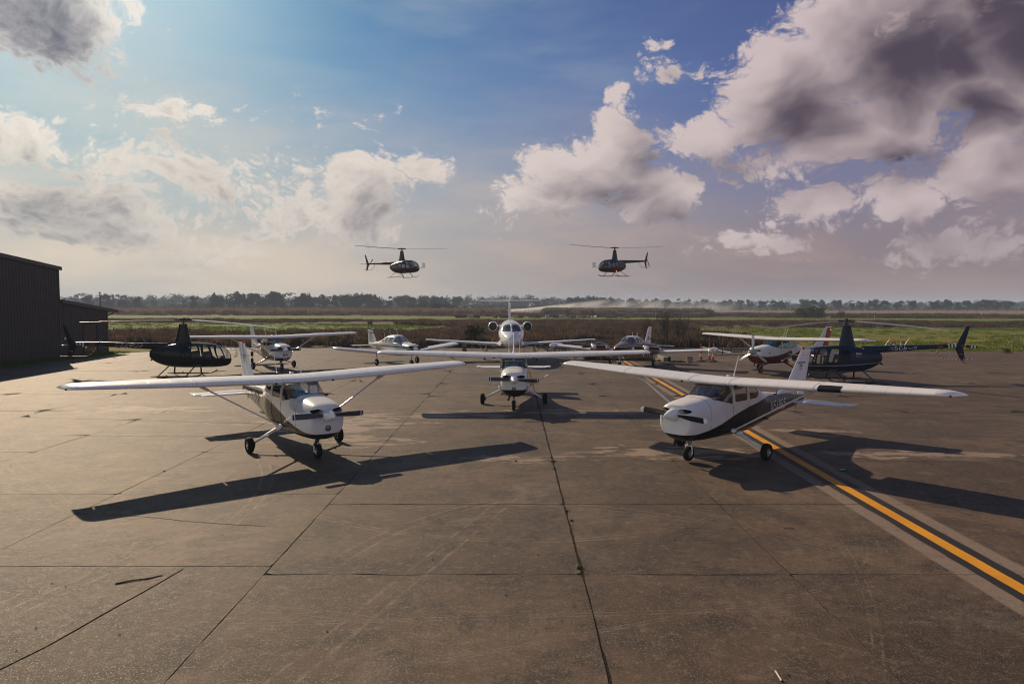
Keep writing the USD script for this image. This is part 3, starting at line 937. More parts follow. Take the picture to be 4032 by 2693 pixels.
for a_ in np.arange(48.4, 55.6, 2.4):
    part(apron, 'kerb', box(0.34, 2.36, 0.30, (10.95, a_ + 1.2, 0.10), 0.03), edge_c)
    part(apron, 'kerb', box(0.22, 2.36, 0.16, (10.45, a_ + 1.2, 0.03), 0.02), edge_c)

# yellow guide line with its black borders
def flat_paint(name, c, wear):
    g = Graph()
    tc = g.add('texture_coordinate') + '.object'
    n1, n2, n3 = g.noise(tc, 5.0, 6.0, 0.7), g.noise(tc, 55.0, 3.0, 0.7), g.noise(tc, 0.8, 3.0, 0.6)
    col = g.mix(g.smooth(n3, 0.3, 0.7), tuple(v * 0.82 for v in c), tuple(v * 1.08 for v in c))
    col = g.mix(g.smooth(n2, 0.35, 0.2, 0.0, 0.5), col, (0.05, 0.04, 0.032))
    col = g.mix(g.smooth(n1, 0.62, 0.75, 0.0, wear), col, (0.13, 0.10, 0.08))
    b = g.add('bump', height=n2, strength=0.4, distance=0.006)
    p = g.add('principled_bsdf', base_color=col, roughness=0.62, specular_ior_level=0.35, normal=b + '.normal')
    return g.build('/World/Looks/' + name, surface=p + '.BSDF')


yl, bl = flat_paint('yellow_line_paint', (0.66, 0.285, 0.008), 0.25), flat_paint('black_line_paint', (0.016, 0.014, 0.013), 0.35)
gl_ = thing('guide_line', 'yellow guide line with black borders running up the apron', 'line marking')
cx = lambda y: 6.98 + 0.0205 * y
def strip(a, b, z, y0, y1, amp):
    yy = np.linspace(y0, y1, 260)
    e1 = (meshkit.fbm(np.c_[yy * 3, yy * 0, yy * 0 + a * 9], 3, 2) - 0.5) * amp
    e2 = (meshkit.fbm(np.c_[yy * 3, yy * 0, yy * 0 + b * 9], 3, 3) - 0.5) * amp
    v = np.concatenate([np.stack([cx(yy) + a + e1, yy, yy * 0 + z], 1), np.stack([cx(yy) + b + e2, yy, yy * 0 + z], 1)])
    n = len(yy)
    q = np.arange(n - 1)
    return trimesh.Trimesh(v, np.concatenate([np.stack([q, q + n, q + 1], 1), np.stack([q + 1, q + n, q + n + 1], 1)]), process=False)
part(gl_, 'black_border', strip(-0.285, -0.115, 0.0065, -5, 48.2, 0.05), bl, False)
part(gl_, 'black_border', strip(0.115, 0.315, 0.0065, -5, 48.2, 0.02), bl, False)
part(gl_, 'yellow_stripe', strip(-0.117, 0.117, 0.0095, -5, 48.2, 0.012), yl, False)

# ------------------------------------------------------------------ the hangar: dark ribbed metal, a high hall and a lower bay
metal = plain('hangar_metal', (0.024, 0.0185, 0.0175), 0.5, metal=0.0, vary=0.22, scale=0.6)
trim = plain('hangar_trim', (0.050, 0.038, 0.034), 0.4, vary=0.2)
hg = thing('hangar', 'dark brown ribbed metal hangar with a lower bay at its far end', 'hangar', (-34.62, 0, 0))
hz = lambda y: 7.36 - 0.0975 * (y - 46.27) if y >= 38 else 8.166 - 0.0975 * (38 - y)
lz = lambda y: 4.29 - 0.1165 * (y - 52.3)


def rib_panel(y0, y1, zf, skip=None):
    n = 3
    w = (y1 - y0) / n
    pts = [(-0.04, y0)]
    for q in range(n):
        b = y0 + q * w
        for dx_, dy_ in ((0.0, 0.0), (0.0, w * 0.62), (0.032, w * 0.70), (0.032, w * 0.90), (0.0, w * 0.98)):
            pts.append((dx_, b + dy_))
    pts += [(0.0, y1), (-0.04, y1)]
    m = prism(sg.Polygon(pts).buffer(0), 0.0, 1.0, 'z')
    v = m.vertices.copy()
    zz = np.array([zf(b) for b in v[:, 1]])
    lo = np.array([0.05 if skip is None else skip] * len(v))
    v[:, 2] = np.where(v[:, 2] > 0.5, zz, lo)
    m = trimesh.Trimesh(v, m.faces, process=False)
    return m


for a_ in np.arange(20.2, 52.0, 0.914):
    part(hg, 'wall_panel', rib_panel(a_, min(a_ + 0.912, 52.2), lambda y: hz(y) - 0.05), metal, False)
for a_ in np.arange(52.24, 58.3, 0.914):
    lo = 2.47 if a_ > 54.9 and a_ < 56.7 else None
    part(hg, 'wall_panel', rib_panel(a_, min(a_ + 0.912, 58.35), lambda y: lz(y) - 0.05, lo), metal, False)
part(hg, 'corner_trim', box(0.10, 0.12, 6.70, (0.0, 52.26, 3.35)), trim)
part(hg, 'corner_trim', box(0.10, 0.10, 3.55, (0.0, 58.38, 1.78)), trim)
slab_ = lambda y0, y1, zf, x0, x1, th: trimesh.Trimesh(*[np.array([(x_, y_, zf(y_) + dz) for x_ in (x0, x1) for y_ in (y0, y1) for dz in (0, th)]), trimesh.convex.convex_hull(np.array([(x_, y_, zf(y_) + dz) for x_ in (x0, x1) for y_ in (y0, y1) for dz in (0, th)])).faces], process=False)
def roof_slab(y0, y1, zf, x0, x1, th):
    return trimesh.convex.convex_hull(np.array([(x_, y_, zf(y_) + dz) for x_ in (x0, x1) for y_ in (y0, y1) for dz in (0, th)]))
part(hg, 'roof', roof_slab(38.0, 52.45, hz, -24, 0.10, 0.10), metal, False)
part(hg, 'roof', roof_slab(23.5, 38.0, hz, -24, 0.10, 0.10), metal, False)
part(hg, 'roof', roof_slab(52.35, 59.75, lz, -24, 0.12, 0.10), metal, False)
part(hg, 'rake_trim', roof_slab(38.0, 52.5, lambda y: hz(y) - 0.14, 0.10, 0.16, 0.27), trim, False)
part(hg, 'rake_trim', roof_slab(52.4, 59.8, lambda y: lz(y) - 0.14, 0.12, 0.18, 0.27), trim, False)
part(hg, 'gutter', box(24.2, 0.16, 0.16, (-12.0, 59.80, lz(59.8) + 0.03), 0.03), trim)
part(hg, 'gutter', box(24.2, 0.16, 0.16, (-12.0, 52.52, hz(52.5) + 0.03), 0.03), trim)
part(hg, 'downpipe', tube([(-0.2, 59.8, 3.4), (-0.2, 59.6, 3.25), (-0.2, 58.55, 3.0), (-0.2, 58.5, 0.1)], 0.05, 8), trim)
part(hg, 'end_wall', box(24, 0.10, 3.45, (-12.0, 58.33, 1.75)), metal)
part(hg, 'end_wall', box(24, 0.10, 6.6, (-12.0, 52.2, 3.3)), metal)
part(hg, 'back_wall', box(0.10, 38.0, 3.4, (-24.0, 39.3, 1.7)), metal)
part(hg, 'vent_pipe', cat(tube([(-0.25, 57.9, 3.5), (-0.25, 57.9, 4.95)], 0.035, 8), revolve([(0, 4.95), (0.07, 4.95), (0.07, 5.05), (0, 5.05)], 'z', 10, (-0.25, 57.9, 0))), dark)
door = part(hg, 'door', box(0.05, 1.80, 2.42, (-0.03, 55.98, 1.24)), plain('bronze_glass', (0.045, 0.034, 0.026), 0.06, coat=0.6, vary=0.1))
part(door, 'door_frame', cat(box(0.10, 0.10, 2.5, (0.0, 55.06, 1.25)), box(0.10, 0.22, 2.5, (0.0, 56.98, 1.25)), box(0.10, 2.0, 0.10, (0.0, 56.0, 2.48))), dark)
part(door, 'door_handle', tube([(0.04, 55.3, 1.0), (0.08, 55.3, 1.0), (0.08, 55.3, 1.25), (0.04, 55.3, 1.25)], 0.012, 6), alu)
part(hg, 'base_trim', box(0.06, 38.0, 0.08, (0.0, 39.3, 0.05)), trim)

# ------------------------------------------------------------------ high-wing single (thing > fuselage, windows, wings, struts, gear, propeller, tail)
CESSNA = Body([
    (2.37, 0.80, 1.44, 0.34, 0.5, 2.6, 2.4), (2.33, 0.70, 1.49, 0.42, 0.5, 2.7, 2.4), (2.20, 0.615, 1.53, 0.475, 0.5, 2.8, 2.4),
    (1.95, 0.555, 1.565, 0.51, 0.5, 3.0, 2.5), (1.60, 0.53, 1.60, 0.53, 0.5, 3.0, 2.6), (1.28, 0.525, 1.645, 0.54, 0.5, 3.0, 3.0),
    (1.05, 0.53, 1.75, 0.545, 0.46, 3.2, 3.2), (0.80, 0.53, 1.885, 0.55, 0.42, 3.6, 3.4), (0.62, 0.53, 1.955, 0.55, 0.40, 4.2, 3.6),
    (0.30, 0.53, 1.975, 0.55, 0.40, 4.6, 3.8), (-0.40, 0.54, 1.97, 0.55, 0.40, 4.6, 3.8), (-0.85, 0.56, 1.945, 0.54, 0.42, 4.2, 3.6),
    (-1.15, 0.59, 1.84, 0.51, 0.44, 3.4, 3.4), (-1.50, 0.63, 1.67, 0.46, 0.46, 2.8, 3.2), (-1.85, 0.67, 1.55, 0.41, 0.48, 2.5, 3.0),
    (-2.60, 0.745, 1.46, 0.315, 0.5, 2.4, 2.8), (-3.60, 0.84, 1.365, 0.20, 0.5, 2.3, 2.6), (-4.60, 0.93, 1.27, 0.095, 0.5, 2.2, 2.4), (-5.05, 0.975, 1.22, 0.05, 0.5, 2.1, 2.2)])


def cessna(label, pose, skin, belly_mat, number=None, fin_text=None, prop='grey', lamp='one', group=None, wingtip='cone', blades=2, roll=0.0, s=1.0, num_side=(1, -1), win_mats=None, deice=None, num_mat=None, fin_mat=None, rud_mat=None, blade_angle=0.0, leg_mat=None, strut_mat=None):
    x, y, h, pit = pose
    t = thing('light_aeroplane', label, 'aeroplane', (x, y, 0), h, pit, 0.0, group)
    wm = win_mats or (win, win, win)
    leg_mat, strut_mat, fin_mat, rud_mat = leg_mat or white, strut_mat or white, fin_mat or white, rud_mat or white
    shield = rpoly([(1.36, 1.70), (1.22, 1.585), (0.95, 1.50), (0.50, 1.42), (0.44, 1.46), (0.47, 1.90), (0.60, 1.915), (0.80, 2.0)], 0.0)
    door = rpoly([(0.36, 1.45), (-0.33, 1.45), (-0.33, 1.885), (0.36, 1.885)], 0.05)
    rear_side = rpoly([(-0.42, 1.455), (-0.85, 1.47), (-1.02, 1.55), (-1.00, 1.68), (-0.82, 1.87), (-0.42, 1.885)], 0.06)
    rear = rpoly([(-1.00, 2.1), (-1.06, 1.80), (-1.16, 1.64), (-1.60, 1.565), (-1.76, 1.60), (-1.60, 2.1)], 0.0)
    cuts = [('windshield', shield, -1, 1, wm[0]), ('door_window', door, -1, 0, wm[1]), ('door_window', door, 0, 1, wm[1]), ('side_window', rear_side, -1, 0, wm[2]), ('side_window', rear_side, 0, 1, wm[2]), ('rear_window', rear, -0.40, 0.40, wm[2])]
    inlets = None
    for sy in (-1, 1):
        e = sa.translate(sa.scale(sg.Point(0, 0).buffer(1, quad_segs=10), 0.155, 0.060), sy * 0.265, 1.345)
        e = e.intersection(sg.box(-0.43, 1.27, 0.43, 1.42))
        p_ = man(prism(e, 2.05, 2.6, 'x'))
        inlets = p_ if inlets is None else inlets + p_
    nose_hole = man(prism(sa.translate(sg.Point(0, 0).buffer(0.062 if lamp == 'one' else 0.05, quad_segs=8), 0.0, 0.93), 2.24, 2.6, 'x'))
    FRAME_MAT[0] = white
    body_shell(t, CESSNA, -1.95, 1.30, cuts, skin, extra_cut=inlets)
    for sy in (-1, 1):
        e = sa.translate(sa.scale(sg.Point(0, 0).buffer(1, quad_segs=10), 0.165, 0.075), sy * 0.265, 1.345)
        part(t, 'air_inlet', prism(e.intersection(sg.box(-0.45, 1.255, 0.45, 1.43)), 2.02, 2.11, 'x'), dark)
    # landing lamps in the cowling, below the spinner
    spots = {'one': [(0.0, 0.905, 0.070)], 'two': [(-0.075, 0.94, 0.058), (0.075, 0.94, 0.058)], 'none': []}[lamp]
    for (ly, lz, lr) in spots:
        k = part(t, 'landing_lamp', revolve([(0, 0.016), (lr * 0.7, 0.012), (lr, 0.0), (lr, -0.05), (0, -0.05)][::-1], 'x', 20, (2.372, ly, lz)), lampglass, 40)
        part(k, 'lamp_ring', T(trimesh.creation.torus(lr, 0.008, 20, 6), (2.372, ly, lz), ry=PI / 2), dark, 40)
    if lamp == 'two':
        part(t, 'lower_air_scoop', cat(box(0.10, 0.19, 0.035, (2.33, 0, 0.815), 0.01), box(0.10, 0.16, 0.03, (2.30, 0, 0.685), 0.01), box(0.10, 0.03, 0.12, (2.32, -0.085, 0.75), 0.01), box(0.10, 0.03, 0.12, (2.32, 0.085, 0.75), 0.01)), white)
        part(t, 'scoop_opening', box(0.06, 0.14, 0.10, (2.31, 0, 0.75)), dark)
    # cabin
    part(t, 'instrument_panel', cat(box(0.10, 0.98, 0.30, (0.82, 0, 1.44), 0.03), box(0.42, 0.98, 0.04, (1.02, 0, 1.585), 0.015)), seatm)
    for sx, sy in ((0.10, -0.26), (0.10, 0.26)):
        seat(t, sx, sy, 1.06)
    part(t, 'rear_seat', cat(box(0.46, 0.96, 0.15, (-0.80, 0, 1.05), 0.04), T(box(0.11, 0.96, 0.42, (0, 0, 0.20), 0.04), (-1.02, 0, 1.08), ry=-0.2)), seatm)
    part(t, 'cabin_floor', box(2.9, 0.90, 0.03, (-0.35, 0, 0.80)), seatm)
    for sy in (-0.26, 0.26):
        part(t, 'control_yoke', cat(tube([(0.78, sy, 1.42), (0.56, sy, 1.42)], 0.012, 6), tube([(0.56, sy - 0.13, 1.50), (0.56, sy - 0.12, 1.42), (0.56, sy + 0.12, 1.42), (0.56, sy + 0.13, 1.50)], 0.014, 6)), dark)
    part(t, 'sun_visor', box(0.02, 0.30, 0.13, (0.62, 0.27, 1.85)), plain('visor_grey', (0.30, 0.36, 0.37), 0.6))
    # door outline and handle
    for sy in (-1, 1):
        z0, z1 = 0.72, 1.40
        pts = [(0.43, z1), (0.43, 0.80), (0.36, z0), (-0.20, z0), (-0.38, 1.0), (-0.38, z1)]
        ring = [np.array([px, sy * (CESSNA.side(px, pz) + 0.0015), pz]) for (ax, az), (bx, bz) in zip(pts[:-1], pts[1:]) for q in np.linspace(0, 1, 8, endpoint=False) for px, pz in [(ax + (bx - ax) * q, az + (bz - az) * q)]]
        part(t, 'door_seam', tube(ring, 0.004, 4), dark, 30)
        part(t, 'door_handle', tube([(-0.10, sy * 0.552, 1.28), (-0.10, sy * 0.575, 1.28), (-0.24, sy * 0.575, 1.275)], 0.010, 6), alu)
    # cowling seam
    part(t, 'cowling_seam', tube([CESSNA.ring(1.5, -0.001)[k] for k in range(0, 57, 1) if k < 56], 0.003, 4), dark, 30)
    # wings: main panel, flap, aileron, tip
    half = [(0.0, 0.82, 1.945, 1.63, 1.0), (0.56, 0.82, 1.955, 1.63, 1.0), (2.62, 0.82, 2.015, 1.63, 1.0), (5.18, 0.60, 2.095, 1.13, 0.95)]
    tipsec = [(5.18, 0.60, 2.095, 1.13, 0.95, 0), (5.27, 0.575, 2.096, 1.10, 0.93, 0), (5.36, 0.50, 2.092, 1.02, 0.86, 0), (5.43, 0.36, 2.084, 0.87, 0.74, 0), (5.48, 0.14, 2.072, 0.64, 0.60, 0), (5.52, -0.16, 2.056, 0.33, 0.45, 0), (5.535, -0.40, 2.045, 0.08, 0.4, 0)]
    for sy in (1, -1):
        mk = (lambda m: m) if sy > 0 else mirror
        w = part(t, 'wing', mk(wing(span(half, 0.0, 5.18), 0.125, 0.0, 0.748, n=17)), wingwhite, 40)
        part(w, 'flap', mk(wing(span(half, 0.62, 2.60), 0.125, 0.75, 1.0, n=7)), wingwhite, 40)
        part(w, 'aileron', mk(wing(span(half, 2.63, 5.16), 0.125, 0.75, 1.0, n=7)), wingwhite, 40)
        tp = part(t, 'wing_tip', mk(wing(tipsec, 0.125, n=13)), white, 40)
        part(tp, 'position_lamp', ball(0.035, (0.40, sy * 5.40, 2.075), 2, (1.4, 0.8, 0.8)), redlens if sy > 0 else greenlens, 60)
        for yy in (0.585, 2.72):
            secs = [interp(half, yy - 0.012), interp(half, yy + 0.012)]
            secs = [(q[0], q[1] + 0.005, q[2], q[3] * 1.004, q[4] * 1.045) for q in secs]
            part(w, 'panel_strap', mk(wing(secs, 0.125, 0.0, 0.6, n=17)), plain('strap_white', (0.62, 0.61, 0.59), 0.35), 40)
        part(w, 'fresh_air_inlet', ball(0.028, (0.80, sy * 0.78, 1.925), 2, (0.6, 1.5, 0.9)), dark, 60)
        part(w, 'fresh_air_inlet', ball(0.022, (0.79, sy * 0.50, 1.93), 2, (0.7, 1.0, 1.0)), dark, 60)
        part(w, 'fuel_cap', revolve([(0, 0.012), (0.05, 0.008), (0.055, 0), (0, 0)][::-1], 'z', 16, (0.25, sy * 0.98, 2.075)), alu)
        # strut and its fairings
        p, q = (0.42, sy * 0.53, 0.70), (0.30, sy * 2.55, 1.935)
        k = part(t, 'wing_strut', bar(p, q, 0.115, 0.045, (0, 0, 1)), strut_mat, 50)
        part(k, 'strut_cuff', ball(0.062, (0.42, sy * 0.555, 0.715), 2, (1.7, 1.1, 1.0)), strut_mat, 60)
        part(k, 'strut_cuff', cat(bar((0.31, sy * 2.36, 1.82), (0.29, sy * 2.62, 1.965), 0.24, 0.075)), strut_mat, 60)
    part(t, 'pitot_tube', tube([(0.50, 1.72, 1.90), (0.50, 1.72, 1.80), (0.66, 1.72, 1.79)], 0.014, 6), dark)
    if deice:
        secs = [interp(half, 2.82), interp(half, 3.32)]
        secs = [(q[0], q[1] + 0.008, q[2], q[3] * 1.006, q[4] * 1.06) for q in secs]
        part(t, 'wing_lamp_cover', wing(secs, 0.125, 0.0, 0.10, n=13), winsmoke if deice == 'glass' else dark, 40)
    # tail
    fin_s = [(1.36, -2.75, 0, 2.00, 0.25), (1.42, -3.25, 0, 1.52, 0.5), (1.52, -3.72, 0, 1.09, 0.8), (1.70, -3.98, 0, 0.90, 1.0), (2.10, -4.36, 0, 0.69, 1.0), (2.55, -4.79, 0, 0.45, 1.0), (2.60, -4.85, 0, 0.40, 0.8)]
    part(t, 'fin', wing(fin_s, 0.10, vertical=True, camber=0.0, n=11), fin_mat, 40)
    hinge = lambda z: -4.745 - (z - 1.36) * 0.373
    rud_s = [(z, hinge(z) + 0.03, 0, c + 0.05, f) for z, c, f in ((1.00, 0.38, 0.7), (1.3, 0.42, 0.9), (1.7, 0.40, 0.9), (2.2, 0.385, 0.9), (2.52, 0.37, 0.9), (2.60, 0.34, 0.7))]
    part(t, 'rudder', wing(rud_s, 0.13, vertical=True, camber=0.0, n=11), rud_mat, 40)
    part(t, 'fin_tip', wing([(2.60, -4.84, 0, 0.74, 0.85), (2.64, -4.86, 0, 0.74, 0.7), (2.66, -4.92, 0, 0.70, 0.35)], 0.10, vertical=True, camber=0.0, n=11), white, 40)
    part(t, 'beacon', cat(revolve([(0, 0.10), (0.03, 0.09), (0.045, 0.06), (0.05, 0.0), (0, 0)][::-1], 'z', 14, (-5.02, 0, 2.655))), redlens, 60)
    part(t, 'tail_lamp', ball(0.03, (-5.62, 0, 2.58), 2), lampglass, 60)
    st = [(0.0, -3.98, 1.06, 0.72, 1.0), (1.45, -4.16, 1.06, 0.50, 1.0), (1.53, -4.20, 1.06, 0.46, 0.9)]
    el = [(0.06, -4.70, 1.06, 0.46, 1.0), (0.35, -4.70, 1.06, 0.50, 1.0), (1.50, -4.655, 1.06, 0.40, 1.0)]
    for sy in (1, -1):
        mk = (lambda m: m) if sy > 0 else mirror
        part(t, 'tailplane', mk(wing(st, 0.10, camber=0.0, n=11)), wingwhite, 40)
        e = part(t, 'elevator', mk(wing(el, 0.09, camber=0.0, n=9, deflect=0.0)), wingwhite, 40)
        part(e, 'balance_horn', mk(wing([(1.51, -4.28, 1.075, 0.76, 0.9), (1.70, -4.26, 1.08, 0.80, 0.9), (1.725, -4.30, 1.08, 0.72, 0.6)], 0.09, camber=0.0, n=9)), wingwhite, 40)
    part(t, 'tie_down_ring', tube([(-4.55, 0, 0.95), (-4.60, 0, 0.80)], 0.012, 6), alu)
    # undercarriage
    for sy in (1, -1):
        leg = [(-0.05, sy * 0.42, 0.60), (-0.03, sy * 0.75, 0.455), (0.0, sy * 1.10, 0.285), (0.0, sy * 1.16, 0.22)]
        k = part(t, 'gear_leg', tube(leg, [0.062, 0.046, 0.034, 0.034], 10), leg_mat, 50)
        part(k, 'step', cat(box(0.14, 0.06, 0.012, (0.06, sy * 0.82, 0.44)), tube([(-0.02, sy * 0.80, 0.43), (0.08, sy * 0.82, 0.435)], 0.010, 6)), leg_mat)
        part(k, 'leg_fairing', ball(0.09, (-0.05, sy * 0.46, 0.585), 2, (1.6, 1.1, 0.8)), leg_mat, 60)
        part(k, 'brake_disc', cat(revolve([(0, -0.012), (0.10, -0.012), (0.10, 0.012), (0, 0.012)], 'y', 20, (0, sy * 1.155, 0.215)), box(0.07, 0.06, 0.09, (-0.09, sy * 1.15, 0.20), 0.01)), dark)
        wheel(t, 0.0, sy * 1.265, 0.215, 0.165)
    nz = [(1.72, 0, 0.62), (1.67, 0, 0.46)]
    k = part(t, 'nose_gear_strut', cat(tube(nz, 0.038, 12), tube([nz[1], (1.655, 0, 0.38)], 0.026, 12)), alu, 50)
    fork = cat(*[tube([(1.655, sy * 0.03, 0.40), (1.655, sy * 0.085, 0.375), (1.652, sy * 0.098, 0.30), (1.65, sy * 0.098, 0.18)], 0.017, 8) for sy in (1, -1)])
    part(k, 'fork', cat(fork, box(0.06, 0.12, 0.035, (1.655, 0, 0.395), 0.01)), leg_mat, 50)
    part(k, 'torque_link', cat(tube([(1.62, 0, 0.55), (1.53, 0, 0.47)], 0.012, 6), tube([(1.53, 0, 0.47), (1.62, 0, 0.39)], 0.012, 6)), dark)
    part(k, 'steering_rods', cat(tube([(1.66, -0.02, 0.53), (1.80, -0.16, 0.60)], 0.010, 6), tube([(1.66, 0.02, 0.53), (1.80, 0.16, 0.60)], 0.010, 6)), dark)
    wheel(t, 1.65, 0.0, 0.19, 0.135)
    part(t, 'exhaust_pipe', cat(tube([(1.98, -0.13, 0.66), (2.02, -0.18, 0.52), (1.98, -0.215, 0.42)], 0.036, 12)), plain('sooty_steel', (0.05, 0.042, 0.038), 0.6, metal=0.6))
    # propeller
    if blades == 2:
        bm, tmx, bd = {'grey': (greyprop, tipw, dark), 'black': (blackprop, tipw, None)}[prop]
        propeller(t, 2.42, 1.245, 0.952, (blade_angle, blade_angle + PI), bm, tmx, band=bd)
    # aerials and roof fittings
    for ax_, ay in ((-0.10, 0.22), (-0.95, -0.20)):
        part(t, 'whip_aerial', cat(tube([(ax_, ay, 2.02), (ax_ - 0.13, ay, 2.30), (ax_ - 0.26, ay, 2.60)], [0.011, 0.008, 0.005], 6), ball(0.03, (ax_, ay, 2.035), 1, (1.6, 0.8, 0.6))), white)
    part(t, 'satellite_aerial', revolve([(0, 0.03), (0.05, 0.024), (0.07, 0.0), (0, 0)][::-1], 'z', 14, (-0.28, 0.0, 2.065)), white, 60)
    part(t, 'nav_aerial', cat(*[tube([(-5.05, 0, 2.48), (-4.85, sy * 0.42, 2.49)], 0.006, 5) for sy in (1, -1)]), alu)
    # lettering
    if number:
        for sy in num_side:
            def wrap(p, sy=sy):
                q = p.copy()
                q[:, 1] = sy * (CESSNA.side(q[:, 0], q[:, 2]) + 0.004)
                return q
            part(t, 'registration', lettering(number, 0.30, (-2.70, 0, 0.955), (-sy, 0, 0), (0.0, 0, 1), False, 0.22, 0.80, wrap), num_mat or decal_light, False)
    if fin_text:
        for sy in (1, -1):
            def onfin(p, sy=sy):
                q = p.copy()
                q[:, 1] = sy * 0.046
                return q
            dr, up = np.array([-sy * 0.985, 0, -0.10 * 0]), (0, 0, 1)
            cx = -4.88
            part(t, 'fin_lettering', lettering(fin_text[0], 0.062, (cx + 0.04, 0, 2.225), dr, up, True, 0, 0.86, onfin), decal_dark, False)
            part(t, 'fin_lettering', lettering(fin_text[1], 0.045, (cx + 0.08, 0, 2.03), dr, up, False, 0, 0.9, onfin), decal_dark, False)
            badge = sg.Polygon([(-0.055, 0.055), (0.055, 0.055), (0.05, 0.0), (0.0, -0.05), (-0.05, 0.0)]).difference(sg.Polygon([(-0.015, 0.042), (0.015, 0.042), (0.006, -0.02), (-0.006, -0.02)]))
            marks = unary_union([badge, sg.box(-0.16, -0.006, -0.085, 0.006), sg.box(0.085, -0.006, 0.16, 0.006)])
            m = prism(sa.translate(marks, cx + 0.06, 2.145), sy * 0.046 - 0.0005, sy * 0.046 + 0.0005)
            part(t, 'fin_badge', m, decal_dark, False)
    return t


blackbelly = plain('black_paint', (0.012, 0.011, 0.011), 0.22, coat=0.3)
W_, K_, BR = (0.74, 0.73, 0.71), (0.010, 0.0095, 0.0095), (0.020, 0.015, 0.012)
swoosh = [(-5.2, 1.32), (-4.6, 1.30), (-3.4, 1.37), (-2.2, 1.42), (-1.3, 1.385), (-0.5, 1.285), (0.3, 1.125), (1.0, 0.945), (1.5, 0.84), (2.0, 0.775), (2.4, 0.76)]
low_swoosh = [(-5.2, 1.32), (-4.6, 1.30), (-3.4, 1.37), (-2.2, 1.42), (-1.3, 1.385), (-0.5, 1.285), (0.3, 1.125), (1.0, 0.96), (1.5, 0.89), (2.0, 0.87), (2.4, 0.87)]
skin_k = paint('white_over_black', W_, K_, swoosh, -5.3, 2.5, 0.5, 1.6)
skin_c = paint('white_over_black_high', W_, K_, low_swoosh, -5.3, 2.5, 0.5, 1.6)
skin_br = paint('white_over_dark_brown', W_, BR, swoosh, -5.3, 2.5, 0.5, 1.6)
ACADEMY = ('Aviation Academy', 'Louisiana')
cessna('white high-wing aeroplane with dark brown belly and round nose lamp, at front left', (-6.08, 19.025, -0.927, -0.011), skin_br, BR, 'N739UW', ACADEMY, 'grey', 'one', blade_angle=-0.02)
cessna('white high-wing aeroplane with black belly and glossy black propeller, astride the yellow line', (5.68, 18.325, -2.376, 0.019), skin_k, K_, 'N54985', ACADEMY, 'black', 'none', deice='dark', win_mats=(winsmoke, winbrown, winbrown), blade_angle=-0.05)
cessna('white high-wing aeroplane seen head-on in front of the jet', (0.072, 27.421, -1.572, -0.005), skin_c, K_, None, None, 'grey', 'one', win_mats=(winsmoke, wingreen, wingreen), blade_angle=-0.03)
cessna('white high-wing aeroplane with twin nose lamps, behind the black parked helicopter', (-15.051, 43.017, -0.954, 0.014), skin_br, BR, None, None, 'grey', 'two', win_mats=(winsmoke, win, win), blade_angle=0.0)


# ------------------------------------------------------------------ red and white high-wing single with a three-blade propeller
red = plain('red_paint', (0.13, 0.010, 0.010), 0.25, coat=0.3)
redwhite_line = [(-5.2, 1.30), (-4.2, 1.30), (-3.2, 1.40), (-2.2, 1.34), (-1.2, 1.20), (-0.6, 1.08), (-0.5, 1.30), (0.1, 1.16), (0.8, 1.03), (1.5, 0.985), (2.0, 0.99), (2.4, 1.03)]
skin_red = paint('white_over_red', W_, (0.085, 0.006, 0.006), redwhite_line, -5.3, 2.5, 0.5, 1.6)
red_fin = paint('white_and_red_fin', W_, (0.30, 0.030, 0.014), [(-5.9, 3.2), (-5.2, 3.0), (-4.75, 1.8), (-4.45, 1.2), (-4.2, 0.8), (-2.7, 0.4)], -5.9, -2.7, 0.3, 3.2)
t182 = cessna('red and white high-wing aeroplane with three-blade propeller and green windshield', (15.872, 40.604, -2.544, 0.011), skin_red, K_, None, None, lamp='none', blades=0, win_mats=(wingreen, wingreen, wingreen), fin_mat=red_fin, rud_mat=plain('red_rudder', (0.30, 0.030, 0.014), 0.3), leg_mat=plain('red_gear_paint', (0.20, 0.03, 0.03), 0.35))
propeller(t182, 2.42, 1.245, 1.04, (PI / 2 + 0.03, PI / 2 + 0.03 + 2 * PI / 3, PI / 2 + 0.03 + 4 * PI / 3), silver, tipw, chord=0.125, spin_mat=silver, spin_r=0.17, spin_len=0.36, band=dark)
for sy in (1, -1):
    part(t182, 'cowl_louvre', box(0.05, 0.006, 0.12, (1.62, sy * 0.535, 1.20)), dark)


def gear_leg(t, x, y, z, r, mat, w=0.15, name='main_gear_leg', turn=0.0, lean=0.0):
    k = part(t, name, cat(tube([(x + lean, y, z), (x, y, r * 1.75)], 0.042, 12), tube([(x, y, r * 1.9), (x, y, r * 1.55)], 0.03, 12)), mat, 50)
    part(k, 'fork', cat(tube([(x, y, r * 1.6), (x, y + w * 0.62, r * 1.45), (x, y + w * 0.66, r)], 0.018, 8), tube([(x, y, r * 1.6), (x, y - w * 0.62, r * 1.45), (x, y - w * 0.66, r)], 0.018, 8)), mat, 50)
    part(k, 'torque_link', cat(tube([(x - 0.04, y, r * 2.7), (x - 0.13, y, r * 2.2)], 0.012, 6), tube([(x - 0.13, y, r * 2.2), (x - 0.04, y, r * 1.7)], 0.012, 6)), alu)
    wheel(t, x, y, r, w)


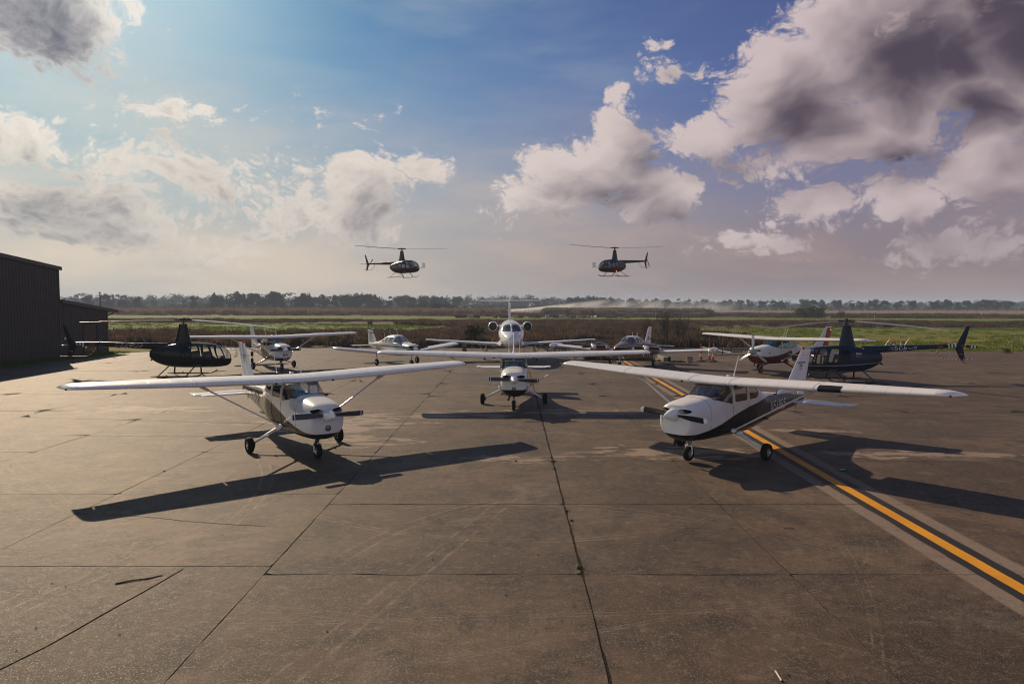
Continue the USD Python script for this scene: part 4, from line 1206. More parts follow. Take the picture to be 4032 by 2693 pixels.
# ------------------------------------------------------------------ low-wing single, white with a dark green line
CHEROKEE = Body([
    (2.46, 0.92, 1.36, 0.30, 0.5, 2.6, 2.6), (2.40, 0.82, 1.41, 0.42, 0.5, 2.8, 2.6), (2.20, 0.74, 1.44, 0.47, 0.5, 2.8, 2.6), (1.80, 0.68, 1.47, 0.51, 0.5, 2.8, 2.8), (1.40, 0.65, 1.50, 0.54, 0.5, 2.8, 3.0),
    (1.15, 0.63, 1.56, 0.555, 0.5, 2.6, 3.2), (0.80, 0.61, 1.76, 0.565, 0.45, 2.5, 3.4), (0.45, 0.60, 1.92, 0.57, 0.42, 2.6, 3.4), (0.10, 0.60, 1.985, 0.57, 0.41, 2.8, 3.4), (-0.45, 0.61, 1.965, 0.565, 0.42, 2.8, 3.2),
    (-1.0, 0.64, 1.86, 0.53, 0.44, 2.7, 3.0), (-1.6, 0.69, 1.67, 0.45, 0.46, 2.6, 2.8), (-2.2, 0.76, 1.51, 0.36, 0.48, 2.5, 2.6), (-3.2, 0.88, 1.35, 0.22, 0.5, 2.4, 2.4), (-4.25, 1.02, 1.24, 0.07, 0.5, 2.2, 2.2)])
skin_ch = paint('white_with_green_line', (0.72, 0.72, 0.70), (0.66, 0.67, 0.66), [(-4.3, 1.17), (-1.0, 1.19), (1.2, 1.22), (2.5, 1.20)], -4.4, 2.6, 0.5, 2.0,
                stripe=[((0.035, 0.050, 0.040), -0.03, 0.035), ((0.36, 0.33, 0.22), 0.045, 0.12)])


def low_single(label, pose):
    x, y, h = pose
    t = thing('light_aeroplane', label, 'aeroplane', (x, y, 0), h)
    shield = rpoly([(1.42, 1.60), (1.10, 1.50), (0.52, 1.47), (0.46, 1.55), (0.42, 1.90), (0.80, 2.0)])
    w1 = rpoly([(0.30, 1.47), (-0.25, 1.47), (-0.22, 1.83), (0.28, 1.85)], 0.07)
    w2 = rpoly([(-0.38, 1.47), (-0.88, 1.47), (-0.80, 1.77), (-0.38, 1.83)], 0.06)
    w3 = rpoly([(-1.0, 1.46), (-1.42, 1.45), (-1.32, 1.58), (-1.0, 1.70)], 0.05)
    cuts = [('windshield', shield, 0.02, 1, win), ('windshield', shield, -1, -0.02, win)]
    for nm, p in (('door_window', w1), ('side_window', w2), ('rear_side_window', w3)):
        cuts += [(nm, p, -1, 0, win), (nm, p, 0, 1, win)]
    holes = None
    for sy in (-1, 1):
        e = sa.translate(sa.scale(sg.Point(0, 0).buffer(1, quad_segs=8), 0.15, 0.075), sy * 0.27, 1.26)
        m = man(prism(e, 2.1, 2.8, 'x'))
        holes = m if holes is None else holes + m
    body_shell(t, CHEROKEE, -1.7, 1.42, cuts, skin_ch, extra_cut=holes)
    for sy in (-1, 1):
        e = sa.translate(sa.scale(sg.Point(0, 0).buffer(1, quad_segs=8), 0.16, 0.085), sy * 0.27, 1.26)
        part(t, 'air_inlet', prism(e, 2.06, 2.16, 'x'), dark)
    part(t, 'landing_lamp', revolve([(0, 0.02), (0.06, 0.0), (0.06, -0.06), (0, -0.06)][::-1], 'x', 16, (2.42, 0, 0.93)), lampglass, 40)
    part(t, 'instrument_panel', cat(box(0.10, 0.98, 0.28, (0.95, 0, 1.36), 0.03), box(0.40, 0.96, 0.04, (1.1, 0, 1.49), 0.015)), seatm)
    for sy in (0.26, -0.26):
        seat(t, 0.10, sy, 1.02)
    part(t, 'rear_seat', cat(box(0.45, 0.95, 0.15, (-0.70, 0, 1.02), 0.04), T(box(0.11, 0.95, 0.5, (0, 0, 0.25), 0.04), (-0.95, 0, 1.06), ry=-0.2)), seatm)
    half = [(0.0, 0.80, 0.73, 1.62, 1.0), (0.60, 0.80, 0.75, 1.62, 1.0), (4.38, 0.72, 1.21, 1.58, 0.95)]
    tips = [(4.38, 0.72, 1.21, 1.58, 0.95), (4.46, 0.69, 1.222, 1.54, 0.85), (4.53, 0.58, 1.232, 1.40, 0.68), (4.58, 0.35, 1.24, 1.10, 0.5), (4.60, 0.0, 1.242, 0.5, 0.4)]
    for sy in (1, -1):
        mk = (lambda m: m) if sy > 0 else mirror
        w = part(t, 'wing', mk(wing(span(half, 0.0, 4.38), 0.14, 0, 0.768, 0.015, n=15)), wingwhite, 40)
        part(w, 'flap', mk(wing(span(half, 0.6, 2.5), 0.14, 0.77, 1.0, 0.015, n=7)), wingwhite, 40)
        part(w, 'aileron', mk(wing(span(half, 2.52, 4.36), 0.14, 0.77, 1.0, 0.015, n=7)), wingwhite, 40)
        k = part(t, 'wing_tip', mk(wing(tips, 0.14, n=11)), white, 40)
        part(k, 'position_lamp', ball(0.035, (0.56, sy * 4.50, 1.24), 2), redlens if sy > 0 else greenlens, 60)
        st = [(0.0, -3.42, 1.13, 0.76, 1.0), (1.45, -3.42, 1.13, 0.76, 1.0), (1.52, -3.50, 1.13, 0.62, 0.7)]
        part(t, 'stabilator', mk(wing(st, 0.11, camber=0, n=11)), wingwhite, 40)
        gear_leg(t, 0.0, sy * 1.52, 0.80, 0.215, white)
    part(t, 'step', cat(tube([(-0.9, -0.45, 0.68), (-0.95, -0.62, 0.40), (-0.85, -0.66, 0.39)], 0.014, 6)), alu)
    gear_leg(t, 1.95, 0, 0.72, 0.20, alu, 0.14, 'nose_gear_leg')
    part(t, 'fin', wing([(1.25, -2.70, 0, 1.25, 0.7), (1.40, -3.05, 0, 0.92, 1.0), (2.10, -3.62, 0, 0.50, 1.0)], 0.10, camber=0, vertical=True, n=11), white, 40)
    rd = part(t, 'rudder', wing([(1.16, -3.98, 0, 0.40, 1.0), (1.40, -3.99, 0, 0.42, 1.0), (2.10, -4.13, 0, 0.33, 1.0)], 0.10, camber=0, vertical=True, n=9), white, 40)
    ribs = [box(0.75 - 0.30 * q, 0.085, 0.014, (-3.88 - 0.16 * q, 0, 1.38 + 0.72 * q)) for q in np.linspace(0.02, 0.86, 9)]
    part(rd, 'skin_bead', cat(*ribs), plain('bead_grey', (0.50, 0.50, 0.50), 0.35), kind='stuff')
    part(t, 'fin_stripe', cat(wing([(1.98, -3.50, 0, 0.93, 1.05), (2.02, -3.53, 0, 0.92, 1.05)], 0.105, camber=0, vertical=True, n=11), wing([(2.07, -4.10, 0, 0.39, 1.1), (2.12, -4.11, 0, 0.39, 1.1)], 0.105, camber=0, vertical=True, n=11)), plain('dark_green_paint', (0.02, 0.035, 0.028), 0.3))
    part(t, 'fin_tip', wing([(2.10, -3.60, 0, 0.90, 1.0), (2.17, -3.70, 0, 0.80, 0.8), (2.20, -3.80, 0, 0.62, 0.5)], 0.10, camber=0, vertical=True, n=9), white, 40)
    part(t, 'beacon', revolve([(0, 0.12), (0.035, 0.10), (0.05, 0.05), (0.05, 0), (0, 0)][::-1], 'z', 12, (-3.95, 0, 2.19)), redlens, 60)
    propeller(t, 2.50, 1.14, 0.94, (0.16, 0.16 + PI), greyprop, tipw, spin_r=0.165, spin_len=0.32, band=dark)
    for ax_ in (0.1, -0.9, -1.7):
        zt = float(CHEROKEE.at(ax_)[1])
        part(t, 'whip_aerial', tube([(ax_, 0, zt - 0.02), (ax_ - 0.12, 0, zt + 0.24), (ax_ - 0.24, 0, zt + 0.5)], [0.012, 0.008, 0.005], 6), white)
    for sy in (1, -1):
        def wrap(p, sy=sy):
            q = p.copy()
            q[:, 1] = sy * (CHEROKEE.side(q[:, 0], q[:, 2]) + 0.004)
            return q
        part(t, 'registration', lettering('N6447J', 0.24, (-2.0, 0, 0.90), (-sy, 0, 0), (0, 0, 1), True, 0.0, 0.85, wrap), decal_dark, False)
    return t


low_single('white low-wing aeroplane with a thin green line along its side', (-7.734, 45.909, -0.9155))

# ------------------------------------------------------------------ low-wing twin in bronze and white with tip tanks
TWIN = Body([
    (3.02, 1.16, 1.24, 0.03, 0.5, 2.0, 2.0), (2.96, 1.08, 1.31, 0.12, 0.5, 2.0, 2.0), (2.80, 0.97, 1.39, 0.23, 0.5, 2.1, 2.1), (2.45, 0.84, 1.49, 0.37, 0.48, 2.2, 2.4), (2.00, 0.75, 1.56, 0.47, 0.47, 2.3, 2.6), (1.60, 0.70, 1.61, 0.53, 0.46, 2.4, 2.8),
    (1.30, 0.67, 1.68, 0.555, 0.45, 2.4, 3.0), (0.95, 0.65, 1.86, 0.57, 0.42, 2.5, 3.2), (0.60, 0.64, 1.95, 0.575, 0.41, 2.7, 3.2), (0.10, 0.64, 1.97, 0.575, 0.41, 2.8, 3.2), (-0.5, 0.65, 1.93, 0.56, 0.42, 2.8, 3.0),
    (-1.1, 0.68, 1.80, 0.51, 0.44, 2.7, 2.8), (-1.8, 0.75, 1.60, 0.41, 0.46, 2.5, 2.6), (-2.8, 0.90, 1.42, 0.25, 0.5, 2.3, 2.4), (-3.95, 1.06, 1.28, 0.07, 0.5, 2.2, 2.2)])
NAC = Body([(2.16, 1.06, 1.44, 0.24, 0.5, 2.4, 2.4), (2.10, 0.99, 1.50, 0.32, 0.5, 2.6, 2.6), (1.85, 0.94, 1.55, 0.37, 0.5, 2.7, 2.6), (1.40, 0.90, 1.56, 0.40, 0.5, 2.6, 2.6), (0.85, 0.86, 1.48, 0.39, 0.5, 2.4, 2.4), (0.3, 0.84, 1.30, 0.33, 0.5, 2.2, 2.2), (-0.25, 0.86, 1.12, 0.22, 0.5, 2.0, 2.0), (-0.65, 0.93, 1.00, 0.08, 0.5, 2.0, 2.0)])
bronze = (0.20, 0.135, 0.10)
skin_tw = paint('white_over_bronze', (0.66, 0.65, 0.63), bronze, [(-4.0, 1.40), (-2.0, 1.50), (0.0, 1.70), (0.7, 1.74), (1.3, 1.75), (3.1, 1.75)], -4.0, 3.1, 0.6, 2.0,
                stripe=[((0.016, 0.014, 0.014), -0.62, -0.40), ((0.60, 0.57, 0.52), -0.40, -0.375), ((0.60, 0.57, 0.52), -0.66, -0.635)], rough=0.28, metal=0.15)
skin_nac = paint('bronze_nacelle', (0.030, 0.022, 0.020), bronze, [(-0.7, 1.10), (0.4, 1.18), (1.2, 1.36), (2.2, 1.46)], -0.8, 2.3, 0.8, 1.6, stripe=[((0.55, 0.52, 0.48), -0.03, 0.0)], rough=0.25, metal=0.15)


def twin(label, pose):
    x, y, h = pose
    t = thing('twin_engine_aeroplane', label, 'aeroplane', (x, y, 0), h)
    shield = rpoly([(1.62, 1.72), (1.42, 1.58), (0.72, 1.52), (0.66, 1.60), (0.62, 1.88), (1.0, 1.98)])
    cuts = [('windshield', shield, 0.02, 1, win), ('windshield', shield, -1, -0.02, win)]
    for nm, p in (('side_window', rpoly([(0.55, 1.52), (0.05, 1.50), (0.05, 1.84), (0.52, 1.86)], 0.05)), ('side_window', rpoly([(-0.02, 1.50), (-0.52, 1.50), (-0.50, 1.80), (-0.02, 1.84)], 0.05)), ('side_window', rpoly([(-0.60, 1.50), (-1.08, 1.52), (-0.92, 1.68), (-0.60, 1.78)], 0.05))):
        cuts += [(nm, p, -1, 0, winsmoke), (nm, p, 0, 1, winsmoke)]
    body_shell(t, TWIN, -1.5, 1.6, cuts, skin_tw)
    part(t, 'instrument_panel', cat(box(0.10, 0.95, 0.3, (1.05, 0, 1.40), 0.03), box(0.40, 0.95, 0.04, (1.22, 0, 1.55), 0.015)), seatm)
    for sy in (0.26, -0.26):
        seat(t, 0.25, sy, 1.05)
        seat(t, -0.55, sy, 1.05)
    part(t, 'nose_bumper', ball(0.035, (3.01, 0, 1.19), 2), dark, 60)
    half = [(0.0, 0.95, 0.84, 1.70, 1.0), (0.6, 0.95, 0.88, 1.65, 1.0), (5.25, 0.80, 1.20, 1.22, 0.9)]
    for sy in (1, -1):
        mk = (lambda m: m) if sy > 0 else mirror
        w = part(t, 'wing', mk(wing(span(half, 0.0, 5.25), 0.14, 0, 0.768, 0.01, n=15)), wingwhite, 40)
        part(w, 'flap', mk(wing(span(half, 0.65, 2.9), 0.14, 0.77, 1.0, 0.01, n=7)), wingwhite, 40)
        part(w, 'aileron', mk(wing(span(half, 2.92, 5.2), 0.14, 0.77, 1.0, 0.01, n=7)), wingwhite, 40)
        prof = [(0.0, -1.0), (0.05, -0.95), (0.12, -0.7), (0.165, -0.3), (0.18, 0.1), (0.18, 0.5), (0.16, 0.78), (0.11, 0.95), (0.05, 1.03), (0.0, 1.05)]
        k = part(t, 'tip_tank', T(revolve(prof, 'x', 24), (0.25, sy * 5.36, 1.20)), white, 50)
        part(k, 'position_lamp', ball(0.04, (1.10, sy * 5.52, 1.22), 2, (1.3, 0.8, 0.8)), redlens if sy > 0 else greenlens, 60)
        hole = None
        for dy in (-0.19, 0.19):
            e = sa.translate(sa.scale(sg.Point(0, 0).buffer(1, quad_segs=8), 0.085, 0.075), dy, 1.29)
            m = man(prism(e, 1.95, 2.4, 'x'))
            hole = m if hole is None else hole + m
        n = tm(man(NAC.mesh()) - hole)
        n.apply_translation((0, sy * 1.75, 0))
        k = part(t, 'engine_nacelle', n, skin_nac, 35)
        for dy in (-0.19, 0.19):
            part(k, 'air_inlet', prism(sa.translate(sa.scale(sg.Point(0, 0).buffer(1, quad_segs=8), 0.09, 0.08), sy * 1.75 + dy, 1.29), 1.92, 1.99, 'x'), dark)
        part(k, 'exhaust_pipe', tube([(0.9, sy * 1.55, 0.88), (0.6, sy * 1.5, 0.80), (0.45, sy * 1.5, 0.78)], 0.035, 8), dark)
        hub = thing_prop = part(t, 'propeller_hub', T(revolve([(0, 0.29), (0.05, 0.275), (0.11, 0.20), (0.15, 0.08), (0.16, 0), (0.15, -0.05), (0, -0.05)][::-1], 'x', 24), (2.19, sy * 1.75, 1.29)), white, 50)
        for a in (0.03, 0.03 + PI):
            bl, tp = [], []
            for (r0, r1, store, nn) in ((0.12, 0.80, bl, 12), (0.80, 0.915, tp, 5)):
                for r in np.linspace(r0, r1, nn):
                    q = r / 0.915
                    ch = 0.12 * (0.7 + 0.6 * math.sin(min(1, q * 1.2) * PI * 0.6)) * (1 if q < 0.93 else math.sqrt(max(0.06, 1 - ((q - 0.93) / 0.075) ** 2)))
                    be = min(math.atan2(1.4, 2 * PI * r), 0.8)
                    af = airfoil(8, max(0.07, 0.22 - 0.15 * q), camber=0.03)
                    u, ww = (0.45 - af[:, 0]) * ch, af[:, 1] * ch
                    px, pu = ww * math.cos(be) + u * math.sin(be), u * math.cos(be) - ww * math.sin(be)
                    store.append(np.stack([2.24 + px, sy * 1.75 + r * math.cos(a) - pu * math.sin(a), 1.29 + r * math.sin(a) + pu * math.cos(a)], 1))
            b = part(t, 'propeller_blade', loft(bl), blackprop, 50)
            part(b, 'blade_tip', loft(tp), tipw, 50)
        gear_leg(t, 0.0, sy * 1.49, 0.92, 0.215, alu)
        part(t, 'gear_door', box(0.5, 0.02, 0.36, (0.0, sy * 1.64, 0.70), 0.005), white)
        part(t, 'tailplane', mk(wing([(0.0, -3.10, 1.15, 0.95, 1.0), (1.72, -3.25, 1.15, 0.62, 1.0), (1.80, -3.33, 1.15, 0.5, 0.7)], 0.1, camber=0, n=11)), wingwhite, 40)
    gear_leg(t, 2.2, 0, 0.80, 0.19, alu, 0.14, 'nose_gear_leg')
    part(t, 'nose_gear_door', cat(box(0.4, 0.015, 0.2, (2.0, 0.13, 0.68)), box(0.4, 0.015, 0.2, (2.0, -0.13, 0.68))), white)
    f = part(t, 'fin', wing([(1.28, -2.20, 0, 1.25, 0.6), (1.42, -2.65, 0, 0.85, 1.0), (2.35, -3.32, 0, 0.44, 1.0), (2.44, -3.42, 0, 0.35, 0.7)], 0.1, camber=0, vertical=True, n=11), white, 40)
    part(t, 'rudder', wing([(1.20, -3.46, 0, 0.52, 1.0), (1.45, -3.50, 0, 0.52, 1.0), (2.38, -3.77, 0, 0.36, 1.0), (2.46, -3.80, 0, 0.34, 0.7)], 0.1, camber=0, vertical=True, n=9), white, 40)
    for sy in (1, -1):
        bolt = sg.Polygon([(-3.20, 1.45), (-3.50, 1.75), (-3.38, 1.78), (-3.66, 2.20), (-3.42, 1.95), (-3.52, 1.93), (-3.10, 1.62), (-3.26, 1.62)])
        part(f, 'fin_flash', prism(bolt, sy * 0.052 - 0.001, sy * 0.052 + 0.001), plain('flash_bronze', (0.10, 0.07, 0.05), 0.3))
        tri = sg.Polygon([(-3.52, 1.52), (-3.88, 1.68), (-3.80, 1.52)])
        part(f, 'fin_flash', prism(tri, sy * 0.046 - 0.001, sy * 0.046 + 0.001), dark)
    part(t, 'beacon', revolve([(0, 0.10), (0.03, 0.08), (0.04, 0.0), (0, 0)][::-1], 'z', 12, (-3.62, 0, 2.46)), redlens, 60)
    for ax_, hh in ((0.0, 0.22), (-0.9, 0.30)):
        zt = float(TWIN.at(ax_)[1])
        part(t, 'blade_aerial', wing([(zt - 0.03, ax_, 0, 0.16, 1.0), (zt + hh, ax_ - 0.14, 0, 0.06, 1.0)], 0.12, camber=0, vertical=True, n=7), white, 40)
    # white registration marks half hidden behind the propeller
    for sy in (1, -1):
        for k in range(2):
            part(t, 'side_mark', box(0.10, 0.01, 0.10, (1.62 - 0.20 * k, sy * (TWIN.side(1.62 - 0.20 * k, 1.24) + 0.002), 1.24)), decal_light)
    part(t, 'wheel_chock', box(0.10, 0.26, 0.07, (2.42, 0, 0.035), 0.01), white)
    return t


twin('bronze and white twin-engine low-wing aeroplane with tip tanks', (7.90, 44.938, -2.0842))

# ------------------------------------------------------------------ white business jet, nose on
JET = Body([
    (5.32, 1.520, 1.600, 0.033, 0.5, 2.0, 2.0), (5.25, 1.400, 1.740, 0.164, 0.5, 2.0, 2.0), (5.00, 1.280, 1.930, 0.349, 0.5, 2.0, 2.0), (4.50, 1.200, 2.127, 0.567, 0.5, 2.05, 2.1), (4.00, 1.170, 2.265, 0.709, 0.5, 2.1, 2.1), (3.60, 1.160, 2.382, 0.785, 0.5, 2.1, 2.1),
    (3.20, 1.155, 2.615, 0.834, 0.5, 2.05, 2.1), (2.80, 1.150, 2.774, 0.872, 0.5, 2.0, 2.1), (2.20, 1.150, 2.848, 0.894, 0.5, 2.0, 2.1), (0.50, 1.150, 2.859, 0.899, 0.5, 2.0, 2.1), (-1.60, 1.160, 2.859, 0.894, 0.5, 2.0, 2.0),
    (-3.00, 1.280, 2.848, 0.807, 0.5, 2.0, 2.0), (-4.40, 1.600, 2.784, 0.589, 0.5, 2.0, 2.0), (-5.60, 1.980, 2.700, 0.327, 0.5, 2.0, 2.0), (-6.60, 2.280, 2.551, 0.087, 0.5, 2.0, 2.0)])
jetwhite = plain('jet_white', (0.74, 0.73, 0.73), 0.13, coat=0.6, vary=0.02, scale=0.5)


def jet(label, pose):
    x, y, h = pose
    t = thing('business_jet', label, 'jet', (x, y, 0), h)
    outer = man(JET.mesh(n=72))
    shell = outer - man(JET.mesh(1.2, 3.75, 0.03, 0.08, 72))
    panes = []
    for sy in (1, -1):
        a = sg.Polygon([(sy * 0.05, 2.22), (sy * 0.66, 2.20), (sy * 0.55, 2.50), (sy * 0.42, 2.62), (sy * 0.05, 2.645)]).buffer(-0.03).buffer(0.03)
        panes.append(('windshield', prism(a, 2.5, 4.4, 'x'), prism(a.buffer(0.02), 2.5, 4.4, 'x')))
        b = sg.Polygon([(3.02, 2.22), (2.52, 2.24), (2.55, 2.50), (2.78, 2.52)]).buffer(-0.03).buffer(0.03)
        panes.append(('cockpit_side_window', prism(b, *sorted((sy * 0.3, sy * 1.2))), prism(b.buffer(0.02), *sorted((sy * 0.3, sy * 1.2)))))
    for _, c, _b in panes:
        shell = shell - man(c)
    part(t, 'fuselage', tm(shell), jetwhite, 40)
    sheet = man(JET.mesh(1.0, 4.2, 0.008, 0.06, 72)) - man(JET.mesh(1.0, 4.2, 0.014, 0.06, 72))
    for nm, _c, b in panes:
        part(t, nm, tm(sheet ^ man(b)), winsmoke, 40)
    for sy in (1, -1):
        for k in range(4):
            e = sa.translate(sa.scale(sg.Point(0, 0).buffer(1, quad_segs=6), 0.14, 0.19), 1.55 - 0.85 * k, 2.20)
            m = tm((man(JET.mesh(-1.6, 2.2, -0.004, 0.2, 72)) - man(JET.mesh(-1.6, 2.2, 0.006, 0.2, 72))) ^ man(prism(e, *sorted((sy * 0.4, sy * 1.2)))))
            part(t, 'cabin_window', m, plain('dark_cabin_glass', (0.02, 0.022, 0.026), 0.08), 40)
    part(t, 'instrument_panel', box(0.3, 1.0, 0.25, (3.25, 0, 2.08), 0.05), seatm)
    for sy in (0.28, -0.28):
        seat(t, 2.3, sy, 1.72, seatm)
        part(t, 'seat_head', box(0.12, 0.26, 0.2, (2.05, sy, 2.46), 0.05), plain('headrest_cream', (0.55, 0.52, 0.46), 0.6))
    half = [(0.0, 1.30, 1.12, 2.05, 1.0), (0.9, 1.25, 1.15, 1.95, 1.0), (6.0, 0.55, 1.47, 0.95, 0.9), (6.12, 0.48, 1.48, 0.85, 0.7)]
    for sy in (1, -1):
        mk = (lambda m: m) if sy > 0 else mirror
        w = part(t, 'wing', mk(wing(span(half, 0.0, 6.12), 0.13, 0, 0.768, 0.01, n=15)), wingwhite, 40)
        part(w, 'leading_edge_boot', mk(wing([(q[0], q[1] + 0.006, q[2], q[3] * 1.003, q[4] * 1.04) for q in span(half, 1.0, 5.95)], 0.13, 0, 0.06, 0.01, n=9)), chrome, 40)
        part(w, 'flap', mk(wing(span(half, 0.9, 3.6), 0.13, 0.77, 1.0, 0.01, n=7)), wingwhite, 40)
        part(w, 'aileron', mk(wing(span(half, 3.62, 5.9), 0.13, 0.77, 1.0, 0.01, n=7)), wingwhite, 40)
        part(w, 'position_lamp', ball(0.05, (0.42, sy * 6.12, 1.48), 2, (1.6, 0.7, 0.7)), redlens if sy > 0 else greenlens, 60)
        part(t, 'wing_root_fairing', ball(1.0, (0.2, sy * 0.74, 1.22), 3, (2.4, 0.20, 0.17)), jetwhite, 60)
        nac = [(0.30, 0.92), (0.335, 0.90), (0.355, 0.80), (0.375, 0.50), (0.37, 0.0), (0.33, -0.6), (0.25, -1.1), (0.20, -1.15), (0.20, -0.9), (0.27, -0.2), (0.285, 0.55), (0.275, 0.80), (0.285, 0.88), (0.30, 0.92)]
        k = part(t, 'engine', T(revolve(nac, 'x', 36), (-2.5, sy * 1.30, 2.36)), jetwhite, 40)
        lip = [(0.283, 0.80), (0.278, 0.84), (0.286, 0.90), (0.302, 0.928), (0.322, 0.922), (0.345, 0.875), (0.36, 0.78), (0.35, 0.78), (0.30, 0.80), (0.283, 0.80)]
        part(k, 'inlet_lip', T(revolve(lip, 'x', 36), (-2.5, sy * 1.30, 2.36)), chrome, 50)
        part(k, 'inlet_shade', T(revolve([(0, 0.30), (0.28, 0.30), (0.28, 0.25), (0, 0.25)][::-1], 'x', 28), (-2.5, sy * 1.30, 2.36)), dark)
        blades = cat(*[T(box(0.02, 0.05, 0.23, (0.33, 0, 0.155)), rx=q) for q in np.arange(20) * PI / 10])
        part(k, 'fan_blades', T(blades, (-2.5, sy * 1.30, 2.36)), plain('fan_grey', (0.06, 0.06, 0.065), 0.35, metal=0.6), kind='stuff')
        part(k, 'fan_spinner', T(revolve([(0, 0.52), (0.05, 0.46), (0.085, 0.36), (0.09, 0.30), (0, 0.30)][::-1], 'x', 16), (-2.5, sy * 1.30, 2.36)), alu, 50)
        part(t, 'engine_pylon', mk(wing([(0.55, -2.1, 2.38, 1.3, 1.0), (1.05, -2.1, 2.38, 1.3, 1.0)], 0.12, camber=0, n=9)), jetwhite, 40)
        part(t, 'tailplane', mk(wing([(0.0, -5.20, 4.28, 1.15, 1.0), (2.50, -5.75, 4.30, 0.62, 1.2)], 0.17, camber=0, n=11)), wingwhite, 40)
        part(t, 'tailplane_tip', mk(wing([(2.50, -5.72, 4.30, 0.70, 1.2), (2.62, -5.85, 4.36, 0.62, 1.2), (2.66, -6.0, 4.42, 0.42, 0.8)], 0.14, camber=0, n=9)), white, 40)
        k = part(t, 'main_gear_leg', cat(tube([(0, sy * 1.78, 1.15), (0, sy * 1.80, 0.28)], 0.055, 10)), alu, 50)
        part(k, 'drag_brace', tube([(0.1, sy * 2.35, 1.15), (0.0, sy * 1.85, 0.55)], 0.025, 8), alu, 50)
        part(t, 'gear_door', box(0.55, 0.02, 0.45, (0.0, sy * 1.66, 0.78), 0.005), dark)
        wheel(t, 0.0, sy * 1.90, 0.25, 0.17)
    part(t, 'fin', wing([(2.55, -2.6, 0, 3.3, 0.4), (2.75, -3.4, 0, 2.6, 0.75), (3.2, -4.1, 0, 2.0, 0.95), (4.24, -4.95, 0, 1.45, 1.0)], 0.11, camber=0, vertical=True, n=13), jetwhite, 40)
    prof = [(0.0, -1.75), (0.06, -1.6), (0.11, -1.0), (0.12, -0.3), (0.09, 0.1), (0.04, 0.28), (0.0, 0.32)]
    part(t, 'tail_bullet', T(revolve(prof, 'x', 20), (-5.05, 0, 4.27)), jetwhite, 60)
    part(t, 'blade_aerial', wing([(2.79, 0.9, 0, 0.25, 1.0), (3.10, 0.75, 0, 0.12, 1.0)], 0.1, camber=0, vertical=True, n=7), white, 40)
    k = part(t, 'nose_gear_leg', cat(tube([(4.2, 0, 1.2), (4.2, 0, 0.22)], 0.045, 10)), alu, 50)
    part(k, 'nose_gear_lamp', T(revolve([(0, 0.03), (0.06, 0.02), (0.07, -0.05), (0, -0.05)][::-1], 'x', 14), (4.28, 0, 0.72)), lampglass, 40)
    wheel(t, 4.2, 0.0, 0.19, 0.15)
    part(t, 'radome_seam', tube([JET.ring(4.35, -0.002, 48)[k] for k in range(48)], 0.004, 4), dark, 30)
    return t


jet('white business jet with T-tail and two rear engines, seen nose-on', (-0.10, 49.6, -1.553))

# ------------------------------------------------------------------ four-seat helicopter
HELI = Body([
    (2.56, 0.86, 1.04, 0.05, 0.5, 2.0, 2.0), (2.535, 0.73, 1.18, 0.20, 0.5, 2.0, 2.0), (2.44, 0.61, 1.35, 0.36, 0.5, 2.0, 2.0), (2.24, 0.53, 1.54, 0.49, 0.46, 2.1, 2.1), (1.90, 0.49, 1.70, 0.58, 0.42, 2.2, 2.3),
    (1.50, 0.47, 1.81, 0.62, 0.40, 2.3, 2.5), (1.00, 0.465, 1.86, 0.645, 0.40, 2.4, 2.6), (0.50, 0.46, 1.89, 0.645, 0.40, 2.4, 2.6), (0.0, 0.465, 1.87, 0.63, 0.42, 2.4, 2.6), (-0.4, 0.48, 1.83, 0.59, 0.44, 2.4, 2.5),
    (-0.8, 0.53, 1.75, 0.53, 0.46, 2.4, 2.4), (-1.2, 0.63, 1.66, 0.46, 0.48, 2.4, 2.4), (-1.5, 0.76, 1.59, 0.40, 0.5, 2.4, 2.4), (-1.68, 0.88, 1.53, 0.36, 0.5, 2.4, 2.4), (-1.78, 0.98, 1.47, 0.31, 0.5, 2.4, 2.4)])


def lit_red():
    if 'lit_red' not in LOOK:
        g = Graph()
        p = g.add('principled_bsdf', base_color=(0.5, 0.02, 0.01), emission_color=(1.0, 0.06, 0.02), emission_strength=6.0)
        LOOK['lit_red'] = g.build('/World/Looks/lit_red', surface=p + '.BSDF')
    return LOOK['lit_red']


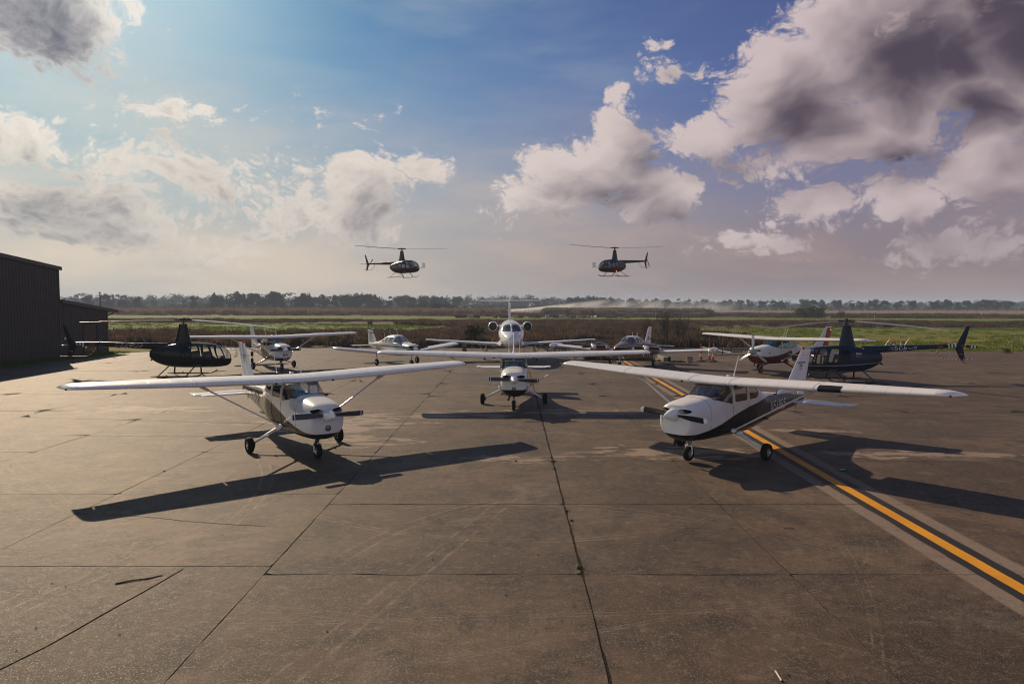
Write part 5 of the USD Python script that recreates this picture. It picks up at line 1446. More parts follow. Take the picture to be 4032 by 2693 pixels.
def helicopter(label, pose, skin, number=None, num_mat=None, rotor=0.0, tips=(2.75, 2.75), group=None, model=None, blade=None, marks=True, beacon_lit=False, guard_striped=True, tail_a=0.0, wg=None):
    x, y, h, z, pit, ro = pose
    t = thing('helicopter', label, 'helicopter', (x, y, z), h, pit, ro, group)
    wg = wg or win
    bub = rpoly([(1.80, 1.78), (2.07, 0.93), (2.42, 0.92), (2.62, 0.95), (2.62, 1.5), (2.2, 1.85), (1.95, 1.80)], 0.03)
    fw = rpoly([(1.17, 1.74), (1.74, 1.66), (2.02, 0.95), (1.52, 0.93), (1.32, 1.08)], 0.06)
    mw = rpoly([(1.06, 1.73), (0.58, 1.74), (0.62, 1.04), (1.22, 1.04)], 0.05)
    rw = rpoly([(0.50, 1.68), (0.04, 1.63), (0.08, 1.13), (0.53, 1.13)], 0.06)
    cuts = [('windshield', bub, 0.022, 1, wg), ('windshield', bub, -1, -0.022, wg)]
    for nm, p in (('front_door_window', fw), ('rear_door_window', mw), ('rear_window', rw)):
        cuts += [(nm, p, -1, 0, wg), (nm, p, 0, 1, wg)]
    FRAME_MAT[0] = dark
    body_shell(t, HELI, -0.25, 2.53, cuts, skin, off=0.03)
    for sy in (1, -1):
        for q, pp in (('front', [(1.12, 1.74), (1.30, 1.05), (1.30, 0.72), (1.75, 0.66), (2.02, 0.90)]), ('rear', [(0.56, 1.74), (0.58, 1.10), (0.48, 0.72), (1.20, 0.70)])):
            pts = [np.array([a, sy * (HELI.side(a, b) + 0.0015), b]) for (p0, p1) in zip(pp[:-1], pp[1:]) for w in np.linspace(0, 1, 7, endpoint=False) for a, b in [(p0[0] + (p1[0] - p0[0]) * w, p0[1] + (p1[1] - p0[1]) * w)]]
            part(t, 'door_seam', tube(pts, 0.004, 4), dark, 30)
        part(t, 'door_handle', box(0.12, 0.02, 0.03, (1.28, sy * 0.645, 0.95), 0.006), dark)
        for k in range(5):
            part(t, 'cooling_slot', box(0.02, 0.012, 0.22, (-1.25 - 0.07 * k, sy * (HELI.side(-1.25 - 0.07 * k, 1.1) + 0.001), 1.12)), dark)
    # cabin
    part(t, 'bench', cat(box(0.5, 1.10, 0.30, (0.88, 0, 0.72), 0.05), T(box(0.10, 1.10, 0.55, (0, 0, 0.28), 0.04), (0.66, 0, 0.85), ry=-0.1)), seatm)
    part(t, 'front_seats', cat(*[cat(box(0.48, 0.44, 0.28, (1.50, sy, 0.72), 0.05), T(box(0.10, 0.42, 0.52, (0, 0, 0.26), 0.04), (1.27, sy, 0.85), ry=-0.12)) for sy in (0.28, -0.28)]), seatm)
    part(t, 'instrument_pedestal', cat(box(0.24, 0.34, 0.36, (2.12, 0, 0.74), 0.04), box(0.12, 0.46, 0.24, (2.10, 0, 1.0), 0.03)), dark)
    part(t, 'control_stick', cat(tube([(1.85, 0, 0.70), (1.78, 0, 1.12)], 0.015, 6), tube([(1.78, -0.36, 1.06), (1.78, 0, 1.13), (1.78, 0.36, 1.06)], 0.014, 6), tube([(1.78, 0.36, 1.06), (1.78, 0.36, 0.92)], 0.018, 6), tube([(1.78, -0.36, 1.06), (1.78, -0.36, 0.92)], 0.018, 6)), dark)
    # mast fairing, mast, hub and blades
    secs = []
    for zz, xa, xb, w in ((1.78, 0.42, -0.52, 0.24), (2.05, 0.34, -0.43, 0.19), (2.5, 0.26, -0.32, 0.145), (2.88, 0.19, -0.24, 0.12), (2.93, 0.17, -0.22, 0.11)):
        th = np.arange(28) * 2 * PI / 28
        cx, rx = (xa + xb) / 2, (xa - xb) / 2
        secs.append(np.stack([cx + rx * np.sign(np.cos(th)) * np.abs(np.cos(th)) ** 0.8, w * np.sign(np.sin(th)) * np.abs(np.sin(th)) ** 0.8, np.full(28, zz)], 1))
    part(t, 'mast_fairing', loft(secs), skin, 40)
    part(t, 'mast', cat(tube([(0, 0, 2.9), (0, 0, 3.20)], 0.035, 12), revolve([(0, 2.97), (0.10, 2.97), (0.12, 3.0), (0.10, 3.03), (0, 3.03)], 'z', 16), tube([(0.07, 0.05, 2.95), (0.10, 0.16, 3.12)], 0.012, 6), tube([(-0.07, -0.05, 2.95), (-0.10, -0.16, 3.12)], 0.012, 6)), plain('gear_steel', (0.06, 0.06, 0.06), 0.4, metal=0.7), 40)
    R = 5.03
    a0 = rotor - h
    d1 = np.array([math.cos(a0), math.sin(a0)])
    hub = part(t, 'rotor_hub', T(cat(box(0.56, 0.14, 0.10, (0, 0, 0), 0.03), revolve([(0, -0.09), (0.09, -0.08), (0.09, 0.08), (0.05, 0.11), (0, 0.11)], 'z', 16), tube([(0.22, 0, 0), (0.42, 0, 0)], 0.065, 10), tube([(-0.22, 0, 0), (-0.42, 0, 0)], 0.065, 10), tube([(0.28, 0, 0), (0.28, 0.22, -0.02)], 0.02, 6), tube([(-0.28, 0, 0), (-0.28, -0.22, -0.02)], 0.02, 6)), (0, 0, 3.16), rz=a0), plain('hub_black', (0.02, 0.02, 0.022), 0.4), 40)
    zt = (tips[0] - z, tips[1] - z)
    for s_, ztip in ((1, zt[0]), (-1, zt[1])):
        dirv = np.array([d1[0] * s_, d1[1] * s_, 0])
        chv = np.array([-dirv[1], dirv[0], 0])
        rings = []
        for r in np.concatenate([[0.40, 0.50, 0.62], np.linspace(0.8, R, 16)]):
            q = r / R
            c = 0.10 + 0.154 * min(1, max(0, (r - 0.45) / 0.25))
            zz = 3.16 + (ztip - 3.16) * (0.55 * q + 0.45 * q * q)
            af = airfoil(9, 0.12, camber=0.01)
            tw = math.radians(9.0 - 4.5 * q) if z > 1 else math.radians(10.0 - 5.0 * q)
            u, w = (0.3 - af[:, 0]) * c, af[:, 1] * c
            rings.append(dirv * r + np.outer(u * math.cos(tw) - w * math.sin(tw), chv) + np.outer(u * math.sin(tw) + w * math.cos(tw), [0, 0, 1]) + np.array([0, 0, zz]))
        part(t, 'rotor_blade', loft(rings), blade or plain('rotor_grey', (0.22, 0.21, 0.20), 0.32, coat=0.2), 50)
    # tail boom, fins, tail rotor
    n = 20
    th = np.arange(n) * 2 * PI / n
    rings = [np.stack([np.full(n, px), r * np.cos(th), pz + r * 1.0 * np.sin(th)], 1) for px, pz, r in ((-0.9, 1.63, 0.205), (-1.3, 1.645, 0.20), (-3.5, 1.74, 0.15), (-5.75, 1.83, 0.092), (-5.95, 1.835, 0.080))]
    boom = part(t, 'tail_boom', loft(rings), skin, 40)
    part(boom, 'strobe', cat(revolve([(0, 0.07), (0.025, 0.06), (0.03, 0.0), (0, 0)][::-1], 'z', 10, (-4.6, 0, 1.885))), redlens, 60)
    for ax_ in (-2.05, -3.1):
        zb = 1.645 + (-1.3 - ax_) / 2.2 * 0.095 + 0.12
        part(boom, 'whip_aerial', tube([(ax_, 0, zb), (ax_ - 0.28, 0, zb + 0.42)], [0.014, 0.006], 6), alu)
    f1 = wing([(1.76, -5.80, 0, 0.46, 1.0), (1.95, -5.90, 0, 0.43, 1.0), (2.83, -6.36, 0, 0.20, 1.0), (2.86, -6.38, 0, 0.18, 0.7)], 0.10, camber=0, vertical=True, n=9)
    f2 = wing([(1.06, -6.12, 0, 0.24, 0.8), (1.10, -6.10, 0, 0.26, 1.0), (1.70, -5.82, 0, 0.44, 1.0), (1.765, -5.80, 0, 0.46, 1.0)], 0.10, camber=0, vertical=True, n=9)
    fin = part(t, 'tail_fin', cat(f1, f2), skin, 40)
    part(t, 'tailplane', mirror(wing([(0.02, -5.86, 1.80, 0.34, 1.0), (1.05, -5.90, 1.80, 0.30, 1.0), (1.08, -5.94, 1.80, 0.24, 0.7)], 0.12, camber=0, n=9)), skin, 40)
    part(t, 'tail_skid', tube([(-6.2, 0, 1.08), (-6.32, 0, 0.94), (-6.46, 0, 0.90)], 0.014, 6), dark)
    tg = part(t, 'tail_gearbox', cat(ball(0.10, (-6.05, 0.02, 1.84), 2, (1.3, 0.8, 0.9)), tube([(-6.05, 0.05, 1.84), (-6.05, 0.30, 1.84)], 0.03, 8), box(0.10, 0.10, 0.10, (-6.05, 0.29, 1.84), 0.02)), dark, 40)
    ca, sa_ = math.cos(tail_a), math.sin(tail_a)
    for s_ in (1, -1):
        segs = 7
        rr = np.linspace(0.12, 0.74, segs + 1)
        for k in range(segs):
            m = box(0.115, 0.018, (rr[k + 1] - rr[k]), (0, 0, (rr[k] + rr[k + 1]) / 2))
            m = T(m, (0, 0, 0), rx=0.0)
            if s_ < 0:
                m.apply_transform(trimesh.transformations.rotation_matrix(PI, [0, 1, 0]))
            m.apply_transform(trimesh.transformations.rotation_matrix(tail_a, [0, 1, 0]))
            m.apply_translation((-6.05, 0.30, 1.84))
            part(t, 'tail_rotor_segment', m, tipw if (marks and k % 2 == 1 and k > 1) else dark)
    # striped guard tube
    gp = np.array([(-4.75, 0, 1.68), (-4.90, 0, 1.45), (-5.12, 0, 1.22), (-5.35, 0, 1.12), (-5.7, 0, 1.11), (-6.1, 0, 1.115), (-6.75, 0, 1.12)])
    s = np.concatenate([[0], np.cumsum(np.linalg.norm(np.diff(gp, axis=0), axis=1))])
    fine = np.stack([PchipInterpolator(s, gp[:, k])(np.linspace(0, s[-1], 45)) for k in range(3)], 1)
    gd = part(t, 'tail_guard', tube(fine, 0.018, 8), dark if not guard_striped else tipw, 40)
    if guard_striped:
        for k in range(0, 44, 4):
            part(gd, 'red_band', tube(fine[k:k + 3], 0.0195, 8), plain('guard_red', (0.30, 0.02, 0.015), 0.4), 40)
    # skids
    for sy in (1, -1):
        pts = [(-1.42, sy * 1.09, 0.055), (-1.0, sy * 1.09, 0.045), (0.85, sy * 1.09, 0.045), (1.10, sy * 1.09, 0.07), (1.28, sy * 1.09, 0.14), (1.42, sy * 1.09, 0.23)]
        k = part(t, 'skid', tube(pts, [0.02, 0.042, 0.042, 0.042, 0.036, 0.03], 10), plain('skid_black', (0.014, 0.014, 0.015), 0.45), 40)
        part(k, 'ground_wheel_lug', box(0.06, 0.05, 0.07, (-0.55, sy * 1.09, 0.10), 0.01), dark)
        for xa, xb in ((0.72, 0.50), (-0.70, -1.02)):
            part(t, 'skid_leg', bar((xa, sy * 0.42, 0.56), (xb, sy * 1.07, 0.07), 0.085, 0.045), plain('skid_black', (0.014, 0.014, 0.015), 0.45), 40)
    part(t, 'nose_lamp', cat(ball(0.055, (2.44, 0.10, 0.80), 2), ball(0.055, (2.44, -0.10, 0.80), 2)), lampglass, 60, kind='stuff')
    for sy, mm in ((1, redlens), (-1, greenlens)):
        part(t, 'position_lamp', ball(0.03, (0.9, sy * 0.635, 0.80), 2), mm, 60)
    if beacon_lit:
        part(t, 'lit_lamp', ball(0.055, (0.35, 0.56, 0.56), 2), lit_red(), 60, label='glowing red lamp')
    part(t, 'cowl_vent', tube([(-1.76, 0.12, 0.98), (-1.90, 0.14, 0.86)], 0.045, 10), dark)
    if number:
        for sy in (1, -1):
            def wrap(p, sy=sy):
                q = p.copy()
                cz = 1.645 + (-1.3 - q[:, 0]) / 4.45 * 0.185
                r = 0.20 - (-1.3 - q[:, 0]) / 4.45 * 0.105
                q[:, 1] = sy * (np.sqrt(np.maximum(r * r - (q[:, 2] - cz) ** 2, 1e-5)) + 0.004)
                return q
            part(t, 'registration', lettering(number, 0.235, (-2.95, 0, 1.60), (-sy, 0, -0.041 * -sy * -1), (0, 0, 1), True, 0.16, 1.15, wrap), num_mat or decal_light, False)
    if model:
        for sy in (1, -1):
            def wrap2(p, sy=sy):
                q = p.copy()
                q[:, 1] = sy * (HELI.side(q[:, 0], q[:, 2]) + 0.004)
                return q
            part(t, 'model_lettering', lettering(model[0], 0.10, (-0.42, 0, 1.42), (-sy, 0, 0), (0, 0, 1), True, 0.25, 1.2, wrap2), decal_light, False)
            part(t, 'model_lettering', lettering(model[1], 0.055, (-0.42, 0, 1.31), (-sy, 0, 0), (0, 0, 1), False, 0.35, 1.1, wrap2), plain('pale_lettering', (0.30, 0.32, 0.36), 0.4), False)
    if marks:
        for k in range(3):
            px = -5.40 - 0.17 * k
            part(boom, 'white_band', tube([(px, 0, 1.815 - (px + 5.4) * 0.04), (px - 0.085, 0, 1.82 - (px + 5.4) * 0.04)], [0.1045 + (px + 5.4) * 0.026, 0.1025 + (px + 5.4) * 0.026], 20, True), tipw, 40)
        for sy in (1, -1):
            part(boom, 'danger_mark', box(0.30, 0.004, 0.05, (-4.95, sy * 0.114, 1.80)), plain('danger_red', (0.40, 0.05, 0.06), 0.4))
            part(fin, 'danger_mark', box(0.17, 0.004, 0.045, (-6.13, sy * 0.022, 1.40)), plain('danger_red', (0.40, 0.05, 0.06), 0.4))
    return t


black_skin = plain('gloss_black', (0.0045, 0.005, 0.0065), 0.15, coat=0.0, vary=0.05, spec=0.25)
blue_skin = paint('dark_blue_with_silver_line', (0.006, 0.013, 0.030), (0.004, 0.008, 0.018), [(-7.0, 0.0), (-2.0, 0.0), (-1.8, 1.03), (-0.9, 0.93), (0.4, 0.86), (1.4, 0.84), (2.6, 0.84)], -7.0, 2.6, 0.0, 3.2,
                  stripe=[((0.18, 0.19, 0.21), -0.022, 0.022), ((0.08, 0.09, 0.11), 0.035, 0.045)], rough=0.16)
grey_skin = paint('dark_grey_with_red_line', (0.026, 0.022, 0.022), (0.014, 0.012, 0.012), [(-7.0, 0.0), (-2.0, 0.0), (-1.6, 1.20), (-0.6, 1.12), (0.4, 1.0), (1.4, 0.95), (2.6, 0.9)], -7.0, 2.6, 0.0, 3.2,
                  stripe=[((0.25, 0.016, 0.012), -0.03, 0.03)], rough=0.20)
pale_blade = plain('rotor_pale', (0.72, 0.68, 0.65), 0.22, coat=0.4)
dark_blade = plain('rotor_dark', (0.05, 0.045, 0.042), 0.38)
helicopter('glossy black helicopter on skids beside the dark metal hangar', (-18.531, 38.524, 0.0666, 0, 0, 0), black_skin, 'N449CD', plain('gold_lettering', (0.50, 0.42, 0.32), 0.35, metal=0.2), math.radians(22), (2.62, 3.05), blade=pale_blade, tail_a=-1.15)
helicopter('dark blue helicopter on skids with silver side line, right of the red aeroplane', (17.50, 35.732, 3.1614, 0, 0, 0), blue_skin, 'N508HS', plain('silver_lettering', (0.50, 0.50, 0.50), 0.3, metal=0.2), math.radians(-57), (2.80, 2.52), model=('R44', 'Raven II'), tail_a=1.5)
helicopter('dark grey helicopter hovering left of the jet, its nose to the right', (-12.088, 75.685, -0.702, 6.990, 0.012, 0.011), grey_skin, None, None, math.radians(12.9), (6.99 + 3.20, 6.99 + 3.52), blade=dark_blade, marks=False, guard_striped=False, tail_a=0.9, wg=winsmoke)
helicopter('dark grey helicopter hovering right of the jet, its nose to the left', (11.296, 75.822, 3.931, 7.098, -0.022, -0.032), grey_skin, None, None, math.radians(-12.7), (7.098 + 3.22, 7.098 + 3.55), blade=dark_blade, marks=False, guard_striped=False, tail_a=0.6, wg=winsmoke, beacon_lit=True)


# the pilots of the two hovering helicopters: one continuous seated figure each
def figure(joints, bones, fine=0.03):
    """Joints {name: (x, y, z, r)}, bones (a, b): hulls of spheres joined and smoothed into one surface."""
    acc = None
    for a, b in bones:
        A, B = joints[a], joints[b]
        m = m3.Manifold.batch_hull([m3.Manifold.sphere(A[3], 16).translate(A[:3]), m3.Manifold.sphere(B[3], 16).translate(B[:3])])
        acc = m if acc is None else acc + m
    r = tm(acc.refine_to_length(fine))
    trimesh.smoothing.filter_taubin(r, iterations=8)
    return r


def pilot(label, pose, seat_y):
    x, y, h, z, pit, ro = pose
    t = thing('person', label, 'person', (x, y, z), h, pit, ro)
    c = seat_y
    J = {'hip': (1.42, c, 0.98, 0.15), 'chest': (1.38, c, 1.32, 0.155), 'neck': (1.38, c, 1.48, 0.06), 'head0': (1.40, c, 1.56, 0.075), 'head': (1.395, c, 1.65, 0.095)}
    B = [('hip', 'chest'), ('chest', 'neck'), ('neck', 'head0'), ('head0', 'head')]
    for s, q in ((1, 'l'), (-1, 'r')):
        J.update({q + 's': (1.38, c + s * 0.17, 1.40, 0.065), q + 'e': (1.55, c + s * 0.22, 1.15, 0.048), q + 'w': (1.74, c + s * 0.12, 1.12, 0.033), q + 'p': (1.80, c + s * 0.11, 1.12, 0.036),
                  q + 'k': (1.85, c + s * 0.11, 1.00, 0.068), q + 'h': (1.42, c + s * 0.10, 0.97, 0.095), q + 'a': (2.02, c + s * 0.11, 0.70, 0.045), q + 't': (2.14, c + s * 0.11, 0.68, 0.038)})
        B += [('chest', q + 's'), (q + 's', q + 'e'), (q + 'e', q + 'w'), (q + 'w', q + 'p'), ('hip', q + 'h'), (q + 'h', q + 'k'), (q + 'k', q + 'a'), (q + 'a', q + 't')]
        for f in range(4):
            J[f'{q}f{f}'] = (1.84, c + s * (0.085 + 0.017 * f), 1.135, 0.009)
            J[f'{q}g{f}'] = (1.85, c + s * (0.085 + 0.017 * f), 1.10, 0.008)
            B += [(q + 'p', f'{q}f{f}'), (f'{q}f{f}', f'{q}g{f}')]
        J[q + 'th'] = (1.80, c + s * 0.07, 1.155, 0.009)
        B += [(q + 'p', q + 'th')]
    J['nose'] = (1.50, c, 1.625, 0.014)
    B += [('head', 'nose')]
    part(t, 'body', figure(J, B), plain('skin_and_shirt', (0.10, 0.075, 0.06), 0.7), True)
    part(t, 'headset', cat(T(trimesh.creation.torus(0.105, 0.016, 18, 6), (1.395, c, 1.66), rx=0.0, ry=PI / 2), ball(0.045, (1.395, c + 0.10, 1.64), 1, (1, 0.6, 1.2)), ball(0.045, (1.395, c - 0.10, 1.64), 1, (1, 0.6, 1.2))), dark)


pilot('person with a headset seated in the left hovering helicopter', (-12.088, 75.685, -0.702, 6.990, 0.012, 0.011), -0.28)
pilot('person with a headset seated in the right hovering helicopter', (11.296, 75.822, 3.931, 7.098, -0.022, -0.032), -0.28)

# ------------------------------------------------------------------ vegetation
def leaf_look(name, c1, c2, trans=0.25, rough=0.8):
    if name in LOOK:
        return LOOK[name]
    g = Graph()
    rnd = g.add('object_info') + '.random'
    isl = g.add('geometry') + '.random_per_island'
    f = g.math('add', g.math('multiply', rnd, 0.55), g.math('multiply', isl, 0.45))
    col = g.mix(f, c1, c2)
    d = g.add('principled_bsdf', base_color=col, roughness=rough, specular_ior_level=0.15)
    t = g.add('translucent_bsdf', color=col)
    m = g.add('mix_closure', fac=trans, closure1=d + '.BSDF', closure2=t + '.BSDF')
    LOOK[name] = g.build('/World/Looks/' + name, surface=m + '.closure')
    return LOOK[name]


straw = leaf_look('dry_stalks', (0.070, 0.048, 0.034), (0.215, 0.150, 0.102), 0.42)
straw_dark = leaf_look('dark_stalks', (0.042, 0.029, 0.022), (0.118, 0.080, 0.057), 0.4)
corn = leaf_look('pale_stalks', (0.150, 0.095, 0.060), (0.280, 0.185, 0.120), 0.45)
grassb = leaf_look('grass_blades', (0.070, 0.125, 0.008), (0.150, 0.170, 0.022), 0.45)
leaf_dark = leaf_look('tree_leaves', (0.020, 0.022, 0.014), (0.060, 0.052, 0.026), 0.25)
leaf_oak = leaf_look('oak_leaves', (0.024, 0.026, 0.015), (0.070, 0.058, 0.030), 0.25)
leaf_bush = leaf_look('bush_leaves', (0.025, 0.040, 0.012), (0.10, 0.085, 0.020), 0.3)
leaf_yel = leaf_look('yellow_leaves', (0.060, 0.065, 0.012), (0.16, 0.11, 0.02), 0.3)
bark = plain('bark', (0.045, 0.036, 0.030), 0.9)
twigm = plain('twig_bark', (0.040, 0.026, 0.020), 0.9)


def clump(n, r, h, w, seed, lean=0.35):
    R = np.random.default_rng(seed)
    v, f = [], []
    for q in range(n):
        a, d = R.uniform(0, 2 * PI), r * math.sqrt(R.uniform())
        p = np.array([d * math.cos(a), d * math.sin(a), 0])
        hh = h * R.uniform(0.45, 1.05)
        b, l = R.uniform(0, 2 * PI), R.uniform(0, lean) * hh
        tip = p + np.array([l * math.cos(b), l * math.sin(b), hh])
        c = R.uniform(0, 2 * PI)
        s = np.array([math.cos(c), math.sin(c), 0]) * w * R.uniform(0.6, 1.3)
        mid = p * 0.45 + tip * 0.55 + np.array([l * 0.2, 0, hh * 0.06])
        k = len(v)
        v += [p - s * 0.5, p + s * 0.5, mid + s * 0.7, mid - s * 0.7, tip]
        f += [(k, k + 1, k + 2), (k, k + 2, k + 3), (k + 3, k + 2, k + 4)]
    return trimesh.Trimesh(np.array(v), np.array(f), process=False)


def scatter(name, protos, mats, pts, rots, scales, label=None, category=None, group=None):
    """Thousands of alike clumps as one object of kind stuff."""
    path = '/World/' + numbered('/World', name)
    pi = UsdGeom.PointInstancer.Define(stage, path)
    rel = []
    for q, (m, mt) in enumerate(zip(protos, mats)):
        pp = f'{path}/clump_{q + 1:03d}' if q else f'{path}/clump'
        usdkit.mesh(stage, pp, m, mt, smooth=False)
        rel.append(Sdf.Path(pp))
    pi.CreatePrototypesRel().SetTargets(rel)
    n = len(pts)
    idx = rng.integers(0, len(protos), n)
    pi.CreateProtoIndicesAttr(Vt.IntArray.FromNumpy(idx.astype(np.int32)))
    pi.CreatePositionsAttr(Vt.Vec3fArray.FromNumpy(np.asarray(pts, np.float32)))
    pi.CreateOrientationsAttr(Vt.QuathArray([Gf.Quath(math.cos(a / 2), 0, 0, math.sin(a / 2)) for a in rots]))
    pi.CreateScalesAttr(Vt.Vec3fArray.FromNumpy(np.asarray(scales, np.float32)))
    tag(pi.GetPrim(), label, category, group, 'stuff')
    return path


def fill(poly, n, hole=None, patch=None, seed=0):
    """n points in a polygon (x, y), thinned by patchy noise."""
    R = np.random.default_rng(seed)
    P = sg.Polygon(poly)
    if hole is not None:
        P = P.difference(hole)
    x0, y0, x1, y1 = P.bounds
    out = []
    from shapely import contains_xy
    while sum(len(o) for o in out) < n:
        q = np.stack([R.uniform(x0, x1, n * 2), R.uniform(y0, y1, n * 2)], 1)
        q = q[contains_xy(P, q[:, 0], q[:, 1])]
        if patch:
            w = meshkit.fbm(np.c_[q / patch, np.zeros(len(q))], 3, seed)
            q = q[R.uniform(0, 1, len(q)) < np.clip((w - 0.30) * 3.2, 0.10, 1)]
        out.append(q)
    return np.vstack(out)[:n]


def brush(name, poly, n, h, label, category, mats, w=0.05, hole=None, patch=9.0, seed=0, r=0.55, blades=46, z=0.0, nonu=0.35):
    p = fill(poly, n, hole, patch, seed)
    R = np.random.default_rng(seed + 1)
    hn = meshkit.fbm(np.c_[p / 7.0, np.full(len(p), 3.0)], 3, seed)
    s = R.uniform(1 - nonu, 1 + nonu, n) * (0.55 + 0.9 * hn)
    sc = np.stack([R.uniform(0.8, 1.5, n), R.uniform(0.8, 1.5, n), s], 1)
    protos = [clump(blades, r, h, w, seed * 10 + q) for q in range(len(mats))]
    scatter(name, protos, mats, np.c_[p, np.full(n, z)], R.uniform(0, 2 * PI, n), sc, label, category)


POND = sg.Polygon([(2.6, 58.0), (3.4, 66), (7.0, 76.0), (10.0, 79.0), (10.6, 74), (9.5, 66), (9.6, 58), (9.8, 53.2), (6.0, 52.4), (5.2, 55)])
brush('dry_brush', [(-190, 65.5), (-27.5, 65.2), (-14, 64.2), (2.2, 64.0), (-8, 92), (-16, 96), (-60, 91), (-190, 88)], 5200, 0.80, 'dry brown brush between the apron edge and the left lawn', 'brush', [straw, straw, straw_dark], seed=21, patch=12)
MIDB = [(2.6, 64.0), (4.8, 57), (6.0, 49.8), (10.1, 49.2), (11.2, 58), (12, 60.5), (25.2, 60.6), (24.8, 90), (27, 104), (30.5, 118), (30, 152), (-22, 152), (-24, 140), (-11, 122), (-8, 108), (-14, 97), (-8, 92)]
trackp = sg.Polygon([(1.5, 99.5), (10, 101.5), (20, 101), (20, 107), (9, 109), (1.5, 105.5)]).buffer(0.3)
brush('dry_brush', MIDB, 5600, 0.78, 'dry brown brush around the pond behind the jet', 'brush', [straw, straw, straw_dark], seed=33, hole=unary_union([POND.buffer(0.2), trackp, sg.box(3.0, 49, 10.4, 54)]), patch=8)
brush('dry_brush', [(-220, 158), (-60, 153), (-22, 153), (32, 152), (31, 121), (80, 119), (190, 118), (190, 152), (60, 161), (20, 165), (-30, 170), (-60, 178), (-220, 187)], 6500, 0.48, 'broad belt of dry brown brush beyond the lawns', 'brush', [straw, straw_dark, straw], w=0.09, seed=45, r=0.9, patch=22, blades=42)
brush('dry_brush', [(12.2, 60.6), (25.0, 60.6), (24.6, 74), (21, 84), (13, 80)], 900, 0.95, 'tall dry brush behind the orange posts', 'brush', [straw, straw_dark], seed=52, patch=4)
brush('dry_brush', [(-240, 262), (-60, 252), (0, 234), (60, 208), (190, 190), (330, 170), (330, 230), (60, 292), (-20, 296), (-240, 288)], 4200, 0.75, 'dry brush along the far wire fence', 'brush', [straw, straw_dark], w=0.12, seed=61, r=1.2, patch=25, blades=40)
brush('dry_crop', [(-420, 292), (-60, 286), (-2, 296), (-4, 330), (-60, 340), (-420, 350)], 4200, 2.3, 'standing brown crop at the near edge of the left field', 'crop', [corn, corn], w=0.14, seed=71, r=1.4, patch=None, blades=50, nonu=0.12)
brush('dry_crop', [(16, 330), (86, 345), (110, 380), (20, 400)], 1600, 2.2, 'standing brown crop in front of the smoke', 'crop', [corn, straw], w=0.14, seed=77, r=1.4, patch=None, blades=46, nonu=0.12)
for nm_, P_, n_, h_, m_, s_ in (('lawn_grass', LAWN_L, 5000, 0.22, grassb, 81), ('lawn_grass', LAWN_R, 4500, 0.20, grassb, 82), ('lawn_grass', [(-34.5, 36), (-32.5, 36), (-32.1, 57.5), (-34.5, 58.2)], 260, 0.16, grassb, 83)):
    p = fill(P_, n_, None, 10.0, s_)
    R = np.random.default_rng(s_)
    scatter(nm_, [clump(26, 0.45, h_, 0.035, s_ * 3), clump(22, 0.5, h_ * 0.8, 0.04, s_ * 3 + 1)], [m_, m_], np.c_[p, np.zeros(len(p))], R.uniform(0, 6.28, len(p)), np.stack([R.uniform(0.8, 1.7, len(p))] * 2 + [R.uniform(0.6, 1.3, len(p))], 1),
            {81: 'short green grass on the left lawn', 82: 'short green grass on the right lawn', 83: 'strip of grass along the foot of the hangar wall'}[s_], 'grass')
brush('low_weeds', [(5.6, 49.45), (10.0, 48.7), (10.1, 49.9), (5.6, 50.8)], 240, 0.28, 'green and brown weeds along the apron edge behind the twin', 'weeds', [leaf_bush, straw], w=0.04, seed=91, r=0.3, patch=None, blades=24)

# pond: dark still water between the brush
g = Graph()
tc = g.add('texture_coordinate') + '.object'
b = g.add('bump', height=g.math('add', g.noise(g.add('vector_math', math_type='multiply', vector1=tc, vector2=(1.0, 0.5, 1.0)) + '.vector', 1.6, 5.0, 0.65), g.math('multiply', g.noise(tc, 7.0, 3.0, 0.6), 0.25)), strength=0.55, distance=0.16)
p = g.add('principled_bsdf', base_color=(0.022, 0.020, 0.018), roughness=0.04, ior=1.33, specular_ior_level=1.0, normal=b + '.normal')
watermat = g.build('/World/Looks/pond_water', surface=p + '.BSDF')
top('pond', sheet(np.array(POND.exterior.coords), -0.012, 0.35, 14, 0.5), watermat, kind='structure', smooth=False)
brush('pond_sedge', np.array(POND.exterior.coords), 150, 0.22, 'tufts of dark sedge standing in the pond', 'sedge', [straw_dark, straw], w=0.04, seed=95, r=0.30, patch=3.5, blades=26)


def crown(n, size, seed, leaf, lobes, flat=1.0, gap=0.25):
    """Leaf-sized faces spread through the volume of several lobes, with gaps."""
    R = np.random.default_rng(seed)
    L = np.array(lobes, float)
    wgt = L[:, 3] ** 2
    q = L[R.choice(len(L), n, p=wgt / wgt.sum())]
    unit = lambda m_: m_ / (np.linalg.norm(m_, axis=1, keepdims=True) + 1e-9)
    d = unit(R.normal(size=(n, 3)))
    rr = q[:, 3] * R.uniform(0.25, 1.0, n) ** 0.5 * R.uniform(0.85, 1.12, n)
    c = q[:, :3] + d * rr[:, None] * np.array([1, 1, flat])
    keep = meshkit.noise(c * (1.1 / max(size * 1.6, 0.3)), seed) >= gap
    c, d = c[keep], d[keep]
    k = len(c)
    nrm = d + R.normal(size=(k, 3)) * 0.7
    a = unit(np.cross(nrm, R.normal(size=(k, 3))))
    e = unit(np.cross(nrm, a))
    s = (leaf * R.uniform(0.6, 1.4, k))[:, None]
    v = np.stack([c - a * s, c + e * s * 0.6, c + a * s, c - e * s * 0.6], 1).reshape(-1, 3)
    b4 = np.arange(k)[:, None] * 4
    f = np.concatenate([b4 + np.array([0, 1, 2]), b4 + np.array([0, 2, 3])])
    return trimesh.Trimesh(v, f, process=False)


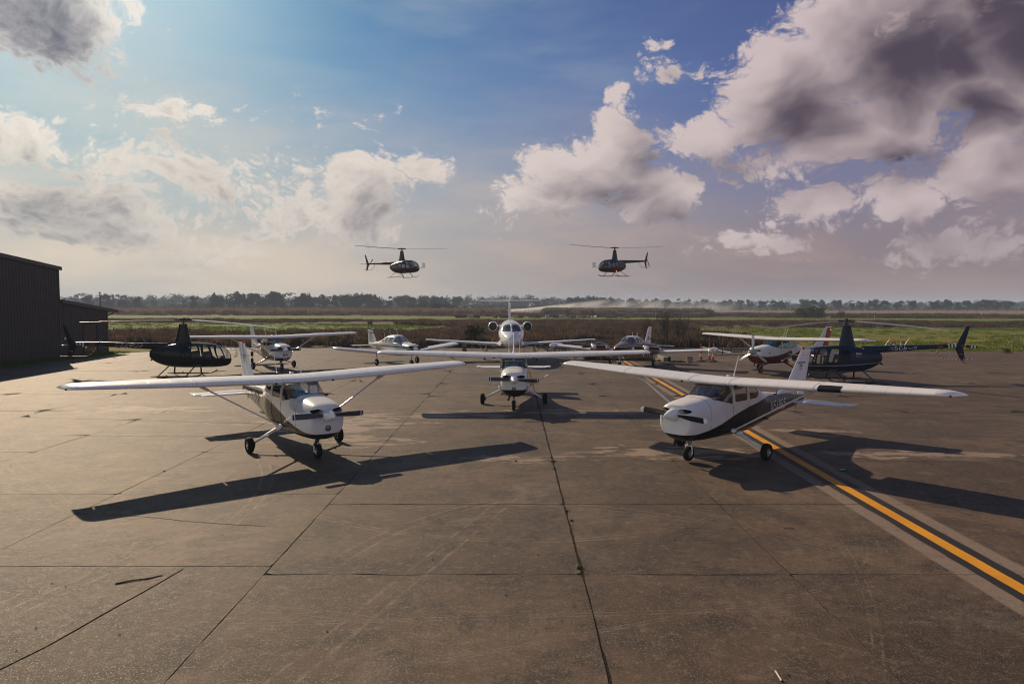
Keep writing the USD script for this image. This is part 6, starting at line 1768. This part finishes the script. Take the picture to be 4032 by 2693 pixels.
def limbs(h, seed, spread, n, fork=0.3, r0=0.2, depth=2, up=0.75):
    """A tapered trunk with forking limbs."""
    R = np.random.default_rng(seed)
    out = []

    def grow(p, d, ln, r, lev):
        q = p + d * ln
        mid = (p + q) / 2 + R.normal(size=3) * ln * 0.06
        out.append(tube([p, mid, q], [r, r * 0.8, r * 0.55], 5 if lev == 0 else 3, True))
        if lev >= depth:
            return
        for _ in range(n if lev == 0 else 3):
            e = d * up + R.normal(size=3) * spread
            e[2] = abs(e[2]) * 0.9 + 0.15
            e /= np.linalg.norm(e)
            s = p + (q - p) * R.uniform(0.55, 1.0)
            grow(s, e, ln * R.uniform(0.55, 0.85), r * 0.5, lev + 1)
    grow(np.zeros(3), np.array([0, 0, 1.0]), h * fork, r0, 0)
    return cat(*out)


def make_tree(name, label, category, loc, rz, s, kind, seed, group=None):
    """A deciduous tree about 10 m high (before scaling): trunk with limbs and an uneven crown."""
    t = thing(name, label, category, loc, rz, group=group)
    R = np.random.default_rng(seed)
    if kind == 'oak':
        lob = [(R.uniform(-3.2, 3.2), R.uniform(-3.2, 3.2), R.uniform(3.0, 8.4), R.uniform(1.0, 2.1)) for _ in range(17)]
        lob += [(0, 0, 6.8, 2.4)]
        tr, cr, mt = limbs(9.5, seed, 0.62, 6, 0.38, 0.32, 2), crown(2300, 2.0, seed, 0.36, lob, 0.85, 0.36), leaf_oak
    elif kind == 'tall':
        lob = [(R.uniform(-1.9, 1.9), R.uniform(-1.9, 1.9), R.uniform(2.4, 9.2), R.uniform(0.9, 1.6)) for _ in range(15)]
        tr, cr, mt = limbs(10, seed, 0.42, 6, 0.42, 0.26, 2), crown(1600, 1.7, seed, 0.34, lob, 1.0, 0.36), leaf_dark
    elif kind == 'sparse':
        lob = [(R.uniform(-2.2, 2.2), R.uniform(-2.2, 2.2), R.uniform(4.2, 9.0), R.uniform(0.8, 1.5)) for _ in range(11)]
        tr, cr, mt = limbs(10, seed, 0.5, 7, 0.40, 0.24, 3), crown(800, 1.7, seed, 0.28, lob, 0.9, 0.40), leaf_dark
    elif kind == 'bare':
        lob = [(R.uniform(-1.8, 1.8), R.uniform(-1.8, 1.8), R.uniform(4.5, 8.8), R.uniform(0.7, 1.2)) for _ in range(9)]
        tr, cr, mt = limbs(10, seed, 0.48, 7, 0.42, 0.20, 3), crown(240, 1.6, seed, 0.17, lob, 0.9, 0.42), leaf_dark
    else:
        lob = [(R.uniform(-1.6, 1.6), R.uniform(-1.2, 1.2), R.uniform(0.6, 2.2), R.uniform(0.5, 1.1)) for _ in range(10)]
        tr, cr, mt = limbs(2.6, seed, 0.7, 6, 0.35, 0.07, 2, 0.5), crown(700, 0.9, seed, 0.13, lob, 0.85, 0.34), (leaf_bush if kind == 'bush' else leaf_yel if kind == 'yellow_bush' else leaf_dark)
    part(t, 'trunk', tr, bark, 40)
    part(t, 'crown', cr, mt, False)
    # scale after building, so that copies share it
    UsdGeom.Xformable(stage.GetPrimAtPath(t)).AddScaleOp().Set((s, s, s))
    return t


FULL = 4032
def px_to_x(u, d):
    return (u - 2016) / 2688.0 * d


# (photo column, distance, height, kind): individual trees of the distant line, from left to right
left_trees = [(268, 470, 10.0, 'tall'), (300, 455, 9.5, 'sparse'), (330, 440, 12.5, 'sparse'), (356, 440, 13.6, 'tall'), (388, 438, 12.5, 'bare'), (420, 440, 12.2, 'tall'), (446, 445, 12.0, 'sparse'), (480, 440, 11.4, 'tall'), (498, 450, 9.5, 'bare'), (520, 442, 10.2, 'sparse'), (546, 440, 12.0, 'tall'), (572, 450, 9.0, 'bare'),
              (610, 460, 8.0, 'sparse'), (650, 455, 6.6, 'bare'), (690, 470, 8.6, 'bare'), (730, 450, 7.5, 'sparse'), (765, 440, 10.8, 'tall'), (790, 450, 7.6, 'bare'), (830, 450, 8.6, 'bare'), (866, 430, 13.4, 'oak'), (905, 435, 12.5, 'sparse'), (940, 430, 13.6, 'oak'), (975, 432, 12.8, 'tall'), (1010, 430, 13.2, 'oak'), (1046, 428, 13.8, 'oak'), (1080, 430, 14.2, 'oak'), (1112, 432, 13.2, 'tall'), (1145, 430, 12.6, 'sparse'), (1175, 430, 12.8, 'oak'), (1205, 428, 12.6, 'oak'),
              (1240, 470, 11.0, 'oak'), (1282, 460, 12.2, 'oak'), (1318, 465, 11.8, 'tall'), (1358, 455, 12.6, 'oak'), (1390, 450, 12.6, 'oak'), (1420, 450, 13.0, 'oak'), (1452, 450, 13.2, 'oak'), (1490, 455, 12.2, 'oak'), (1530, 470, 11.0, 'tall'), (1580, 490, 12.0, 'oak'), (1622, 485, 12.8, 'oak'), (1670, 500, 12.0, 'oak'), (1710, 500, 11.8, 'oak'), (1752, 510, 11.5, 'oak'), (1798, 520, 11.8, 'oak')]
right_trees = [(2250, 540, 14.0, 'oak'), (2290, 530, 15.2, 'oak'), (2330, 530, 14.8, 'oak'), (2370, 540, 14.0, 'oak'), (2420, 530, 13.6, 'oak'), (2488, 520, 12.8, 'oak'), (2540, 540, 12.0, 'oak'), (2580, 530, 12.4, 'oak'), (2624, 520, 11.6, 'oak'), (2662, 520, 11.8, 'tall'), (2700, 515, 11.4, 'oak'), (2746, 490, 10.4, 'tall'), (2768, 490, 11.2, 'oak'),
               (2835, 500, 10.4, 'oak'), (2870, 495, 10.6, 'oak'), (2910, 500, 10.8, 'oak'), (2955, 500, 10.6, 'oak'), (3000, 505, 10.0, 'oak'), (3045, 500, 10.0, 'tall'), (3075, 490, 10.4, 'oak'), (3108, 500, 10.4, 'bare'), (3165, 470, 10.8, 'oak'), (3200, 472, 10.6, 'oak'), (3236, 470, 10.4, 'oak'), (3296, 470, 10.4, 'oak'), (3352, 470, 9.6, 'tall'), (3390, 470, 9.6, 'oak'), (3440, 468, 10.6, 'oak'), (3480, 470, 10.0, 'oak'), (3530, 470, 9.4, 'oak'), (3592, 465, 9.8, 'oak'),
               (3672, 455, 10.2, 'oak'), (3726, 455, 10.2, 'oak'), (3772, 460, 9.2, 'tall'), (3808, 455, 9.8, 'oak'), (3850, 455, 10.4, 'oak'), (3890, 452, 10.4, 'oak'), (3930, 455, 10.0, 'oak'), (3965, 460, 9.2, 'oak')]
protos = {}
seedk = 500
kinds_text = {'oak': 'broad dark tree', 'tall': 'upright dark tree', 'sparse': 'thinly leaved tree', 'bare': 'almost bare tree'}
_ones = ['first', 'second', 'third', 'fourth', 'fifth', 'sixth', 'seventh', 'eighth', 'ninth']
ordin = _ones + ['tenth', 'eleventh', 'twelfth', 'thirteenth', 'fourteenth', 'fifteenth', 'sixteenth', 'seventeenth', 'eighteenth', 'nineteenth']
for _t, _tt in (('twenty', 'twentieth'), ('thirty', 'thirtieth'), ('forty', 'fortieth'), ('fifty', 'fiftieth')):
    ordin += [_tt] + [_t + '-' + q for q in _ones]
for side, rows in (('left', left_trees), ('right', right_trees)):
    count = {}
    for (u, d, hh, kd) in rows:
        count[kd] = count.get(kd, 0) + 1
        lab = f'{ordin[count[kd] - 1]} {kinds_text[kd]} from the left in the distant line {"left" if side == "left" else "right"} of the jet'
        grp = f'distant trees {side} of the jet'
        key = (kd, (count[kd] * 7 + (side == 'right') * 3) % (5 if kd == 'oak' else 3))
        loc = (px_to_x(u, d), d, -0.05)
        s = hh / 9.6 * (0.90 if side == 'left' else 0.74)
        rz = float(rng.uniform(0, 6.28))
        if key not in protos:
            seedk += 13
            protos[key] = make_tree('tree', lab, 'tree', loc, rz, s, kd, seedk, grp)
        else:
            w = float(rng.uniform(0.9, 1.2))
            copy_of(protos[key], 'tree', lab, 'tree', loc, rz, (s * w, s * w, s), grp)
# the wood behind, one hazy mass
R = np.random.default_rng(7)
wood = [crown(420, 2.4, 900 + q, 0.55, [(R.uniform(-4, 4), R.uniform(-3, 3), R.uniform(2, 9.5), R.uniform(1.8, 3.2)) for _ in range(12)], 0.9, 0.25) for q in range(4)]
uu = np.arange(180, 4200, 13.0)
dd = R.uniform(640, 760, len(uu))
hs = np.interp(uu, [180, 600, 760, 1100, 1600, 2000, 2250, 2700, 3000, 3300, 3700, 4200], [0.88, 1.02, 1.02, 0.78, 0.92, 0.95, 0.90, 0.60, 0.55, 0.55, 0.58, 0.62])
sc = hs * R.uniform(0.85, 1.15, len(uu)) * 1.22
scatter('far_wood', wood, [leaf_dark, leaf_oak, leaf_dark, leaf_oak], np.stack([px_to_x(uu, dd), dd, uu * 0 - 0.5], 1), R.uniform(0, 6.28, len(uu)), np.stack([sc * 1.15, sc * 1.15, sc], 1), 'far hazy wood closing the horizon behind the separate trees', 'wood')
uu = np.concatenate([np.arange(280, 1500, 11.0), np.arange(1500, 2250, 16.0), np.arange(2250, 4100, 15.0)])
dd = R.uniform(430, 480, len(uu)) + (uu > 1500) * 40
under = [crown(260, 1.2, 950 + q, 0.28, [(R.uniform(-2.5, 2.5), R.uniform(-1.5, 1.5), R.uniform(0.5, 2.4), R.uniform(0.7, 1.4)) for _ in range(9)], 0.9, 0.3) for q in range(3)]
sc = R.uniform(0.6, 1.5, len(uu)) * np.where(uu < 2250, 1.15, 0.7)
scatter('undergrowth', under, [leaf_dark, leaf_oak, leaf_bush], np.stack([px_to_x(uu, dd), dd, uu * 0 - 0.1], 1), R.uniform(0, 6.28, len(uu)), np.stack([sc * 1.2, sc * 1.2, sc], 1), 'low undergrowth at the foot of the distant trees', 'undergrowth')
bushes = [(1625, 330, 1.5, 'dark'), (1660, 335, 1.9, 'dark'), (1700, 325, 2.0, 'dark'), (1740, 330, 2.4, 'dark'), (1785, 340, 1.5, 'dark'), (1826, 345, 1.3, 'dark'), (2150, 228, 0.9, 'bush'), (2240, 232, 1.0, 'bush'), (2302, 230, 0.9, 'bush'), (2332, 229, 0.9, 'bush'), (2415, 228, 0.8, 'bush'), (2795, 222, 1.1, 'yellow_bush'), (3136, 200, 1.1, 'bush'), (3162, 200, 1.3, 'bush'), (3190, 198, 1.2, 'bush'), (3222, 196, 1.5, 'dark'), (3246, 205, 1.3, 'dark'), (3308, 200, 1.0, 'bush'), (3972, 54, 0.22, 'bush')]
for q, (u, d, s, kd) in enumerate(bushes):
    rank = sum(1 for b_ in bushes[:q + 1] if b_[3] == kd)
    tone = {'dark': 'dark leafless-looking', 'bush': 'dull green', 'yellow_bush': 'yellowish'}[kd]
    lab = f'{ordin[rank - 1]} {tone} bush from the left beyond the lawns' if q < len(bushes) - 1 else 'small lone green bush on the right lawn near the apron'
    make_tree('bush', lab, 'bush', (px_to_x(u, d), d, 0), float(rng.uniform(0, 6)), s, kd, 700 + q)
for q, (u, d, s, kd) in enumerate([(1157, 65.2, 0.42, 'yellow_bush'), (1196, 66.0, 0.55, 'bush'), (1258, 65.6, 0.34, 'yellow_bush'), (1300, 66.5, 0.36, 'yellow_bush'), (1345, 65.4, 0.62, 'bush'), (1430, 65.4, 0.36, 'yellow_bush'), (1870, 66.0, 0.75, 'bush'), (1000, 66.5, 0.30, 'yellow_bush')]):
    make_tree('shrub', ['low yellow shrub behind the wing of the twin-lamp aeroplane', 'green shrub behind the wing of the twin-lamp aeroplane', 'small yellow shrub right of its green neighbour at the apron edge', 'yellow shrub between the two parked aeroplanes on the left', 'rounded green shrub left of the low-wing aeroplane tail', 'yellow shrub at the tail of the white low-wing aeroplane', 'pale green shrub left of the jet nose', 'low yellow shrub behind the black helicopter boom'][q],
              'shrub', (px_to_x(u, d), d, 0), float(rng.uniform(0, 6)), s, kd, 760 + q)


def bare_shrub(label, loc, h, seed):
    t = thing('bare_shrub', label, 'shrub', loc)
    R = np.random.default_rng(seed)
    stems = []
    for _ in range(9):
        p = np.array([R.uniform(-0.35, 0.35), R.uniform(-0.3, 0.3), 0])
        m = limbs(h * R.uniform(0.7, 1.0), int(R.integers(1e6)), 0.34, 6, 0.62, 0.022, 2, 1.0)
        stems.append(T(m, p))
    part(t, 'stems', cat(*stems), twigm, False)
    lob = [(R.uniform(-0.7, 0.7), R.uniform(-0.6, 0.6), R.uniform(0.5 * h, h), 0.4) for _ in range(8)]
    part(t, 'dry_leaves', crown(420, 0.5, seed, 0.035, lob, 1.1, 0.3), straw_dark, False)


bare_shrub('tallest bare twiggy shrub, left of the orange posts', (13.6, 60.8, 0), 3.4, 41)
bare_shrub('bare twiggy shrub just right of the tallest one by the orange posts', (15.2, 61.4, 0), 2.9, 42)
bare_shrub('bare twiggy shrub behind the tail of the bronze twin', (12.4, 62.6, 0), 2.6, 43)

# tufts of weed in the joints
for q, (a, b_, s) in enumerate([(1.03, 10.15, 1.0), (1.05, 17.2, 1.0), (1.04, 16.45, 0.7), (1.06, 13.05, 0.6), (1.1, 12.45, 0.6), (0.1, 17.25, 0.6), (-8.35, 16.2, 0.6), (-6.1, 20.7, 0.7), (-3.7, 33.5, 0.8)]):
    t = thing('weed_tuft', ['weed tuft at the crossing of two slab joints in the near middle', 'weed tuft where the wide joint meets the bleached patch', 'small weed tuft just nearer than the bleached patch on the wide joint', 'sparse weed on the wide joint beyond the near crossing', 'second sparse weed on the wide joint beyond the near crossing', 'flat weed at the edge of the bleached patch, left of the wide joint', 'weed on the left joint near the shadow of the left wing', 'weed beside the wheel of the front left aeroplane', 'weed tuft on the joint left of the middle aeroplane'][q], 'weed', (a, b_, -0.01))
    part(t, 'blades', clump(26, 0.05 * s, 0.07 * s, 0.008, 300 + q, 0.9), leaf_bush if q not in (3, 4) else leaf_yel, False)
    part(t, 'dead_leaves', clump(12, 0.10 * s, 0.035 * s, 0.012, 340 + q, 2.0), straw, False)

# ------------------------------------------------------------------ small things on and round the apron
orange = plain('orange_plastic', (0.55, 0.075, 0.018), 0.4, vary=0.12)
reflw = plain('white_reflective_band', (0.62, 0.60, 0.57), 0.35, vary=0.12, scale=6)
basem = plain('rubber_base', (0.018, 0.017, 0.016), 0.8)
for q, (a, b_, lean) in enumerate([(13.30, 47.95, 0.0), (14.12, 48.75, 0.01), (14.10, 47.80, 0.05)]):
    t = thing('delineator_post', ['orange and white delineator post standing alone on the left', 'orange and white delineator post in the middle, farthest of the three', 'leaning orange and white delineator post on the right'][q], 'traffic post', (a, b_, 0), 0.4 * q, roll=lean)
    part(t, 'rubber_base', revolve([(0, 0.0), (0.34, 0.0), (0.34, 0.05), (0.28, 0.09), (0.10, 0.12), (0, 0.12)], 'z', 8), basem, False)
    rad = lambda z_: 0.092 - 0.034 * z_
    for (z0, z1, m_) in ((0.10, 0.36, orange), (0.36, 0.56, reflw), (0.56, 0.74, orange), (0.74, 0.78, reflw), (0.78, 1.0, orange), (1.0, 1.06, orange)):
        part(t, 'tube_band', revolve([(0, z0), (rad(z0), z0), (rad(z1), z1), (0, z1)], 'z', 18), m_, 30)
    part(t, 'grip', cat(revolve([(0, 1.06), (0.035, 1.06), (0.03, 1.17), (0.042, 1.19), (0.042, 1.23), (0.025, 1.26), (0, 1.26)], 'z', 12)), orange, 40)
t = thing('bucket', 'pale weathered bucket of rubble on the ground left of the orange posts', 'bucket', (12.45, 47.70, 0))
part(t, 'shell', revolve([(0, 0), (0.19, 0), (0.235, 0.34), (0.245, 0.35), (0.245, 0.37), (0.225, 0.37), (0.18, 0.05), (0, 0.05)], 'z', 20), plain('weathered_grey', (0.26, 0.24, 0.22), 0.7, vary=0.3, scale=8), 40)
part(t, 'rubble_fill', cat(*[ball(0.07, (rng.uniform(-0.12, 0.12), rng.uniform(-0.12, 0.12), 0.34), 1, (1, 0.8, 0.7)) for _ in range(7)]), plain('rubble_brown', (0.09, 0.07, 0.055), 0.9), False, kind='stuff')
deb = []
for _ in range(22):
    m = trimesh.convex.convex_hull(rng.normal(size=(10, 3)) * np.array([0.10, 0.07, 0.05]) * rng.uniform(0.5, 1.3))
    deb.append(T(m, (11.7 + rng.normal() * 0.28, 47.55 + rng.normal() * 0.25, 0.04)))
top('rubble', cat(*deb), plain('rubble_brown', (0.09, 0.07, 0.055), 0.9), 'low heap of broken brown rubble beside the concrete kerb', 'rubble', kind='stuff', smooth=False)
top('kerb_stub', box(0.22, 0.30, 0.36, (11.05, 47.95, 0.16), 0.03), dark, 'short dark post at the near end of the concrete kerb', 'post')
t = thing('tow_bar', 'white aircraft tow bar lying at the apron edge beyond the orange posts', 'tow bar', (17.45, 54.5, 0))
part(t, 'shaft', tube([(0.1, 0, 0.16), (-1.5, 2.6, 0.45)], 0.045, 8), white, 40)
part(t, 'wheel_stand', cat(box(0.08, 0.08, 0.62, (0.1, 0.1, 0.33), 0.01), box(0.10, 0.10, 0.26, (-0.55, 0.2, 0.18), 0.02)), dark)
part(t, 'hook_rail', cat(tube([(0.1, 0, 0.22), (0.95, 0.1, 0.24)], 0.025, 6), *[box(0.07, 0.07, 0.12, (0.35 + 0.28 * k_, 0.05, 0.25), 0.01) for k_ in range(3)]), dark)
top('wooden_board', box(2.6, 0.35, 0.05, (0, 0, 0.03), 0.01), plain('old_timber', (0.17, 0.12, 0.085), 0.85, vary=0.3, scale=5), 'brown board under the white tow bar', 'board', loc=(17.3, 54.3, 0), rz=0.03)
t = thing('utility_box', 'brown utility box on a slab left of the jet', 'utility box', (-3.95, 56.6, 0))
part(t, 'cabinet', box(0.36, 0.30, 0.52, (0, 0, 0.33), 0.03), plain('box_brown', (0.10, 0.075, 0.055), 0.7))
part(t, 'lid', box(0.42, 0.36, 0.05, (0, 0, 0.61), 0.015), plain('box_brown', (0.10, 0.075, 0.055), 0.7))
part(t, 'plinth', box(2.2, 0.8, 0.08, (0.1, 0, 0.03), 0.02), edge_c)
t = thing('field_marker', 'small round red and white marker on a stake, on the right lawn', 'marker sign', (34.65, 61.9, 0))
part(t, 'stake', tube([(0, 0, 0), (0, 0, 0.5)], 0.03, 8), plain('stake_red', (0.25, 0.05, 0.03), 0.6))
part(t, 'disc', T(revolve([(0, -0.02), (0.17, -0.02), (0.17, 0.02), (0, 0.02)], 'y', 20), (0, 0, 0.62)), plain('marker_red', (0.33, 0.06, 0.05), 0.5))
part(t, 'face_mark', T(revolve([(0, -0.03), (0.07, -0.03), (0.07, 0.025), (0, 0.025)], 'y', 12), (0, 0, 0.68)), reflw)
part(t, 'plate', box(0.16, 0.02, 0.28, (0, -0.02, 0.35), 0.005), reflw)
t = thing('standpipe', 'white standpipe with a red cap on the right lawn', 'standpipe', (34.25, 59.95, 0))
part(t, 'pipe', tube([(0, 0, 0), (0, 0, 0.62)], 0.10, 12), plain('pipe_white_green', (0.42, 0.46, 0.40), 0.5, vary=0.3, scale=6), 40)
part(t, 'cap', cat(ball(0.15, (0.10, 0, 0.70), 2, (1.2, 0.9, 0.8))), plain('marker_red', (0.33, 0.06, 0.05), 0.5), 60)
part(t, 'side_outlet', tube([(0, 0, 0.62), (0.08, 0, 0.70), (0.2, 0, 0.70)], 0.07, 10), reflw, 40)
t = thing('field_box', 'dark box on short legs standing on the left lawn', 'equipment box', (-26.3, 126.5, 0))
part(t, 'box', box(0.85, 0.55, 0.62, (0, 0, 0.72), 0.03), plain('box_dark', (0.04, 0.038, 0.036), 0.6))
for sx in (-0.3, 0.3):
    for sy in (-0.2, 0.2):
        part(t, 'leg', tube([(sx, sy, 0), (sx, sy, 0.42)], 0.035, 6), dark)
part(t, 'roof_plate', box(0.98, 0.68, 0.05, (0, 0, 1.06), 0.01), plain('box_dark', (0.04, 0.038, 0.036), 0.6))
t = thing('wood_stick', 'pale wooden stick lying on the slab at the lower right', 'stick', (2.87, 7.15, 0.008), 1.52)
part(t, 'shaft', box(0.20, 0.018, 0.010, (0, 0, 0), 0.002), plain('pale_wood', (0.62, 0.55, 0.46), 0.6))
part(t, 'end', box(0.012, 0.018, 0.010, (-0.106, 0, 0), 0.002), dark)
top('twig', tube([(-0.30, 0, 0.008), (-0.1, 0.015, 0.012), (0.12, -0.01, 0.008), (0.3, 0.03, 0.006)], [0.011, 0.010, 0.009, 0.006], 6), twigm, 'dark bent twig on the slab at the lower left', 'twig', loc=(-5.42, 9.72, 0), rz=0.5)
top('twig', tube([(-0.10, 0, 0.01), (0.0, 0.02, 0.015), (0.10, -0.01, 0.01)], 0.006, 5), twigm, 'short dark twig right of the wide joint', 'twig', loc=(4.95, 12.0, 0), rz=0.2)
for q, (a, b_) in enumerate([(7.98, 16.3), (8.35, 27.7)]):
    t = thing('reflector', ['green reflector stuck beside the guide line near the shadow', 'green reflector beside the guide line in front of the twin'][q], 'reflector', (a, b_, 0.006), 0.1)
    part(t, 'lens', box(0.15, 0.09, 0.022, (0, 0, 0.011), 0.008), plain('reflector_green', (0.01, 0.16, 0.11), 0.25))
    part(t, 'foot', box(0.18, 0.12, 0.008, (0, 0, 0.0), 0.002), dark)
# dead leaves and grit
P_ = fill([(-14, 5.5), (12, 5.5), (18, 30), (-22, 30)], 300, None, 3.0, 17)
leafs = []
for a, b_ in P_:
    s = rng.uniform(0.012, 0.032)
    m = trimesh.Trimesh(np.array([(-s, 0, 0.004), (0, s * 0.45, 0.014), (s, 0, 0.005), (0, -s * 0.45, 0.010)]), [(0, 1, 2), (0, 2, 3)], process=False)
    leafs.append(T(m, (a, b_, 0.0), rz=rng.uniform(0, 6.28)))
top('leaf_litter', cat(*leafs), twigm, 'scattered dead leaves and bark on the apron', 'litter', kind='stuff', smooth=False)
# tie-down weights hanging from the strut of the second left aeroplane
hp, hh_ = (-15.051, 43.017), -0.954
wx = lambda lx, ly: (hp[0] + lx * math.cos(hh_) - ly * math.sin(hh_), hp[1] + lx * math.sin(hh_) + ly * math.cos(hh_))
for q, zc in enumerate((0.98, 0.58)):
    a, b_ = wx(0.38, -1.42)
    t = thing('hanging_weight', ['upper black block hanging from the strut of the aeroplane behind the helicopter', 'lower black block hanging from the strut of the aeroplane behind the helicopter'][q], 'weight', (a, b_, zc), hh_)
    part(t, 'block', box(0.16, 0.14, 0.30, (0, 0, 0), 0.03), dark)
    part(t, 'yellow_mark', box(0.164, 0.02, 0.08, (0, 0.03, 0.02)), plain('mark_yellow', (0.5, 0.33, 0.05), 0.5))
    part(t, 'strap', tube([(0, 0, 0.14), (0, 0, 0.40)], 0.010, 5), dark)

# ------------------------------------------------------------------ far side of the field: bins, fence, pole, smoke, air
bin_red = plain('bin_red', (0.115, 0.030, 0.026), 0.7, vary=0.35, scale=1.2)
bin_dark = plain('bin_dark_red', (0.060, 0.026, 0.022), 0.75, vary=0.4, scale=1.2)
bin_white = plain('bin_white', (0.40, 0.39, 0.38), 0.7, vary=0.35, scale=1.2)
bin_grey = plain('bin_grey', (0.20, 0.18, 0.165), 0.75, vary=0.4, scale=1.5)
bin_or = plain('bin_orange', (0.42, 0.16, 0.075), 0.6, vary=0.4, scale=2.5)
tones = {'r': (bin_red, 'red'), 'd': (bin_dark, 'dark rusty'), 'w': (bin_white, 'white'), 'g': (bin_grey, 'grey'), 'o': (bin_or, 'orange')}
D = 206.0
bins = [(1793, 1807, 1242, 1251, 'd'), (1806, 1838, 1241, 1251, 'r'), (1841, 1866, 1241, 1251, 'w'), (1866, 1890, 1241, 1251, 'd'), (1940, 1950, 1242, 1254, 'o'), (1950, 1959, 1242, 1254, 'r'), (1968, 1988, 1245, 1252, 'd'), (1988, 2003, 1240, 1252, 'r'), (2019, 2040, 1241, 1254, 'w'), (2040, 2060, 1240, 1254, 'r'),
        (2079, 2104, 1247, 1254, 'g'), (2098, 2121, 1241, 1246.5, 'r'), (2105, 2131, 1246.5, 1255, 'r'), (2146, 2163, 1240, 1250, 'w'), (2163, 2185, 1241, 1250, 'r'), (2152, 2178, 1250, 1255, 'w'), (2178, 2204, 1250, 1255.5, 'r'), (2204, 2228, 1241, 1250, 'w'), (2231, 2246, 1246, 1256, 'g'), (2246, 2268, 1246, 1257, 'r'), (2269, 2277, 1245, 1252, 'w'),
        (2278, 2296, 1246, 1257, 'g'), (2296, 2311, 1247, 1257, 'r'), (2311, 2328, 1244, 1257, 'o'), (2329, 2335, 1245, 1257, 'w'), (2383, 2408, 1247, 1256.5, 'd'), (2408, 2432, 1246, 1257, 'd'), (2433, 2456, 1248, 1256, 'g'), (2457, 2482, 1251, 1257, 'r'), (2461, 2471, 1246, 1251, 'o')]
cnt = {}
for q, (u0, u1, v0, v1, c) in enumerate(bins):
    d = D + (q % 3) * 0.7
    wdt = (u1 - u0) / 2688 * d * 0.985
    ztop, zbot = 3.99 - (v0 - 1200) * d / 2688, 3.99 - (v1 - 1200) * d / 2688
    gnd = 0.03
    zb = gnd if zbot < 0.45 else zbot
    hgt = max(0.35, ztop - zb)
    m_, nm = tones[c]
    cnt[c] = cnt.get(c, 0) + 1
    t = thing('storage_bin', f'{ordin[cnt[c] - 1]} {nm} bin from the left in the far row along the green strip', 'storage bin', (px_to_x((u0 + u1) / 2, d), d, zb), float(rng.normal() * 0.03), group='bins along the green strip')
    part(t, 'body', box(wdt, 1.2, hgt, (0, 0, hgt / 2), min(0.06, hgt * 0.15)), m_, False)
    nr = max(2, int(wdt / 0.5))
    for k_ in range(nr):
        part(t, 'rib', box(0.07, 0.06, hgt * 0.86, (-wdt / 2 + (k_ + 0.5) * wdt / nr, -0.62, hgt / 2)), m_, False)
    part(t, 'lid', box(wdt * 1.01, 1.26, 0.07, (0, 0, hgt + 0.036), 0.02), m_, False)
top('loose_panel', T(box(1.3, 0.9, 0.06), ry=-0.45, rx=0.4), bin_white, 'tilted white panel leaning at the end of the orange bin', 'panel', loc=(px_to_x(2340, D), D - 0.5, 0.45), smooth=False)
galv = plain('galvanised', (0.13, 0.125, 0.12), 0.6, metal=0.3)
t = thing('wire_fence', 'long wire mesh fence with thin posts across the far side of the field', 'fence', (0, 0, 0))
fy = lambda x_: 252.0 - 0.155 * x_ if x_ > -60 else 261.3
for a in np.arange(-190, 205, 3.0):
    part(t, 'post', tube([(a, fy(a), 0), (a, fy(a), 2.15)], 0.04, 4), galv, False)
wires = []
xs_ = np.arange(-190, 206, 3.0)
for zz in (0.1, 0.5, 0.9, 1.3, 1.7, 2.1):
    wires.append(tube([(a, fy(a), zz) for a in xs_], 0.010, 3))
mesh_w = []
part(t, 'wire', cat(*wires), galv, False, kind='stuff')
t = thing('marker_pole', 'thin white pole standing on the far green strip', 'pole', (px_to_x(2580, 205), 205, 0))
part(t, 'shaft', tube([(0, 0, 0), (0, 0, 2.3)], 0.06, 8), bin_white)
part(t, 'cap', ball(0.08, (0, 0, 2.32), 1), bin_white)
t = thing('marker_pole', 'short white marker pole on the far right beyond the dark blue helicopter', 'pole', (px_to_x(3442, 190), 190, 0))
part(t, 'shaft', tube([(0, 0, 0), (0, 0, 1.1)], 0.07, 8), bin_white)
part(t, 'cap', ball(0.09, (0, 0, 1.12), 1), bin_white)


def smoke():
    g = Graph()
    tc = g.add('texture_coordinate') + '.object'
    s = g.add('separate_xyz', vector=tc)
    x, y, z = s + '.x', s + '.y', s + '.z'
    # the plume leaves the ground at x = 0 and drifts right, growing
    P = g.xyz(g.math('subtract', x, g.math('multiply', z, 1.2)), y, z)
    n = g.noise(g.add('vector_math', math_type='multiply', vector1=P, vector2=(0.6, 1.0, 1.3)) + '.vector', 0.17, 5.0, 0.6, 0.6)
    n2 = g.noise(P, 0.07, 3.0, 0.5)
    topz = g.math('add', g.math('multiply', g.smooth(x, -3.0, 70.0), 7.0), 1.6)
    hf = g.smooth(g.math('divide', z, topz), 1.0, 0.05)
    xf = g.math('multiply', g.smooth(x, -3.0, 6.0), g.smooth(x, 165.0, 50.0))
    yf = g.smooth(g.math('absolute', y), 8.0, 3.0)
    d = g.math('multiply', g.math('multiply', hf, xf), yf)
    d = g.math('multiply', d, g.smooth(g.math('add', g.math('multiply', n, 0.75), g.math('multiply', n2, 0.4)), 0.44, 0.74))
    thick = g.math('add', g.math('multiply', g.smooth(x, 60.0, 0.0), 0.75), 0.34)
    v = g.add('principled_volume', color=(0.95, 0.94, 0.94), density=g.math('multiply', d, thick), anisotropy=0.5)
    m = g.build('/World/Looks/smoke_volume', volume=v + '.volume')
    top('smoke', box(172, 18, 10.5, (82, 0, 5.25)), m, 'thin white smoke drifting low across the field, right of the jet tail', 'smoke', kind='stuff', smooth=False, loc=(-2.0, 418, -0.05))


def haze():
    g = Graph()
    v = g.add('principled_volume', color=(0.64, 0.80, 1.0), density=HAZE_DENSITY, anisotropy=0.1)
    m = g.build('/World/Looks/haze_volume', volume=v + '.volume')
    b_ = box(13000, 9000, 27.2, (0, 2600, 12.5))
    top('haze', b_, m, 'thin blue haze over the whole field', 'haze', kind='stuff', smooth=False)


HAZE_DENSITY = 0.00040
smoke()
haze()
